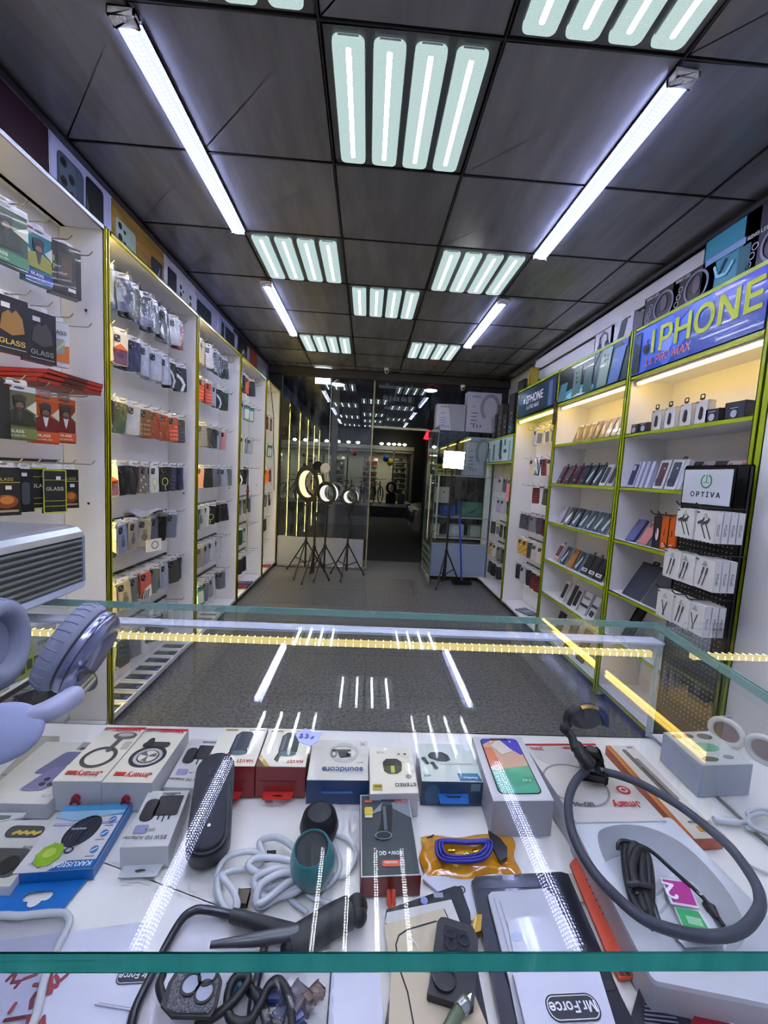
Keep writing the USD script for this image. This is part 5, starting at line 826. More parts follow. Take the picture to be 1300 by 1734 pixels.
# ================================================================ THE GLASS COUNTER
ZG, ZS = 1.115, .865
def spline(pts, n=8, closed=False):
    p = np.asarray(pts, float); k = len(p); out = []
    for i in range(k if closed else k-1):
        a, b, c, d = (p[(i+j) % k] if closed else p[min(max(i+j, 0), k-1)] for j in (-1, 0, 1, 2))
        for s in np.arange(n)/n: out.append(.5*((2*b)+(c-a)*s+(2*a-5*b+4*c-d)*s*s+(3*b-a-3*c+d)*s**3))
    if not closed: out.append(p[-1])
    return np.array(out)
CGLASS = CLEAR('counter_glass', (.982, .990, .985), f0=.010, gain=.80)
EDGEG = usdkit.material(stage, '/World/Looks/glass_edge_green', {'gp': ('geometry', {}), 'mp': ('mapping', dict(scale=(6, 1, 1))), 'nz': ('noise_texture', dict(scale=9.0, detail=5.0)), 'r': ('rgb_ramp', dict(ramp=[(.3, S(50, 172, 158)), (.62, S(70, 195, 176)), (.8, S(140, 220, 205))])), 'p': ('principled_bsdf', dict(roughness=.2, specular_ior_level=.6))}, [('gp.position', 'mp.vector'), ('mp.vector', 'nz.vector'), ('nz.fac', 'r.fac'), ('r.color', 'p.base_color')], surface='p.BSDF')
EDGEL = P(S(120, 160, 150), .15)
t = thing('glass_counter', 'glass-topped display counter across the foreground', 'counter')
top = Polygon([(-1.25, .216), (.548, .216), (.632, .815), (-1.25, .815)])
pn = MB().poly(top, ZG-.0135, ZG).build('top_pane', CGLASS, t)
MB().box((-1.25, .2145, ZG-.0137), (.548, .2162, ZG+.0002), .0006).build('front_edge', EDGEG, pn); MB().box((-1.25, .8145, ZG-.0135), (.632, .8165, ZG)).build('back_edge', EDGEL, pn)
MB().poly(Polygon([(.547, .216), (.549, .216), (.633, .815), (.631, .815)]), ZG-.0135, ZG+.0001).build('side_edge', EDGEL, pn)
MB().box((-1.25, .800, .72), (.625, .808, ZG-.0137)).build('back_pane', CGLASS, t)
ep = MB().box((.632, .22, ZS), (.640, .80, ZG-.014)).build('end_pane', CGLASS, t); MB().box((.6315, .7995, ZS), (.6405, .803, ZG-.014)).build('end_edge', P(S(190, 205, 200), .15), ep)
MB().box((-1.25, .20, ZS-.02), (.645, .799, ZS), .002).build('display_board', P((.82, .80, .76), .25), t)
MB().box((-1.25, .24, .0), (.645, .79, ZS-.021)).build('cabinet_body', WHITE, t)
MB().box((-1.25, .764, 1.084), (.62, .7995, 1.090), .001).build('pale_band', P((.72, .76, .9), .3), t)  # pale bluish band under the glass along its back edge
def led_strip(parent, x0, x1):
    s = MB().box((x0, .786, 1.046), (x1, .798, 1.062), .003).build('led_strip', EM((1.0, .82, .32), .56), parent); d = MB()
    for x in np.arange(x0+.01, x1-.004, .0152): d.box((x-.0007, .7850, 1.050), (x+.0007, .7862, 1.058)).box((x-.0007, .788, 1.0616), (x+.0007, .795, 1.0626))
    tag(d.build('led_chips', EM((1.0, .90, .5), 2.4), s), kind='stuff')
led_strip(t, -1.1, .615)
t = thing('glass_counter', 'second glass counter beyond the glass partition at the right', 'counter')
pn = MB().poly(Polygon([(.552, .0), (.5535, .216), (.637, .815), (.70, .83), (1.36, .83), (1.36, .0)]), ZG-.0135, ZG).build('top_pane', CGLASS, t); MB().poly(Polygon([(.5525, .216), (.5545, .216), (.639, .815), (.637, .815)]), ZG-.0135, ZG+.0001).build('side_edge', EDGEL, pn)
MB().box((.66, .820, .72), (1.36, .828, ZG-.0137)).build('back_pane', CGLASS, t); MB().box((.648, .0, ZS-.02), (1.36, .815, ZS), .002).build('display_board', P((.84, .82, .78), .25), t); MB().box((.66, .02, 0), (1.36, .80, ZS-.021)).build('cabinet_body', WHITE, t); led_strip(t, .70, 1.34)
# ---- flat boxes on the display board
def slab(name, lab, cat, fl, fr, bl, yb, col, side=None, zb=ZS, group=None, bevel=.0015):
    """a box lying on the board: its top's front-left, front-right and back-left corners and the foot of its front, as the photograph shows them"""
    Y = at(fl[0], yb, z=zb)[1]; h = max(at(fl[0], fl[1], y=Y)[2]-zb, .006)
    p0, p1, p2 = (at(*q, z=zb+h) for q in (fl, fr, bl)); u = p1-p0; w = math.hypot(u[0], u[1]); a = math.atan2(u[1], u[0]); n = np.array([-math.sin(a), math.cos(a), 0]); d = float((p2-p0)@n); sk = float((p2-p0)@(u/w))
    t = thing(name, lab, cat, (p0[0], p0[1], zb+.0003), (0, 0, math.degrees(a)), group)
    q = Polygon([(0, 0), (w, 0), (w+sk*.6, d), (sk*.6, d)])
    MB().poly(q, 0, h-.0006).build('carton', side or P(col, .4), t); MB().poly(q.buffer(-.0002), h-.0006, h).build('lid', P(col, .35, coat=.3), t)
    sh = np.eye(4); sh[0, 1] = sk*.6/d; Fv = frame((0, 0, h)) @ sh                        # u to the right, v away
    Ft = Fv @ frame((w, d, 0), (-1, 0, 0), (0, -1, 0))                                     # as the customer reads it
    def A(pg, c, lvl=0, nm='print', r=.3): return MB().poly(pg.intersection(sbox(0, 0, w, d)), .0002+lvl*.0003, .0004+lvl*.0003, Fv).build(nm, c if hasattr(c, 'GetPrim') else P(c, r, coat=.3), t)
    def X(s, hh, x, y, c, bold=False, nm='lettering'): return MB().text(s, hh*.60, Ft @ frame((x, y, .0014)), .0002, bold).build(nm, c if hasattr(c, 'GetPrim') else P(c, .4), t)
    return t, A, X, w, d, h
RED, INK, GY = S(196, 30, 36), (.04, .04, .05), (.30, .30, .31)
CRM = S(236, 230, 210); SIDEG = P((.62, .63, .65), .4)
def tab(t, w, h, col, x0=.25, x1=.75, z=.012, dy=.010):
    MB().poly(ngon((w*x0, 0), (w*x1, 0), (w*(x1-.03), -.016), (w*(x0+.03), -.016)).difference(ell(w*.22, .006, 14, w*(x0+x1)/2, -.008)), z, z+.0012, frame((0, -.0002, 0))).build('hang_tab', col, t)
t, A, X, w, d, h = slab('accessory_carton', 'white carton with a lilac phone picture, left edge of the display, back row', 'carton', (-45, 1360), (80, 1362), (78, 1256), 1385, S(214, 210, 198), SIDEG)
A(sbox(w*.62, d*.86, w*.95, d), S(150, 156, 150), 0); A(affinity.skew(rrect(.035, .052, .006, 2, w*.60, d*.62), xs=18), S(110, 108, 140), 1); A(affinity.skew(rrect(.036, .050, .006, 2, w*.66, d*.36), xs=18), S(122, 120, 156), 2)
for k in range(3): A(ell(.009, .008, 10, w*.66+.012*(k % 2), d*.27+.010*(k//2)), (.03, .03, .04), 3)
X('H03', .013, w*.12, d*.10, INK, nm='lettering'); X('ITK', .009, w*.06, d*.88, GY)
t, A, X, w, d, h = slab('accessory_carton', 'narrow beige carton standing behind the lilac phone carton', 'carton', (-10, 1322), (30, 1322), (58, 1246), 1340, S(178, 172, 156)); A(sbox(.003, .01, w-.003, .014), S(150, 145, 130)); 
for k, (a, b, c_, lab) in enumerate((((88, 1323), (171, 1323), (182, 1232), 'white carton with a magnetic ring holder picture, red lettering, left of two alike'), ((172, 1325), (257, 1326), (250, 1234), 'white carton with a round magnetic mount picture, red lettering, right of two alike'))):
    t, A, X, w, d, h = slab('accessory_carton', lab, 'carton', a, b, c_, 1373, CRM, SIDEG)
    MB().box((.0, d+.0002, 0), (w, d+.001, h)).build('red_back', P(RED, .4), t) if False else A(sbox(0, d-.006, w, d), RED)
    X('Magnetic', .012, w*.06, d*.90-.002 if False else .006, RED, True); X('HOLDER', .008, w*.62, .006, GY, True)
    X('Jmary', .016, w*.10, d*.86, RED, True); A(sbox(w*.12, d*.10, w*.34, d*.16), RED, 1)
    if k == 0:
        A(ell(.052, .050, 28, w*.50, d*.40).difference(ell(.040, .038, 24, w*.50, d*.40)), S(66, 64, 66), 1); A(LineString([(w*.58, d*.52), (w*.62, d*.78)]).buffer(.004), S(90, 88, 90), 2); A(ell(.038, .018, 18, w*.66, d*.82), S(96, 94, 96), 3); A(ell(.026, .010, 14, w*.67, d*.825), S(180, 180, 178), 4); A(rrect(.012, .02, .003, 2, w*.88, d*.62), S(190, 186, 170), 1)
    else:
        A(ell(.056, .052, 28, w*.52, d*.44).difference(ell(.030, .028, 20, w*.52, d*.44)), S(48, 46, 48), 1); A(ell(.044, .040, 24, w*.53, d*.43).difference(ell(.034, .031, 20, w*.53, d*.43)), S(190, 190, 190), 2); A(rrect(.044, .014, .005, 2, w*.52, d*.66), S(60, 58, 62), 2); A(ell(.012, .024, 12, w*.34, d*.70), S(56, 54, 60), 3)
        for j in range(3): A(Polygon([(w*.52, d*.44), (w*.52+.014*math.cos(2.1*j), d*.44+.013*math.sin(2.1*j)), (w*.52+.014*math.cos(2.1*j+.7), d*.44+.013*math.sin(2.1*j+.7))]), S(120, 120, 122), 3)
    MB().cyl((w*.5, -.0005, h*.45), (w*.5, -.004, h*.45), .006, 12).tube([(w*.5-.006, -.004, h*.3), (w*.5, -.006, h*.6), (w*.5+.006, -.004, h*.3)], .0025, 6).build('red_cord_knot', P(S(150, 24, 40), .5), t)
def charger(lab, a, b, c_, yb):
    t, A, X, w, d, h = slab('charger_carton', lab, 'carton', a, b, c_, yb, S(206, 205, 202), SIDEG)
    A(rrect(.020, .040, .009, 3, w*.25, d*.62), (.02, .02, .022), 1); A(rrect(.034, .036, .002, 1, w*.64, d*.70), (.025, .025, .03), 1); A(sbox(w*.50, d*.44, w*.54, d*.54).union(sbox(w*.74, d*.44, w*.78, d*.54)), S(60, 60, 64), 1); A(sbox(w*.625, d*.40, w*.655, d*.54), (.02, .02, .02), 1); A(rrect(.018, .014, .002, 1, w*.26, d*.28), S(150, 150, 190), 1)
    X('SAMSUNG', .0062, w*.18, d*.06, INK, True); X('25W PD Adapter', .0088, w*.10, d*.84, S(70, 70, 74)); X('USB-C', .005, w*.42, d*.72, S(90, 90, 94)); return t, w, h
charger('white plug charger carton behind, half hidden by the dark oval case', (277, 1333), (345, 1336), (316, 1251), 1353)
t, w, h = charger('white plug charger carton in front with a folded hanging tab', (203, 1436), (285, 1433), (246, 1340), 1472)
tab(t, w, h, P((.6, .62, .66), .3), .06, .9, .004)
for k, (a, b, c_, lab) in enumerate((((345, 1297), (431, 1298), (379, 1232), 'red and white speaker carton, left of two, partly behind the dark oval case'), ((433, 1298), (517, 1299), (456, 1234), 'red and white speaker carton, right of two, next to the blue-fronted carton'))):
    t, A, X, w, d, h = slab('speaker_carton', lab, 'carton', a, b, c_, 1351, CRM, P(S(138, 26, 32), .35, coat=.3))
    A(Polygon([(w*.36, d*.36), (w*.36, d*.78), (w*.45, d*.88), (w*.66, d*.88), (w*.76, d*.78), (w*.76, d*.36), (w*.64, d*.28), (w*.46, d*.28)]), S(36, 42, 50), 1); A(ell(w*.38, d*.12, 20, w*.56, d*.31), S(76, 96, 108), 2); A(sbox(w*.40, d*.38, w*.46, d*.80), S(70, 80, 92), 2); A(LineString([(w*.40, d*.36), (w*.34, d*.16), (w*.40, d*.12), (w*.42, d*.30)]).buffer(.0014), (.03, .03, .03), 3); A(ngon((0, 0), (w*.0, d*.30), (w*.28, d*.0)), S(190, 150, 50), 1); A(ngon((.0, 0), (.0, d*.18), (w*.17, 0)), S(90, 66, 24), 2)
    X('HAVIT', .0105, w*.06, d*.86, RED, True); A(sbox(w*.08, d*.90, w*.34, d*.94), S(170, 150, 90), 1); A(sbox(w*.6, d*.92, w*.95, d*.94), (.2, .2, .2), 1); tab(t, w, h, P(S(206, 50, 40), .3), .16, .78, .010)
    MB().box((w*.08, -.0006, h*.52), (w*.84, 0, h*.55)).build('fold_line', P(S(100, 16, 22), .4), t)
t, A, X, w, d, h = slab('earbud_carton', 'white and navy earphone carton with blue mirrored lettering', 'carton', (519, 1321), (624, 1322), (530, 1253), 1361, S(216, 212, 202), P(S(18, 58, 104), .35, coat=.3))
A(ell(w*.52, d*.52, 26, w*.58, d*.66).difference(ell(w*.40, d*.36, 22, w*.58, d*.66)), S(190, 190, 186), 1); A(rrect(w*.34, d*.055, .002, 2, w*.53, d*.71), S(70, 66, 66), 2); A(ell(w*.11, d*.20, 14, w*.40, d*.62).difference(ell(w*.06, d*.12, 12, w*.40, d*.62)), S(120, 118, 118), 2); A(ngon((w*.46, d*.66), (w*.64, d*.70), (w*.68, d*.55), (w*.52, d*.52)), S(66, 66, 68), 3); A(sbox(w*.62, d*.55, w*.70, d*.63), S(80, 80, 80), 3)
X('soundcore', .0165, w*.08, d*.72, S(40, 90, 150), True); X('Sport X', .004, w*.08, d*.60, GY); A(LineString([(w*.88, d*.93), (w*.95, d*.86)]).buffer(.0007).union(LineString([(w*.95, d*.93), (w*.88, d*.86)]).buffer(.0007)), GY, 1)
MB().poly(sbox(w*.25, -.003, w*.75, 0), h*.5, h*.53).build('tab_slot', P(S(60, 110, 170), .3), t)
t, A, X, w, d, h = slab('earbud_carton', 'cream earbud carton with a yellow and black earbud case picture', 'carton', (626, 1345), (709, 1343), (628, 1266), 1384, CRM, SIDEG)
A(Polygon([(w*.30, d*.55), (w*.30, d*.64), (w*.38, d*.71), (w*.62, d*.71), (w*.72, d*.64), (w*.72, d*.55)]), S(50, 48, 46), 1); A(Polygon([(w*.30, d*.55), (w*.72, d*.55), (w*.70, d*.44), (w*.60, d*.38), (w*.42, d*.38), (w*.32, d*.44)]), S(90, 92, 40), 1); A(sbox(w*.47, d*.40, w*.55, d*.55), S(190, 196, 70), 2); A(ell(w*.13, d*.11, 12, w*.39, d*.48).union(ell(w*.13, d*.11, 12, w*.62, d*.48)), (.06, .06, .05), 3); A(rrect(w*.2, d*.12, .002, 2, w*.16, d*.12), S(190, 170, 40), 1); A(ell(w*.13, d*.09, 14, w*.84, d*.32), S(120, 120, 116), 1); A(ell(.005, .004, 8, w*.82, d*.82).union(ell(.004, .003, 8, w*.68, d*.82)), INK, 1)
X('STEREO', .0110, w*.02, d*.82, S(66, 66, 68), True); X('TWS', .007, w*.66, d*.12, GY); X('BASS', .005, w*.76, d*.86, INK, True)
t, A, X, w, d, h = slab('earbud_carton', 'pale mint earbud carton with navy front and blue tab', 'carton', (714, 1323), (819, 1325), (708, 1259), 1363, S(204, 214, 206), P(S(26, 62, 96), .3, coat=.3))
A(Polygon([(w*.18, d*.58), (w*.16, d*.66), (w*.22, d*.74), (w*.42, d*.75), (w*.52, d*.66), (w*.54, d*.54), (w*.46, d*.49), (w*.30, d*.51)]), S(30, 34, 44), 1)
for px, py in ((.08, .50), (.22, .38)): A(ell(w*.08, d*.08, 10, w*px, d*py+d*.06).union(LineString([(w*px, d*py+d*.06), (w*(px+.05), d*(py-.06))]).buffer(.003)).union(ell(w*.07, d*.05, 10, w*(px+.05), d*(py-.06))), S(40, 46, 56), 2)
A(ngon((w*.62, d*.02), (w*.98, d*.02), (w*.94, d*.20), (w*.60, d*.20)), S(40, 110, 150), 1); A(sbox(w*.35, d*.42, w*.9, d*.46), S(190, 190, 170), 1); X('A5S', .007, w*.84, d*.86, S(80, 90, 96), True); X('SmartBuds', .006, w*.08, d*.90, (.75, .8, .85), True)
MB().poly(ngon((w*.26, 0), (w*.76, 0), (w*.72, -.020), (w*.28, -.020)).difference(ngon((w*.36, -.003), (w*.66, -.003), (w*.60, -.009), (w*.42, -.009))), h*.46, h*.46+.0014).build('hang_tab', P(S(40, 100, 180), .3), t); MB().box((w*.80, -.0005, h*.62), (w*.95, 0, h*.92)).build('small_label', P(S(110, 136, 150)), t); MB().poly(ell(w*.25, h*1.0, 18, w*.19, h*.36).intersection(sbox(0, .003, w, h)), 0, .0005, frame((0, -.0002, 0), (1, 0, 0), (0, 0, 1))).build('shape_print', P(S(44, 84, 116)), t)
# smartphone carton
t, A, X, w, d, h = slab('phone_carton', 'white smartphone carton with a colourful screen picture on the lid', 'carton', (835, 1357), (938, 1356), (806, 1248), 1417, S(206, 204, 206), P(S(176, 176, 184), .4))
scr = rrect(w*.74, d*.88, .009, 4, w*.50, d*.52); ins = lambda pg: pg.intersection(rrect(w*.70, d*.855, .008, 4, w*.50, d*.52))
A(scr, (.02, .02, .024), 1); A(ins(sbox(0, 0, w, d)), S(90, 176, 140), 2, r=.15); A(ins(ngon((0, d*.40), (w, d*.50), (w, d), (0, d))), S(214, 176, 150), 3, r=.15); A(ins(ngon((0, d*.44), (w*.36, d*.52), (w*.30, d*.78), (0, d*.82))), S(226, 140, 110), 4, r=.15); A(ins(ngon((0, d*.78), (w*.40, d*.95), (w*.8, d*.66), (w, d*.72), (w, d), (0, d))), S(92, 84, 196), 5, r=.15); A(ins(ngon((w*.30, d*.82), (w*.50, d*.94), (w*.68, d*.72), (w*.45, d*.66))), S(226, 214, 196), 6, r=.15); A(rrect(w*.36, d*.035, .002, 2, w*.5, d*.93), (.02, .02, .024), 7)
X('9:41', .0085, w*.22, d*.72, (.8, .86, .84)); A(ell(.004, .004, 8, w*.32, d*.885).union(ell(.004, .004, 8, w*.70, d*.885)), (.8, .8, .85), 7)
# neck holder carton, lanyard carton
t, A, X, w, d, h = slab('accessory_carton', 'large white carton with red mirrored lettering under the neck holder', 'carton', (975, 1393), (1128, 1390), (884, 1260), 1440, S(208, 203, 196), SIDEG)
A(sbox(0, d-.005, w, d), RED); X('NECK HOLDER', .0115, .004, .010, RED, True); X('2IN1', .0125, w*.78, .011, RED, True); X('MG-01', .012, w*.66, d*.80, (.10, .10, .11), True); X('Jmary', .019, w*.12, d*.80, RED, True)
A(ell(.022, .018, 20, w*.82, d*.34), RED, 1); A(ell(.014, .011, 16, w*.82, d*.34).difference(ell(.009, .006, 14, w*.82, d*.34)), (.8, .75, .72), 2); A(LineString([(w*.30+.050*math.cos(v), d*.42+.045*math.sin(v)) for v in np.linspace(0, 6.28, 30)]).buffer(.0016), S(150, 146, 140), 1); A(ell(w*.5, d*.3, 20, w*.3, d*.82), S(198, 194, 190), 0)
t, A, X, w, d, h = slab('accessory_carton', 'slim white carton with orange sides and a grey tripod picture', 'carton', (1166, 1421), (1226, 1419), (1030, 1263), 1440, S(208, 202, 192), P(S(176, 84, 36), .4))
A(sbox(0, 0, w*.16, d), S(176, 80, 32), 0); A(LineString([(w*.50, d*.92), (w*.56, d*.40)]).buffer(.0045), S(96, 92, 90), 1); A(LineString([(w*.64, d*.80), (w*.72, d*.36)]).buffer(.0045), S(130, 126, 122), 1); A(LineString([(w*.57, d*.70), (w*.62, d*.34)]).buffer(.002), S(40, 40, 40), 2); A(sbox(w*.5, d*.05, w*.85, d*.10), S(206, 130, 60), 1); X('LIVE STREAM', .006, .003, d*.86, INK, True); X('selfie', .006, .006, .006, S(200, 110, 50), True)
# blue power carton
t, A, X, w, d, h = slab('power_carton', 'bright blue and white carton with a black speaker and green fruit picture', 'carton', (20, 1480), (158, 1471), (110, 1366), 1499, S(210, 206, 206), P(S(16, 104, 176), .3, coat=.3))
A(sbox(0, d*.80, w, d), S(70, 150, 200), 1); A(ngon((0, d*.80), (w*.3, d*.72), (w, d*.84), (w, d*.88), (0, d*.9)), S(150, 190, 215), 2); A(sbox(w*.05, d*.66, w*.95, d*.70), S(176, 160, 196), 1); A(ngon((w*.42, 0), (w*.60, d*.12), (w, d*.12), (w, 0)), S(20, 104, 180), 2); A(sbox(w*.965, 0, w, d), S(16, 80, 140), 3)
sp = affinity.rotate(ell(w*.42, d*.50, 26, w*.52, d*.56), -20); A(sp, S(30, 34, 46), 2)
for k in range(7): A(sbox(w*(.36+.05*k), d*.2, w*(.372+.05*k), d*.95).intersection(sp), S(60, 66, 84), 3)
A(affinity.translate(ell(w*.12, d*.10, 14, w*.52, d*.27), 0, 0), S(40, 44, 56), 2); A(ell(w*.075, d*.06, 12, w*.52, d*.27), S(170, 174, 180), 3); A(Polygon([(w*(.30+.155*(1+.12*(k % 2))*math.cos(k*.35)), d*(.22+.155*(1+.12*(k % 2))*math.sin(k*.35))) for k in range(18)]), S(140, 184, 40), 3); A(ell(w*.16, d*.14, 12, w*.29, d*.24), S(184, 206, 80), 4)
for v, (px, py) in enumerate(((.86, .72), (.86, .50), (.86, .26))): A(ell(w*.10, d*.11, 16, w*px, d*py), S(40, 120, 190), 2); A(affinity.rotate(sbox(w*px-.004, d*py-.001, w*px+.004, d*py+.001), 40), (.75, .8, .85), 3); A(sbox(w*(px-.07), d*(py-.10), w*(px+.05), d*(py-.085)), S(150, 150, 155), 2)
X('KAKUSIGA', .0105, w*.06, d*.905, (.82, .84, .88), True); X('KAKUSIGA', .0045, w*.44, d*.40, (.8, .8, .8), True)
MB().poly(Polygon([(-.004, -.001), (w*.92, -.001), (w*.84, -.038), (-.008, -.042)]).difference(rrect(w*.34, .012, .005, 3, w*.44, -.018).union(ell(.016, .018, 12, w*.44, -.022))), .0006, .002).build('hang_flap', P(S(20, 110, 190), .3, coat=.3), t)
# white cards with dark windows at the left edge
t, A, X, w, d, h = slab('case_carton', 'white carton with two dark windows and gold script at the left picture edge', 'carton', (-100, 1500), (16, 1502), (-8, 1388), 1518, S(200, 198, 188), SIDEG)
A(rrect(w*.62, d*.20, .008, 3, w*.58, d*.80), S(66, 68, 66), 1); A(LineString([(w*(.42+.06*k), d*(.76+.035*(k % 2))) for k in range(8)]).buffer(.0022), S(200, 170, 70), 2); A(rrect(w*.66, d*.42, .010, 3, w*.62, d*.32), S(70, 72, 70), 1); A(ell(w*.3, d*.28, 16, w*.74, d*.28), S(26, 28, 30), 2); X('love', .008, w*.08, d*.44, S(110, 108, 100))
flat_n = 0
def flat(name, lab, cat, pts, z, th, m, tilt=None, kind_name='sheet', group=None):
    P3 = np.array([at(*q, z=z+th) for q in pts]); c = P3.mean(0); t = thing(name, lab, cat, (c[0], c[1], z), None, group)
    MB().poly(Polygon(P3[:, :2]-c[:2]).buffer(0), 0, th).build(kind_name, m, t); return t, c
def onflat(t, c, z, pts, m, nm='print', th=.0004, buf=0): 
    q = np.array([at(*p, z=z) for p in pts])[:, :2]-c[:2]; MB().poly((Polygon(q) if buf == 0 else LineString(q).buffer(buf)), z-float(c[2])+.0 if False else z-ZB[str(t.GetPath())], z-ZB[str(t.GetPath())]+th).build(nm, m if hasattr(m, 'GetPrim') else P(m, .4), t)
ZB = {}
def card(name, lab, cat, pts, z, th, m, prints=(), kn='sheet', group=None):
    t, c = flat(name, lab, cat, pts, z, th, m if hasattr(m, 'GetPrim') else P(m, .4), None, kn, group); ZB[str(t.GetPath())] = z
    for k, (pp, mm, *r) in enumerate(prints): onflat(t, c, z+th+.0002*(k+1), pp, mm, r[0] if r else 'print', .0002, r[1] if len(r) > 1 else 0)
    return t, c
card('case_carton', 'white carton corner with a grey window above the gold script carton', 'carton', [(-40, 1400), (38, 1384), (45, 1376), (-10, 1376)], ZS+.012, .003, S(196, 196, 190), [([(-20, 1392), (16, 1386), (20, 1381), (-10, 1380)], S(110, 112, 110))])
# car charger carton
t, A, X, w, d, h = slab('charger_carton', 'dark grey car charger carton with a red front and a loop tab', 'carton', (611, 1487), (713, 1483), (612, 1347), 1521, S(56, 64, 70), P(S(118, 34, 36), .3, coat=.3))
fr = Polygon([(0, 0), (w, 0), (w, d), (0, d)]); A(fr.difference(sbox(.0016, .0016, w-.0016, d-.0016)), S(190, 190, 190), 1); A(ngon((w*.20, d*.72), (w*.58, d*.98), (w*.98, d*.98), (w*.98, d*.66), (w*.62, d*.80)), S(130, 138, 146), 1); A(ngon((w*.3, d), (w*.5, d*.86), (w*.8, d*.90), (w*.9, d)), S(40, 46, 54), 2)
A(Polygon([(w*.42, d*.84), (w*.64, d*.84), (w*.60, d*.60), (w*.56, d*.44), (w*.30, d*.44), (w*.38, d*.60)]), S(28, 32, 38), 3); A(ell(w*.20, d*.06, 16, w*.53, d*.86), S(70, 76, 84), 4); A(sbox(w*.44, d*.50, w*.50, d*.82), S(96, 104, 112), 4); A(ell(w*.32, d*.10, 22, w*.42, d*.44), S(120, 140, 150), 4); A(ell(w*.27, d*.08, 20, w*.42, d*.44), S(30, 40, 46), 5); A(rrect(w*.16, d*.11, .002, 2, w*.16, d*.76), S(216, 190, 60), 3); A(rrect(w*.15, d*.04, .002, 2, w*.16, d*.69), S(220, 200, 180), 3); A(rrect(w*.32, d*.065, .003, 3, w*.52, d*.13), S(214, 92, 60), 2); A(rrect(w*.16, d*.035, .002, 2, w*.16, d*.90), S(200, 90, 70), 2)
X('CAR', .012, w*.05, d*.085, S(190, 70, 60), True); X('CHARGER', .0075, w*.04, .003, (.75, .76, .78), True); X('40W+ QC', .0085, w*.26, d*.745, (.72, .74, .76), True); X('ORIGINAL', .0045, w*.37, d*.855, (.9, .85, .8), True)
MB().tube([(w*.46, -.003, .014), (w*.465, -.012, .004), (w*.50, -.018, .002), (w*.535, -.012, .004), (w*.54, -.003, .014)], .003, 8).build('loop_tab', P(S(206, 76, 54), .35), t, 50)
# orange cable pouch
PXZ = at(795, 1440, z=ZS)
q = [at(*p, z=ZS+.008)[:2]-PXZ[:2] for p in ((712, 1412), (716, 1484), (880, 1478), (866, 1408))]
t = thing('cable_pouch', 'orange see-through zip pouch holding a blue cable', 'cable pouch', (PXZ[0], PXZ[1], ZS+.0005))
def pouch(u, v):
    a = q[0]*(1-u)*(1-v)+q[1]*(1-u)*v+q[2]*u*v+q[3]*u*(1-v); b = math.sin(math.pi*u)**.5*math.sin(math.pi*v)**.5 if 0 < u < 1 and 0 < v < 1 else 0
    return (a[0]+.003*math.sin(9*v), a[1]+.003*math.sin(11*u), .002+.011*b*(1+.25*math.sin(14*u+9*v)*math.cos(17*v)))
MB().grid(pouch, 26, 16).build('film', P(S(206, 140, 20), .12, coat=.8), t, True)
def onp(pts, dz): return [at(*p, z=ZS+.012)-np.array([PXZ[0], PXZ[1], ZS])+np.array([0, 0, dz-.012]) for p in pts]
cb = MB()
for k, off in enumerate((0, 5, 10)): cb.tube(spline(onp([(738+off, 1440), (745+off, 1430+off*.5), (790, 1431+off*.6), (826-off, 1430+off*.6), (832-off, 1442), (818-off, 1462-off*.6), (780, 1467-off*.7), (745+off, 1462-off*.5)], .018+.001*k), 5, True), .0022, 6, closed=True)
cb.build('blue_cable', P(S(50, 50, 150), .35), t, 60)
MB().poly(Polygon([p[:2] for p in onp([(826, 1411), (846, 1424), (858, 1440), (858, 1456), (846, 1464), (834, 1440)], 0)]), .0125, .0165).build('black_badge', P((.012, .012, .012), .3), t); MB().poly(Polygon([p[:2] for p in onp([(722, 1418), (735, 1412), (732, 1417)], 0)]), .010, .0115).build('mark', BLACK, t)
hl = MB()
for p in ((745, 1448), (765, 1444), (790, 1450), (806, 1446), (758, 1456)): hl.sphere(onp([p], .0155)[0], .004, 1, (1.6, .7, .5))
hl.build('gold_plug', P(S(220, 180, 60), .15, metal=1.0), t); MB().box(*[onp([p], .017)[0]+np.array([0, 0, s]) for p, s in (((780, 1462), -.003), (812, 1454), )] if False else (onp([(780, 1464)], .014)[0], onp([(810, 1455)], .0185)[0]), .001).build('white_plug', P((.6, .6, .7), .3), t)
# dark oval hard case
c0, c1 = at(366, 1318, z=ZS+.03), at(352, 1428, z=ZS+.03); c = (c0+c1)/2; L_ = np.linalg.norm((c1-c0)[:2])*.86; ang = math.degrees(math.atan2(*(c0-c1)[[1, 0]]))-90
t = thing('speaker_case', 'long dark navy oval portable speaker lying on its back', 'portable speaker', (c[0], c[1], ZS+.022), (14, 0, ang))
pr = rrect(.056, L_+.052, .026, 6); b = MB()
for k, (z0, z1_, bf) in enumerate(((0, .006, -.004), (.006, .026, 0), (.026, .031, -.003), (.031, .034, -.007))): b.poly(pr.buffer(bf), z0, z1_)
b.build('shell', P(S(14, 16, 34), .4), t); MB().poly(pr.buffer(-.008), .034, .035).build('grille_cloth', P(S(22, 24, 40), .6), t); MB().poly(rrect(.018, .010, .004, 3, 0, L_*.5-.012).difference(rrect(.014, .006, .003, 3, 0, L_*.5-.012)), .035, .0356).build('emblem', P(S(50, 52, 66), .3), t); MB().cyl((.0, -L_*.5+.01, .035), (0, -L_*.5+.01, .0358), .0022, 8).build('screw', STEEL, t)
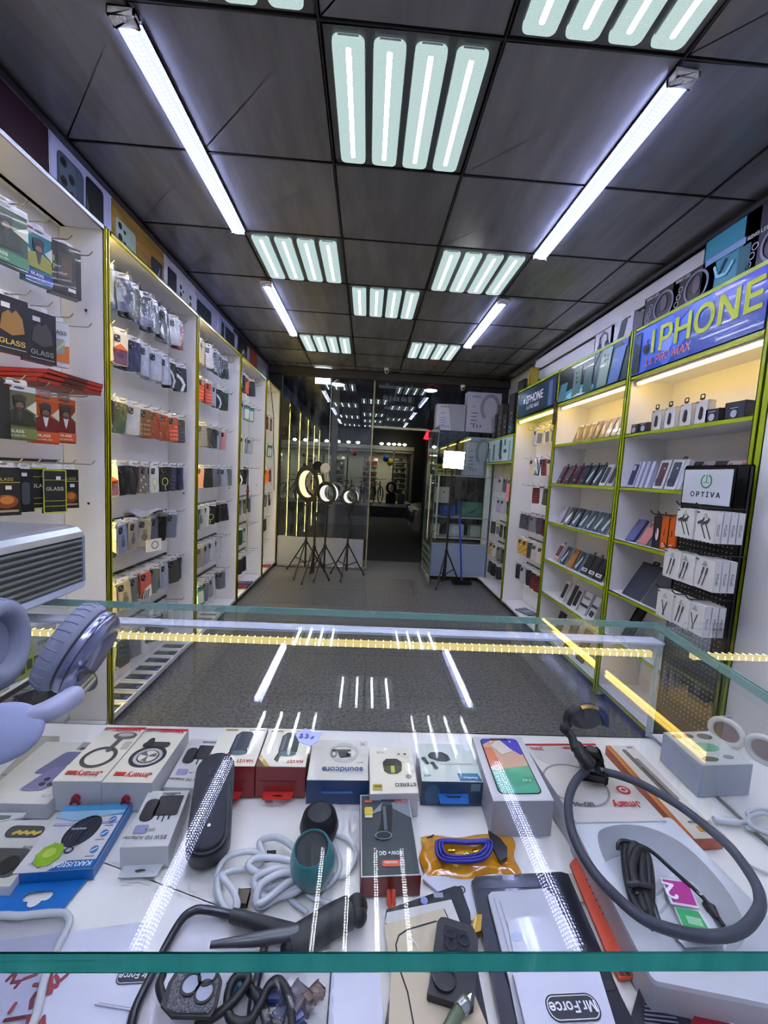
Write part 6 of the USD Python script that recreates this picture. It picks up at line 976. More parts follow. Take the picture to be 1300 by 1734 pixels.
# ball speakers
p = at(541, 1388, z=ZS+.03); t = thing('mini_speaker', 'small black ball speaker behind the teal one', 'mini speaker', (p[0], p[1], ZS+.0003), (6, 0, 0)); MB().lathe([(0, .004), (.014, .0), (.024, .008), (.028, .024), (.024, .040), (.017, .048)], 28).build('shell', P((.014, .014, .02), .35), t, 60); MB().lathe([(.017, .048), (.016, .0465), (.004, .049), (0, .049)], 24).build('mesh_top', P((.03, .03, .034), .6), t, 60)
p = at(534, 1455, z=ZS+.03); t = thing('mini_speaker', 'teal egg-shaped mini speaker with an open dark mesh top', 'mini speaker', (p[0], p[1], ZS+.002), (14, -4, 0)); MB().lathe([(0, .0), (.015, .0), (.023, .012), (.0285, .030), (.0280, .044), (.0235, .060), (.0215, .062), (.0205, .0605)], 32).build('shell', P(S(52, 132, 138), .3, coat=.4), t, 60); MB().lathe([(.0205, .0605), (.018, .057), (0, .0585)], 28).build('mesh_top', P((.018, .02, .024), .6), t, 60)
# coiled white cables
WC = P((.62, .64, .68), .4)
def coil(lab, loops, name='white_cable', r=.0036, m=WC, cat='cable'):
    pts = []
    for i, (px, py, z) in enumerate(loops): pts.append(at(px, py, z=ZS+z))
    c = np.mean(pts, 0); t = thing(name, lab, cat, (c[0], c[1], ZS)); MB().tube(spline(np.array(pts)-np.array([c[0], c[1], ZS]), 6), r, 7).build('lead', m, t, 60); return t, c
t, c = coil('bundle of white charging cable coiled left of the teal speaker', [(375, 1530, .004), (366, 1490, .006), (380, 1455, .012), (420, 1442, .016), (446, 1452, .010), (430, 1470, .006), (392, 1475, .008), (370, 1490, .014), (372, 1520, .012), (392, 1548, .006), (402, 1530, .012), (388, 1500, .018), (372, 1482, .016), (366, 1510, .010), (380, 1540, .004), (396, 1545, .008), (398, 1515, .016), (378, 1488, .020), (374, 1480, .010)])
MB().box(np.array(at(404, 1512, z=ZS+.004))-np.array([c[0], c[1], ZS]), np.array(at(418, 1530, z=ZS+.012))-np.array([c[0], c[1], ZS]), .001).build('usb_plug', P(S(110, 100, 84), .25, metal=.9), t)
t, c = coil('thick white cable knotted in loops beside the teal speaker', [(446, 1450, .004), (440, 1425, .008), (470, 1418, .014), (500, 1440, .012), (506, 1470, .006), (480, 1490, .010), (440, 1480, .014), (420, 1465, .018), (440, 1452, .020), (490, 1458, .018), (506, 1480, .012), (470, 1500, .008), (435, 1512, .010), (440, 1530, .014), (480, 1500, .020), (512, 1478, .016), (470, 1470, .024), (430, 1490, .016), (450, 1520, .008), (500, 1510, .012), (512, 1490, .018), (480, 1478, .024), (440, 1500, .022), (436, 1535, .010), (470, 1520, .008), (505, 1500, .014)], r=.0042)
MB().box(np.array(at(452, 1445, z=ZS+.012))-np.array([c[0], c[1], ZS]), np.array(at(464, 1455, z=ZS+.018))-np.array([c[0], c[1], ZS]), .001).build('usb_plug', P(S(90, 86, 80), .25, metal=.9), t)
t, c = coil('loose white cable end looping right of the teal speaker', [(520, 1545, .004), (490, 1520, .004), (500, 1500, .006), (530, 1500, .008), (560, 1480, .006), (580, 1485, .004), (600, 1460, .004), (602, 1440, .004), (585, 1420, .005), (560, 1415, .006), (570, 1440, .005), (575, 1470, .008), (555, 1500, .010), (520, 1512, .006), (560, 1530, .004), (600, 1520, .004)], r=.003)
# folded black gimbal and steel tool
t, c = coil('black folded stick tripod lying behind the front glass edge', [(590, 1545, .018), (560, 1560, .02), (520, 1585, .02), (492, 1602, .018)], name='stick_tripod', r=.016, m=DARK, cat='stick tripod')
for p, rr in (((604, 1536), .013), ((607, 1552), .010), ((490, 1604), .010)): MB().sphere(at(*p, z=ZS+.018)-np.array([c[0], c[1], ZS]), rr, 2).build('knob', BLACK, t, True)
lg = MB().tube([at(*p, z=ZS+.014)-np.array([c[0], c[1], ZS]) for p in ((510, 1580), (440, 1562), (392, 1550))], .007, 8); lg.build('leg', DARK, t, 60); MB().tube([at(*p, z=ZS+.028)-np.array([c[0], c[1], ZS]) for p in ((505, 1578), (430, 1592), (356, 1600))], [.008, .006, .003], 8).build('leg', P((.12, .125, .14), .3, metal=.6), t, 60)
# clear case with black rim, front left
FILM = CLEAR('clear_film', (.93, .93, .95), f0=.03, rough=.35, gain=.4)
RIMB = P((.012, .013, .02), .25, coat=.4)
def rim_case(lab, pts, z, r=.0045, cat='phone case', m=RIMB, film=True):
    p = np.array([at(*q_, z=z) for q_ in pts]); c = p.mean(0); t = thing('clear_phone_case', lab, cat, (c[0], c[1], z)); q = p-c
    MB().tube(spline(q, 5, True), r, 8, closed=True).build('bumper', m, t, 60)
    if film: MB().poly(Polygon(q[:, :2]).buffer(0), -.003, -.0022).build('clear_back', FILM, t)
    return t, c
t, c = rim_case('clear phone case with a black rim, front left under the glass edge', [(222, 1734), (262, 1640), (300, 1568), (322, 1545), (350, 1541), (420, 1556), (446, 1568), (448, 1600), (430, 1680), (400, 1800), (250, 1800)], ZS+.008)
t, c = rim_case('transparent phone case lying at the left edge behind the glass front', [(-30, 1566), (40, 1551), (100, 1546), (114, 1552), (116, 1565), (100, 1600), (78, 1650), (40, 1760), (-60, 1740)], ZS+.006, .004, m=P((.55, .58, .6), .15))
# sparkling lens protector card
t, c = card('lens_protector', 'glittering silver lens protector on a black frame, front left', 'lens protector', [(272, 1700), (285, 1664), (300, 1640), (368, 1640), (376, 1660), (366, 1706), (356, 1722), (290, 1720)], ZS+.024, .004, BLACK, kn='frame')
o = np.array([c[0], c[1], ZS+.024]); pl = [at(*p, z=ZS+.030)[:2]-c[:2] for p in ((282, 1706), (292, 1664), (304, 1644), (364, 1644), (370, 1660), (362, 1700), (352, 1712), (300, 1712))]
SPK = usdkit.material(stage, '/World/Looks/glitter', {'gp': ('geometry', {}), 'v': ('voronoi_texture', dict(scale=900.0)), 'r': ('rgb_ramp', dict(ramp=[(0, (.25, .26, .30)), (1, (.85, .86, .9))])), 'b': ('bump', dict(strength=1.0, distance=.002)), 'p': ('principled_bsdf', dict(metallic=.8, roughness=.2))}, [('gp.position', 'v.vector'), ('v.color', 'r.fac'), ('r.color', 'p.base_color'), ('v.distance', 'b.height'), ('b.normal', 'p.normal')], surface='p.BSDF')
MB().poly(Polygon(pl), .004, .006).build('glitter_plate', SPK, t)
for p in ((323, 1668), (346, 1681), (352, 1652)):
    e = at(*p, z=ZS+.031)-o; q_ = MB().lathe([(.0075, .0), (.0095, .0), (.0095, .002), (.0075, .002)], 20, frame(e)).build('lens_ring', BLACK, t); MB().cyl(e, e+np.array([0, 0, .0008]), .0075, 18).build('lens_glass', P((.42, .45, .55), .1), q_)
# black cables in front
t, c = coil('thick black cable looping through the front left corner', [(330, 1740, .012), (372, 1715, .016), (400, 1690, .020), (420, 1660, .022), (412, 1650, .024), (395, 1660, .022), (385, 1690, .018), (390, 1725, .014), (420, 1730, .014), (440, 1700, .018), (455, 1670, .020), (470, 1660, .022), (482, 1672, .020), (492, 1700, .016), (495, 1740, .010)], name='black_cable', r=.0042, m=BLACK)
t, c = coil('black cable strap crossing towards the bottom edge', [(408, 1655, .008), (430, 1685, .010), (445, 1705, .010), (455, 1745, .008)], name='black_cable', r=.005, m=BLACK)
t, c = coil('black cord bent beside the lens protector', [(276, 1650, .016), (270, 1668, .018), (276, 1690, .018), (284, 1696, .016)], name='black_cable', r=.004, m=BLACK)
# bags of small parts
p = at(500, 1700, z=ZS); t = thing('parts_bag', 'clear crinkled bag of blue and grey small parts, front centre left', 'plastic bag', (p[0], p[1], ZS+.001)); q = [at(*s, z=ZS+.01)[:2]-p[:2] for s in ((425, 1650), (420, 1760), (566, 1760), (566, 1652))]
MB().grid(lambda u, v: (*(q[0]*(1-u)*(1-v)+q[1]*(1-u)*v+q[2]*u*v+q[3]*u*(1-v)), .020+.006*math.sin(11*u+5*v)*math.cos(13*v-3*u)-.016*(2*abs(u-.5))**4), 24, 16).build('film', BAG, t, True)
for k, (s, c_, rr) in enumerate((((455, 1690), S(40, 60, 110), .012), ((478, 1700), S(60, 70, 110), .012), ((512, 1690), S(110, 100, 110), .014), ((530, 1685), S(120, 96, 84), .012), ((500, 1715), S(70, 80, 140), .013), ((400, 1670), S(30, 110, 140), .010))): MB().box((-rr, -rr*.6, -rr*.4), (rr, rr*.6, rr*.4), .002, frame(at(*s, z=ZS+.009)-np.array([p[0], p[1], ZS+.001]), (math.cos(k*1.3), math.sin(k*1.3), .15), (-math.sin(k*1.3), math.cos(k*1.3), .1))).cyl((0, 0, 0), (rr*.9, 0, 0), rr*.3, 8, T=frame(at(*s, z=ZS+.013)-np.array([p[0], p[1], ZS+.001]), (math.cos(k*2.1), math.sin(k*2.1), 0), (-math.sin(k*2.1), math.cos(k*2.1), 0))).build('small_part', P(c_, .3), t)
# envelopes and sheets at the front
def mrf(t, c, z, px, py, h, rot, reverse=True):
    """rounded black logo plate with white outline and lettering"""
    e = at(px, py, z=z)-np.array([c[0], c[1], ZB[str(t.GetPath())]]); F = frame(e, (-math.cos(rot), -math.sin(rot), 0), (math.sin(rot), -math.cos(rot), 0)); w_ = h*4.3
    for k, (a, c_) in enumerate(((1.9, BLACK), (1.66, P((.75, .75, .78), .4)), (1.5, P((.02, .022, .035), .4)))): MB().poly(rrect(w_+h*(a-1.4), h*a, h*a*.45, 5), .0002*k, .0002*k+.0002, F).build('logo_plate', c_, t)
    MB().text('Mr.Force', h*.74, F @ frame((0, -h*.36, .0007)), .0002, bold=True, center=True).build('lettering', P((.8, .8, .83), .4), t)
PAP = P(S(206, 208, 222), .35)
t, c = card('paper_sheet', 'white paper with red handwriting at the bottom left corner', 'paper', [(-60, 1800), (-60, 1600), (250, 1560), (215, 1800)], ZS+.0006, .001, PAP, [([(12, 1660), (22, 1650), (26, 1652), (20, 1664), (34, 1662), (26, 1672)], P(S(150, 60, 66)), 'red_writing', .0016), ([(40, 1658), (62, 1650)], P(S(150, 60, 66)), 'red_writing', .0016), ([(58, 1668), (96, 1670)], P(S(150, 60, 66)), 'red_writing', .0018), ([(86, 1650), (86, 1680), (60, 1683), (54, 1692), (52, 1706)], P(S(150, 60, 66)), 'red_writing', .0018), ([(94, 1652), (100, 1662), (114, 1650)], P(S(150, 60, 66)), 'red_writing', .0016), ([(8, 1728), (55, 1720)], P(S(150, 60, 66)), 'red_writing', .0016), ([(48, 1722), (46, 1745)], P(S(150, 60, 66)), 'red_writing', .0016), ([(62, 1740), (74, 1722), (74, 1745)], P(S(150, 60, 66)), 'red_writing', .0016), ([(16, 1714), (26, 1700)], P(S(150, 60, 66)), 'red_writing', .0016)])
t, c = card('film_envelope', 'white film envelope with a black oval logo beside the clear case, front left', 'envelope', [(160, 1700), (190, 1640), (262, 1630), (232, 1712)], ZS+.003, .001, PAP, [([(168, 1698), (230, 1708)], P(S(170, 172, 196)), 'crease', .0004)], 'envelope'); mrf(t, c, ZS+.0045, 229, 1652, .0075, .04)
t, c = card('white_board', 'plain white sheet in the front centre behind the dark edge line', 'paper', [(548, 1800), (562, 1620), (640, 1620), (655, 1800)], ZS+.002, .002, PAP, [([(549, 1800), (562, 1622)], P((.02, .02, .03)), 'dark_edge', .0008)])
# tablets and films, front centre
t, c = card('tablet_frame', 'black tablet case standing askew behind the beige film', 'tablet case', [(640, 1800), (668, 1640), (652, 1552), (654, 1540), (770, 1500), (780, 1502), (796, 1545), (800, 1600), (840, 1800)], ZS+.004, .008, RIMB, [([(664, 1548), (760, 1512), (776, 1560), (700, 1600)], P((.02, .024, .036), .25), 'screen')], 'case'); p = at(718, 1525, z=ZS+.0125)-np.array([c[0], c[1], ZS+.004]); MB().cyl(p, p+np.array([0, 0, .0005]), .0045, 14).build('sticker', P(S(120, 140, 200), .4), t)
for pp in ((742, 1516), ): p = at(*pp, z=ZS+.0125)-np.array([c[0], c[1], ZS+.004]); MB().box(p-np.array([.006, .003, 0]), p+np.array([.006, .003, .0005])).build('sticker', P((.3, .32, .4)), t)
t, c = card('paper_sheet', 'white sheet sticking out behind the beige film', 'paper', [(652, 1562), (655, 1545), (764, 1523), (780, 1565), (700, 1590)], ZS+.0125, .001, S(200, 198, 196))
t, c = card('screen_film', 'beige film card with a fine black outline, front centre', 'film card', [(655, 1800), (662, 1640), (650, 1566), (752, 1537), (770, 1600), (850, 1800)], ZS+.014, .0012, S(196, 182, 156), [([(712, 1800), (690, 1680), (676, 1640), (670, 1600), (675, 1584), (690, 1574), (738, 1560)], P((.015, .015, .015)), 'outline', .0008), ([(752, 1540), (760, 1558)], P((.03, .03, .03)), 'outline', .0006), ([(697, 1590), (706, 1600), (708, 1606)], P((.6, .6, .55)), 'cut_mark', .0008)], 'film')
t, c = card('phone_case', 'black phone case with a square camera bump lying on the beige film', 'phone case', [(723, 1680), (726, 1668), (740, 1560), (746, 1553), (754, 1553), (800, 1568), (810, 1590), (806, 1660), (802, 1702), (796, 1706), (726, 1684)], ZS+.016, .008, P((.012, .013, .02), .4), [([(752, 1566), (790, 1578), (796, 1600), (790, 1620), (750, 1606)], P((.02, .022, .03), .2), 'camera_square')], 'case_body')
for pp in ((762, 1582), (785, 1592), (764, 1600)): p = at(*pp, z=ZS+.0245)-np.array([c[0], c[1], ZS+.016]); MB().lathe([(.0045, 0), (.0065, 0), (.0065, .0015), (.0045, .0015)], 16, frame(p)).build('lens_ring', P((.03, .032, .045), .2), t)
p = at(752, 1655, z=ZS+.0245)-np.array([c[0], c[1], ZS+.016]); MB().lathe([(.010, 0), (.0125, 0), (.0125, .002), (.010, .002)], 20, frame(p)).build('ring_stand', P((.05, .052, .06), .25, metal=.5), t)
t, c = card('tablet_frame', 'black tablet frame holding white films, front right of centre', 'tablet case', [(798, 1492), (806, 1484), (950, 1476), (962, 1480), (1100, 1800), (860, 1800), (830, 1640)], ZS+.003, .008, RIMB, [([(812, 1505), (820, 1492), (948, 1486), (955, 1500)], P((.012, .014, .03), .2), 'screen')], 'case')
t, c = card('screen_film', 'stack of white screen films inside the black frame', 'film card', [(890, 1800), (862, 1660), (826, 1516), (832, 1510), (924, 1504), (940, 1520), (1000, 1660), (1050, 1800)], ZS+.0115, .003, S(186, 188, 198), [([(826, 1516), (862, 1660)], P(S(150, 152, 160)), 'sheet_edge', .0006), ([(836, 1520), (876, 1660)], P(S(160, 162, 170)), 'sheet_edge', .0005), ([(846, 1526), (890, 1670)], P(S(150, 152, 160)), 'sheet_edge', .0005)], 'film')
t, c = card('clear_sleeve', 'small clear sleeve with a round mark on the white films', 'sleeve', [(858, 1560), (862, 1554), (955, 1550), (985, 1612), (875, 1640)], ZS+.016, .001, P(S(196, 198, 206), .2, coat=.5), [([(874+10*math.cos(v), 1586+8*math.sin(v)) for v in np.linspace(0, 6.2, 14)], P(S(170, 180, 200), .2), 'round_mark')])
t, c = card('film_carton', 'white film carton with a black oval logo, bottom right of centre', 'film carton', [(905, 1800), (868, 1648), (1010, 1630), (1062, 1800)], ZS+.018, .004, PAP, kn='carton'); mrf(t, c, ZS+.0225, 970, 1706, .0112, .03)
t, c = card('black_bumper', 'black bent bumper strip right of the oval logo carton', 'phone bumper', [(1004, 1646), (1030, 1644), (1075, 1734), (1110, 1800), (1060, 1800), (1024, 1680)], ZS+.012, .008, RIMB, [([(1020, 1660), (1034, 1660), (1042, 1676), (1026, 1678)], P((.03, .032, .04), .2), 'notch')], 'bumper')
t, c = card('gold_clip', 'small gold plug lying in the gap between the tablet frames', 'plug', [(798, 1566), (806, 1548), (816, 1548), (814, 1576), (802, 1580)], ZS+.004, .008, GOLD, [([(802, 1572), (806, 1552)], P(S(230, 200, 120), .2), 'painted_shine', .0008)], 'plug')  # glint on the gold painted as a paler band
t, c = card('white_carton', 'white carton with a ring logo behind the black tablet frames', 'carton', [(716, 1488), (718, 1478), (860, 1470), (890, 1490), (800, 1560)], ZS+.0005, .003, PAP, [([(780+7*math.cos(v), 1507+6*math.sin(v)) for v in np.linspace(0, 6.2, 18)], P((.05, .05, .06)), 'ring_logo', .0009), ([(782, 1507), (778, 1511)], P((.05, .05, .06)), 'ring_logo', .0012)])
t, c = coil('craft knife with an olive camouflage grip at the bottom edge', [(752, 1760, .036), (770, 1725, .036), (784, 1704, .036), (790, 1696, .036)], name='craft_knife', r=.006, m=P(S(96, 110, 84), .3, coat=.4), cat='knife'); MB().tube([at(*p_, z=ZS+.036)-np.array([c[0], c[1], ZS]) for p_ in ((786, 1700), (793, 1690), (798, 1682))], [.004, .003, .0006], 6, flat=.3).build('blade', P((.7, .72, .74), .15, metal=1.0), t); MB().tube([at(*p_, z=ZS+.0365)-np.array([c[0], c[1], ZS]) for p_ in ((778, 1712), (786, 1700))], .0066, 10).build('collar', P((.5, .54, .56), .2, metal=.8), t, 60)
# orange watch strap
pts = [(965, 1462), (970, 1455), (980, 1453), (990, 1460), (1010, 1500), (1040, 1560), (1062, 1612), (1084, 1652), (1048, 1656), (1030, 1618), (1005, 1560), (984, 1510)]
t, c = card('watch_strap', 'orange rubber watch strap running to the glass edge', 'watch strap', pts, ZS+.004, .004, P(S(214, 84, 56), .45), [([(1046, 1652), (1044, 1645), (1082, 1643), (1085, 1652)], P(S(170, 90, 30), .4), 'buckle')], 'strap')
hm = MB()
for k in range(6): p = at(993+5.6*k, 1490+11.5*k, z=ZS+.0082)-np.array([c[0], c[1], ZS+.004]); hm.cyl(p, p+np.array([0, 0, .0003]), .0012, 8)
for k in range(3): p = at(1053+10*k, 1649, z=ZS+.0086)-np.array([c[0], c[1], ZS+.004]); hm.box(p-np.array([.0025, .0015, 0]), p+np.array([.0025, .0015, .0004]))
hm.build('strap_hole', P((.05, .02, .015), .5), t)
t, c = card('tape_piece', 'clear beige tape scrap beside the orange strap', 'tape', [(946, 1480), (975, 1478), (998, 1528), (972, 1528)], ZS+.0005, .001, P(S(190, 184, 170), .2), [([(972, 1527), (997, 1527)], P(S(150, 146, 136)), 'cut_edge', .0005)])
# oval white tray
tz = ZS+.042; o = [at(*p_, z=tz)[:2] for p_ in ((978, 1398), (1135, 1390), (1300, 1560), (1300, 1688), (1110, 1650))]
oc = np.mean(o, 0); outer = Polygon([p_-oc for p_ in o]).buffer(.012).buffer(-.006)
rim_px = [(1012, 1412), (1030, 1400), (1060, 1396), (1100, 1402), (1150, 1425), (1200, 1470), (1245, 1530), (1262, 1580), (1245, 1610), (1200, 1620), (1150, 1610), (1110, 1585), (1060, 1520), (1020, 1450)]
inner = Polygon(spline([at(*p_, z=tz)[:2]-oc for p_ in rim_px], 4, True)).buffer(0)
t = thing('white_tray', 'white plastic tray with a deep oval well holding black cables', 'tray', (oc[0], oc[1], ZS+.0005)); PL = P(S(206, 210, 216), .3)
MB().poly(outer.difference(inner), .036, .0415).build('rim', PL, t); MB().poly(outer.difference(outer.buffer(-.003)), 0, .036).build('skirt', P(S(180, 180, 184), .35), t); MB().poly(inner.buffer(.001), .002, .004).build('floor', PL, t)
ic = np.array(inner.exterior.coords)[:-1]; n_ = len(ic); cen = ic.mean(0); wl = MB(); k_ = 5; vv, ff = [], []
for j in range(k_+1):
    s_ = 1-.16*(j/k_)**1.5; vv += [(*(cen+(x_-cen)*s_), .0412-.038*(j/k_)) for x_ in ic]
for j in range(k_):
    for i_ in range(n_): i2 = (i_+1) % n_; ff += [(j*n_+i_, j*n_+i2, (j+1)*n_+i2), (j*n_+i_, (j+1)*n_+i2, (j+1)*n_+i_)]
wl.add(vv, ff).build('well', PL, t, True)
def coil2(lab, pts, z0, **kw):
    return coil(lab, [(a, b, z0+c_) for a, b, c_ in pts], **kw)
t, c = coil2('bundle of black cable folded and tied in the white tray', [(1058, 1430, .03), (1062, 1480, .02), (1075, 1530, .02), (1095, 1560, .016), (1104, 1560, .018), (1090, 1510, .024), (1085, 1450, .03), (1075, 1432, .034), (1066, 1450, .03), (1078, 1500, .026), (1094, 1545, .02), (1100, 1500, .022), (1094, 1450, .028), (1080, 1440, .034), (1070, 1470, .03), (1082, 1520, .024)], .0, name='black_cable', r=.0062, m=BLACK)
MB().tube([at(*p_, z=ZS+zz)-np.array([c[0], c[1], ZS]) for p_, zz in (((1062, 1498), .03), ((1080, 1496), .036), ((1104, 1502), .026))], .0035, 6).build('tie', DARK, t)
t, c = coil2('thin black cable arching over the tray well', [(1046, 1440, .028), (1047, 1428, .034), (1060, 1424, .036), (1100, 1440, .032), (1140, 1475, .028), (1185, 1515, .022), (1205, 1540, .016), (1225, 1568, .012)], .0, name='black_cable', r=.0026, m=BLACK); MB().tube([at(*p_, z=ZS+.014)-np.array([c[0], c[1], ZS]) for p_ in ((1192, 1528), (1204, 1540), (1216, 1556))], [.004, .007, .003], 8).build('plug', BLACK, t, 60)
t, c = card('cleaning_wipe', 'pink wipe sachet marked with a white 2, in the tray', 'wipe sachet', [(1118, 1486), (1166, 1493), (1184, 1538), (1136, 1530)], ZS+.022, .0015, P((.7, .7, .72), .3), [([(1121, 1489), (1164, 1495), (1180, 1534), (1139, 1527)], P(S(180, 50, 140), .35), 'pink_print')]); p = at(1150, 1515, z=ZS+.0242)-np.array([c[0], c[1], ZS+.022]); MB().text('2', .020, frame(p+np.array([.004, .012, 0]), (-1, .3, 0), (-.3, -1, 0)), .0003, True).text('WIPES', .004, frame(p+np.array([.022, .016, 0]), (.35, -1, 0), (1, .35, 0)), .0003, True).build('lettering', P((.85, .8, .85)), t)
t, c = card('cleaning_wipe', 'green wipe sachet below the pink one, in the tray', 'wipe sachet', [(1140, 1534), (1184, 1541), (1198, 1560), (1216, 1596), (1166, 1592)], ZS+.018, .0015, P((.7, .7, .72), .3), [([(1143, 1537), (1182, 1544), (1212, 1593), (1167, 1589)], P(S(60, 170, 100), .35), 'green_print'), ([(1160, 1550), (1186, 1556), (1192, 1570), (1166, 1564)], P(S(150, 200, 160), .35), 'pale_print')])
t, c = card('clear_sleeve', 'clear crinkled sleeve under the pink and green sachets', 'sleeve', [(1100, 1500), (1124, 1482), (1180, 1495), (1225, 1600), (1160, 1604), (1120, 1560)], ZS+.010, .001, P((.62, .64, .66), .12, coat=.6), [([(1112, 1515), (1124, 1505), (1130, 1530), (1118, 1545)], P((.4, .42, .44), .15), 'ring_shape', .0014)])
# neck holder
NK = P(S(62, 64, 78), .5); z_ = .062
lp = [(1002, 1305, .066), (985, 1310, .070), (968, 1335, .068), (962, 1370, .064), (972, 1420, .062), (1000, 1470, .062), (1040, 1515, .062), (1090, 1556, .062), (1150, 1578, .062), (1210, 1586, .064), (1255, 1576, .066), (1282, 1545, .070), (1286, 1520, .072), (1276, 1490, .072), (1240, 1440, .070), (1200, 1404, .066), (1150, 1365, .064), (1090, 1330, .064), (1050, 1314, .066), (1018, 1306, .068)]
t, c = coil('grey bendable neck phone holder loop with a black clamp, lying over the boxes', lp, name='neck_holder', r=.0062, m=NK, cat='neck phone holder'); o3 = np.array([c[0], c[1], ZS])
def lp3(px, py, z): return at(px, py, z=ZS+z)-o3
cq = frame(lp3(1000, 1300, .062), (1, -.35, 0), (.35, 1, 0)); MB().box((-.021, -.030, -.010), (.021, .034, .012), .005, cq).box((-.017, -.010, .012), (.017, .026, .026), .005, cq).build('clamp_body', BLACK, t); MB().cyl((0, .006, .026), (0, .006, .030), .009, 16, T=cq).build('clamp_knob', DARK, t, 40); MB().tube([lp3(1000, 1295, .085), lp3(985, 1280, .096), lp3(975, 1262, .10)], [.011, .010, .010], 10).build('hinge', BLACK, t, 60); MB().tube([lp3(975, 1270, .098), lp3(968, 1248, .108), lp3(958, 1236, .114)], [.008, .007, .008], 10).build('ball_arm', BLACK, t, 60); MB().sphere(lp3(956, 1234, .116), .009).build('ball_joint', BLACK, t, True)
hc = at(993, 1215, y=.745)-o3; a = np.linspace(math.radians(-20), math.radians(205), 22)
MB().tube([hc+np.array([.040*math.cos(v), .006*math.sin(v), .028*math.sin(v)-.006]) for v in a], .0075, 8).build('phone_cradle', BLACK, t, 60); MB().tube([hc+np.array([.037*math.cos(v), -.007+.004*math.sin(v), .029*math.sin(v)-.004]) for v in np.linspace(math.radians(60), math.radians(115), 8)], .005, 6, flat=.6).build('gold_pad', GOLD, t); MB().poly(ell(.066, .040, 20), -.002, .002, frame(hc+np.array([0, .004, -.004]), (1, 0, 0), (0, .2, 1))).build('cradle_back', P((.04, .042, .05), .3), t)
MB().tube([hc+np.array([-.036, 0, -.012]), lp3(956, 1234, .116)], .005, 8).build('cradle_arm', BLACK, t); MB().cyl(lp3(1020, 1306, .068), lp3(1014, 1306, .068), .007, 12).build('ferrule', CHROME, t, 40)
# goods right of the partition
t, A, X, w, d, h = slab('accessory_carton', 'square white carton with small pictures beyond the glass partition', 'carton', (1188, 1297), (1275, 1294), (1126, 1240), 1350, S(196, 200, 200), P(S(170, 180, 196), .4))
A(sbox(.002, .002, w-.002, d-.002), S(206, 208, 204), 0); 
for px, py, ww, hh, c_ in ((.18, .85, .18, .14, (70, 70, 72)), (.42, .85, .2, .14, (60, 66, 70)), (.74, .82, .3, .2, (90, 96, 100)), (.5, .5, .5, .28, (110, 180, 150)), (.3, .16, .32, .14, (70, 72, 86)), (.7, .2, .2, .12, (130, 136, 140))): A(ell(w*ww, d*hh, 14, w*px, d*py), S(*c_), 1)
p = at(1262, 1252, z=ZS+.03); t = thing('smart_glasses', 'pair of white framed goggles with brown lenses at the right edge', 'goggles', (p[0], p[1], ZS+.0005), (0, 0, -62))
for s_ in (-1, 1): r_ = MB().tube(spline([(s_*.032+.028*math.cos(v), 0, .026+.025*math.sin(v)) for v in np.linspace(0, 6.28, 12)[:-1]], 3, True), .006, 8, closed=True).build('frame_rim', P((.72, .70, .68), .3), t, 60); MB().poly(ell(.052, .046, 20), -.001, .001, frame((s_*.032, 0, .026), (1, 0, 0), (0, 0, 1))).build('lens', P(S(120, 92, 84), .1, coat=.5), r_)
MB().tube([(-.058, .0, .03), (-.06, .05, .03), (-.056, .10, .02)], .003, 6).build('temple_arm', P((.7, .68, .66), .3), t); MB().tube([(.058, .0, .03), (.06, .05, .03), (.056, .10, .02)], .003, 6).build('temple_arm', P((.7, .68, .66), .3), t)
t, c = coil('white cable coil with a plug at the right picture edge', [(1216, 1388, .006), (1240, 1392, .008), (1268, 1390, .010), (1266, 1376, .012), (1290, 1370, .012), (1330, 1385, .010), (1340, 1410, .010), (1310, 1415, .012), (1275, 1400, .014), (1268, 1385, .012), (1295, 1378, .014), (1325, 1400, .012), (1300, 1408, .010), (1262, 1402, .006)], r=.0034); MB().tube([lp_ - np.array([c[0], c[1], ZS]) for lp_ in (at(1208, 1388, z=ZS+.006), at(1250, 1392, z=ZS+.008))], .0055, 8).build('plug', WC, t, 60)
t, c = coil('thin grey wire with small plugs near the right edge', [(1200, 1390, .003), (1240, 1430, .003), (1262, 1460, .003), (1300, 1480, .003)], name='grey_wire', r=.002, m=P((.5, .5, .48), .4))
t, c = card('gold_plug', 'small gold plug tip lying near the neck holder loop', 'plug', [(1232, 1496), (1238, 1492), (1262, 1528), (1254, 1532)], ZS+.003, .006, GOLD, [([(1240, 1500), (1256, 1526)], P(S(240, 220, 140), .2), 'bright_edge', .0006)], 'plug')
# front right cards
t, c = card('info_card', 'black folded card with fine grey print, bottom right', 'card', [(1084, 1664), (1102, 1668), (1178, 1734), (1200, 1800), (1050, 1800), (1064, 1734)], ZS+.006, .002, P((.016, .016, .028), .4), [([(1092, 1690+7*k), (1128+4*k, 1692+8*k)], P((.16, .16, .22)), 'fine_print', .0007) for k in range(7)])
t, c = card('red_packet', 'red packet with a yellow top edge, bottom right corner', 'packet', [(1202, 1672), (1300, 1738), (1340, 1800), (1160, 1800), (1170, 1730)], ZS+.008, .004, P(S(140, 20, 36), .35), [([(1203, 1673), (1300, 1740), (1285, 1752), (1194, 1686)], P(S(206, 170, 30), .35), 'yellow_band')], 'packet'); p = at(1198, 1708, z=ZS+.0128)-np.array([c[0], c[1], ZS+.008]); v = at(1250, 1742, z=ZS+.0128)-at(1198, 1708, z=ZS+.0128); MB().text('YOOZON', .011, frame(p, v, (-v[1], v[0], 0)), .0003, True).build('lettering', P((.75, .7, .72)), t); p = at(1198, 1730, z=ZS+.0128)-np.array([c[0], c[1], ZS+.008]); MB().text('20', .020, frame(p+.018*np.array([.3, -1, 0]), v, (-v[1], v[0], 0)), .0003, True).build('lettering', P((.7, .75, .85)), t)
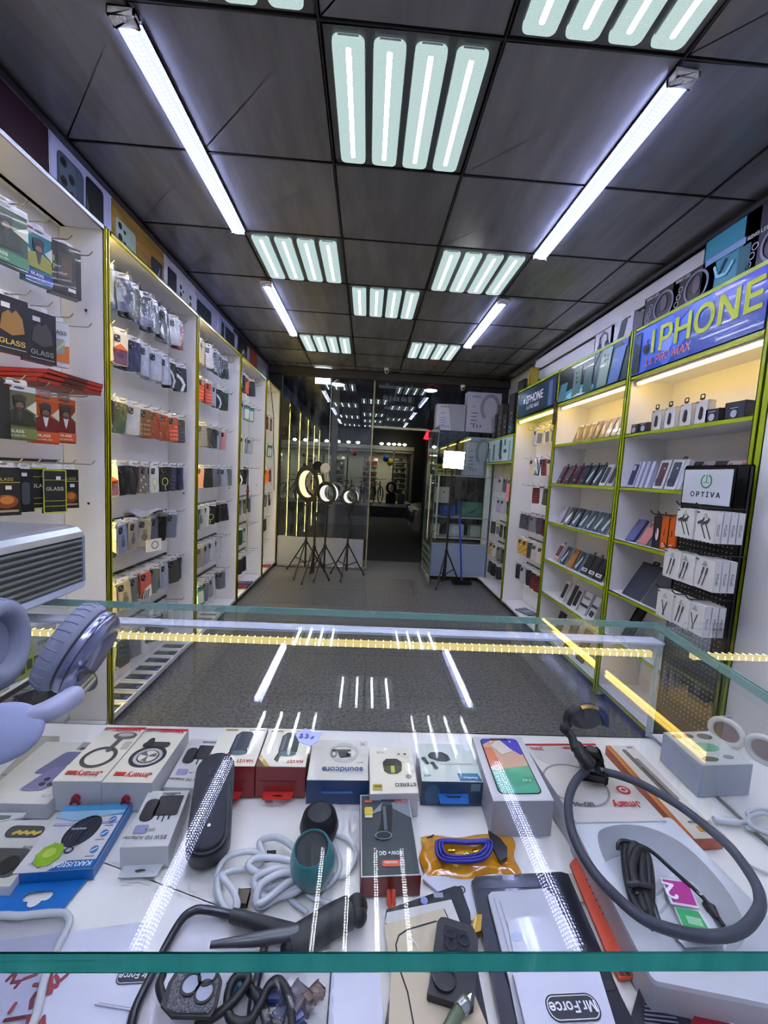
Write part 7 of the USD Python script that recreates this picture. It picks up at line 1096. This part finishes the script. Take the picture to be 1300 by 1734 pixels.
# torn note on the glass above the speaker cartons
pz = [at(*p_, z=ZG+.001) for p_ in ((500, 1243), (517, 1233), (530, 1239), (545, 1240), (536, 1256), (525, 1263), (506, 1256))]; c = np.mean(pz, 0)
t = thing('torn_note', 'torn bluish scrap of printed paper stuck on the glass', 'paper scrap', (c[0], c[1], ZG+.0003)); MB().poly(Polygon([p_[:2]-c[:2] for p_ in pz]), 0, .0006).build('paper', P(S(180, 190, 232), .5), t); m_ = MB()
for k in range(5): m_.poly(affinity.rotate(rrect(.005, .003, .001, 2, -.008+.006*(k % 3), -.002+.004*(k//3)), 30*k), .0006, .0008)
m_.build('print', P(S(90, 100, 170)), t)
# ================================================================ ON THE GLASS: ribbed appliance and headphones
t = thing('ribbed_appliance', 'silver appliance with dark horizontal ribs standing on the counter at the left', 'appliance', (-.58, 0, ZG+.0004)); SIL = P((.50, .56, .64), .28, metal=.75); y0, y1 = .28, .856
prof = Polygon([(-.40, .018), (-.004, .018), (0, .024), (0, .120), (-.004, .132), (-.014, .141), (-.03, .1445), (-.40, .1445)])
def prism_y(pg, a, b): return MB().poly(pg, 0, b-a, frame((0, b, 0), (1, 0, 0), (0, 0, 1)))
prism_y(prof.buffer(-.0035), y0, y1-.004).build('core', P((.05, .055, .055), .5), t)
prism_y(Polygon([(-.40, .1215), (0, .1215), (-.004, .132), (-.014, .141), (-.03, .1445), (-.40, .1445)]), y0, y1).build('top_cover', SIL, t)
prism_y(Polygon([(-.40, 0.0), (-.03, 0.0), (-.0, .016), (0, .028), (-.40, .028)]), y0, y1-.002).build('white_base', P(S(190, 200, 222), .3), t)
for k in range(8): prism_y(Polygon([(-.02, .0305+k*.0114), (-.002, .0300+k*.0114), (.0008, .0335+k*.0114), (-.001, .0372+k*.0114), (-.02, .0362+k*.0114)]), y0, y1-.006).build('rib', P(S(116, 122, 118), .35, metal=.4), t)
prism_y(Polygon([(-.006, .028), (.0005, .028), (.0005, .122), (-.006, .122)]), y1-.007, y1).build('end_frame', P(S(170, 185, 205), .3, metal=.5), t)
# headphones
HB = P(S(168, 172, 198), .4, metal=.1); CUSH = P(S(134, 140, 160), .75); PLATE = P(S(150, 154, 186), .2, metal=.85)
t = thing('headphones', 'blue-grey over-ear headphones with a shiny metal ear cup, lying on the glass at the left', 'headphones', (0, 0, ZG+.0005))
def deep(px, py, dep):
    d = np.array([px-W/2, H/2-py, FPX]) @ CR; return CAM + d*dep/FPX - np.array([0, 0, ZG])
def cup_frame(c_, upv, nrm):
    upv = np.array(upv)/np.linalg.norm(upv); nrm = np.array(nrm, float); nrm -= upv*(nrm@upv); nrm /= np.linalg.norm(nrm)
    F = np.eye(4); F[:3, 0] = np.cross(upv, nrm); F[:3, 1] = upv; F[:3, 2] = nrm; F[:3, 3] = c_; return F
def cup(Fc, g=1.0):
    Fc = Fc @ np.diag([g, g, g, 1]); sc2 = Fc @ np.diag([.050, .061, 1, 1])
    MB().lathe([(0, .026), (.55, .0255), (.80, .022), (.94, .015), (1.0, .006), (1.0, -.002), (.98, -.004)], 40, sc2).build('ear_shell', PLATE, t, 60); MB().lathe([(1.0, .0075), (1.012, .0068), (1.0, .006)], 40, sc2).lathe([(.98, -.004), (1.0, -.006), (.98, -.008)], 40, sc2).build('seam_ring', DARK, t, 60)
    MB().lathe([(.98, -.006), (1.05, -.012), (1.07, -.022), (.98, -.034), (.76, -.038), (.62, -.030), (.55, -.018), (0, -.016)], 40, sc2).build('cushion', CUSH, t, 60)
    m = MB()
    for k in range(30):
        v = 2*math.pi*k/30; e = np.array([.050*math.cos(v), .061*math.sin(v), 0])
        m.tube([e*1.055+np.array([0, 0, -.015]), e*1.068+np.array([0, 0, -.022]), e*.99+np.array([0, 0, -.0335])], .0010, 5, Fc)
    m.build('crease', P(S(112, 120, 146), .75), t)
c_ = deep(143, 1102, .498); cup(cup_frame(c_, (.38, .35, .88), (.89, .13, -.40)), .84)
cup(cup_frame(deep(-34, 1096, .478), (-.2, .42, .8), (-.9, -.1, -.1)), .84)
s0, s1 = deep(150, 1152, .462), deep(128, 1176, .415); MB().cyl(s0, s1, .0072, 16).build('chrome_stem', CHROME, t, 50)
MB().lathe([(.008, 0), (.0125, .0), (.0125, .003), (.008, .003)], 20, frame(s0, (0, 1, 0), tuple(np.cross(s0-s1, (0, 1, 0))))).build('stem_socket', DARK, t, 50)
bs = spline([s1, deep(112, 1188, .400), deep(84, 1204, .388), deep(50, 1216, .382), deep(10, 1228, .378), deep(-50, 1232, .380), deep(-120, 1200, .40)], 6)
MB().tube(bs, np.interp(np.arange(len(bs)), [0, 3, 12, 20, 36], [.0085, .0105, .0105, .009, .0095]), 14).build('headband_frame', HB, t, 60)
MB().sphere((0, 0, 0), 1.0, 3, (.041, .027, .011), frame(deep(-6, 1244, .372), (1, .05, .12), (-.1, .6, .75))).build('mesh_canopy', P(S(146, 154, 188), .6), t, True)
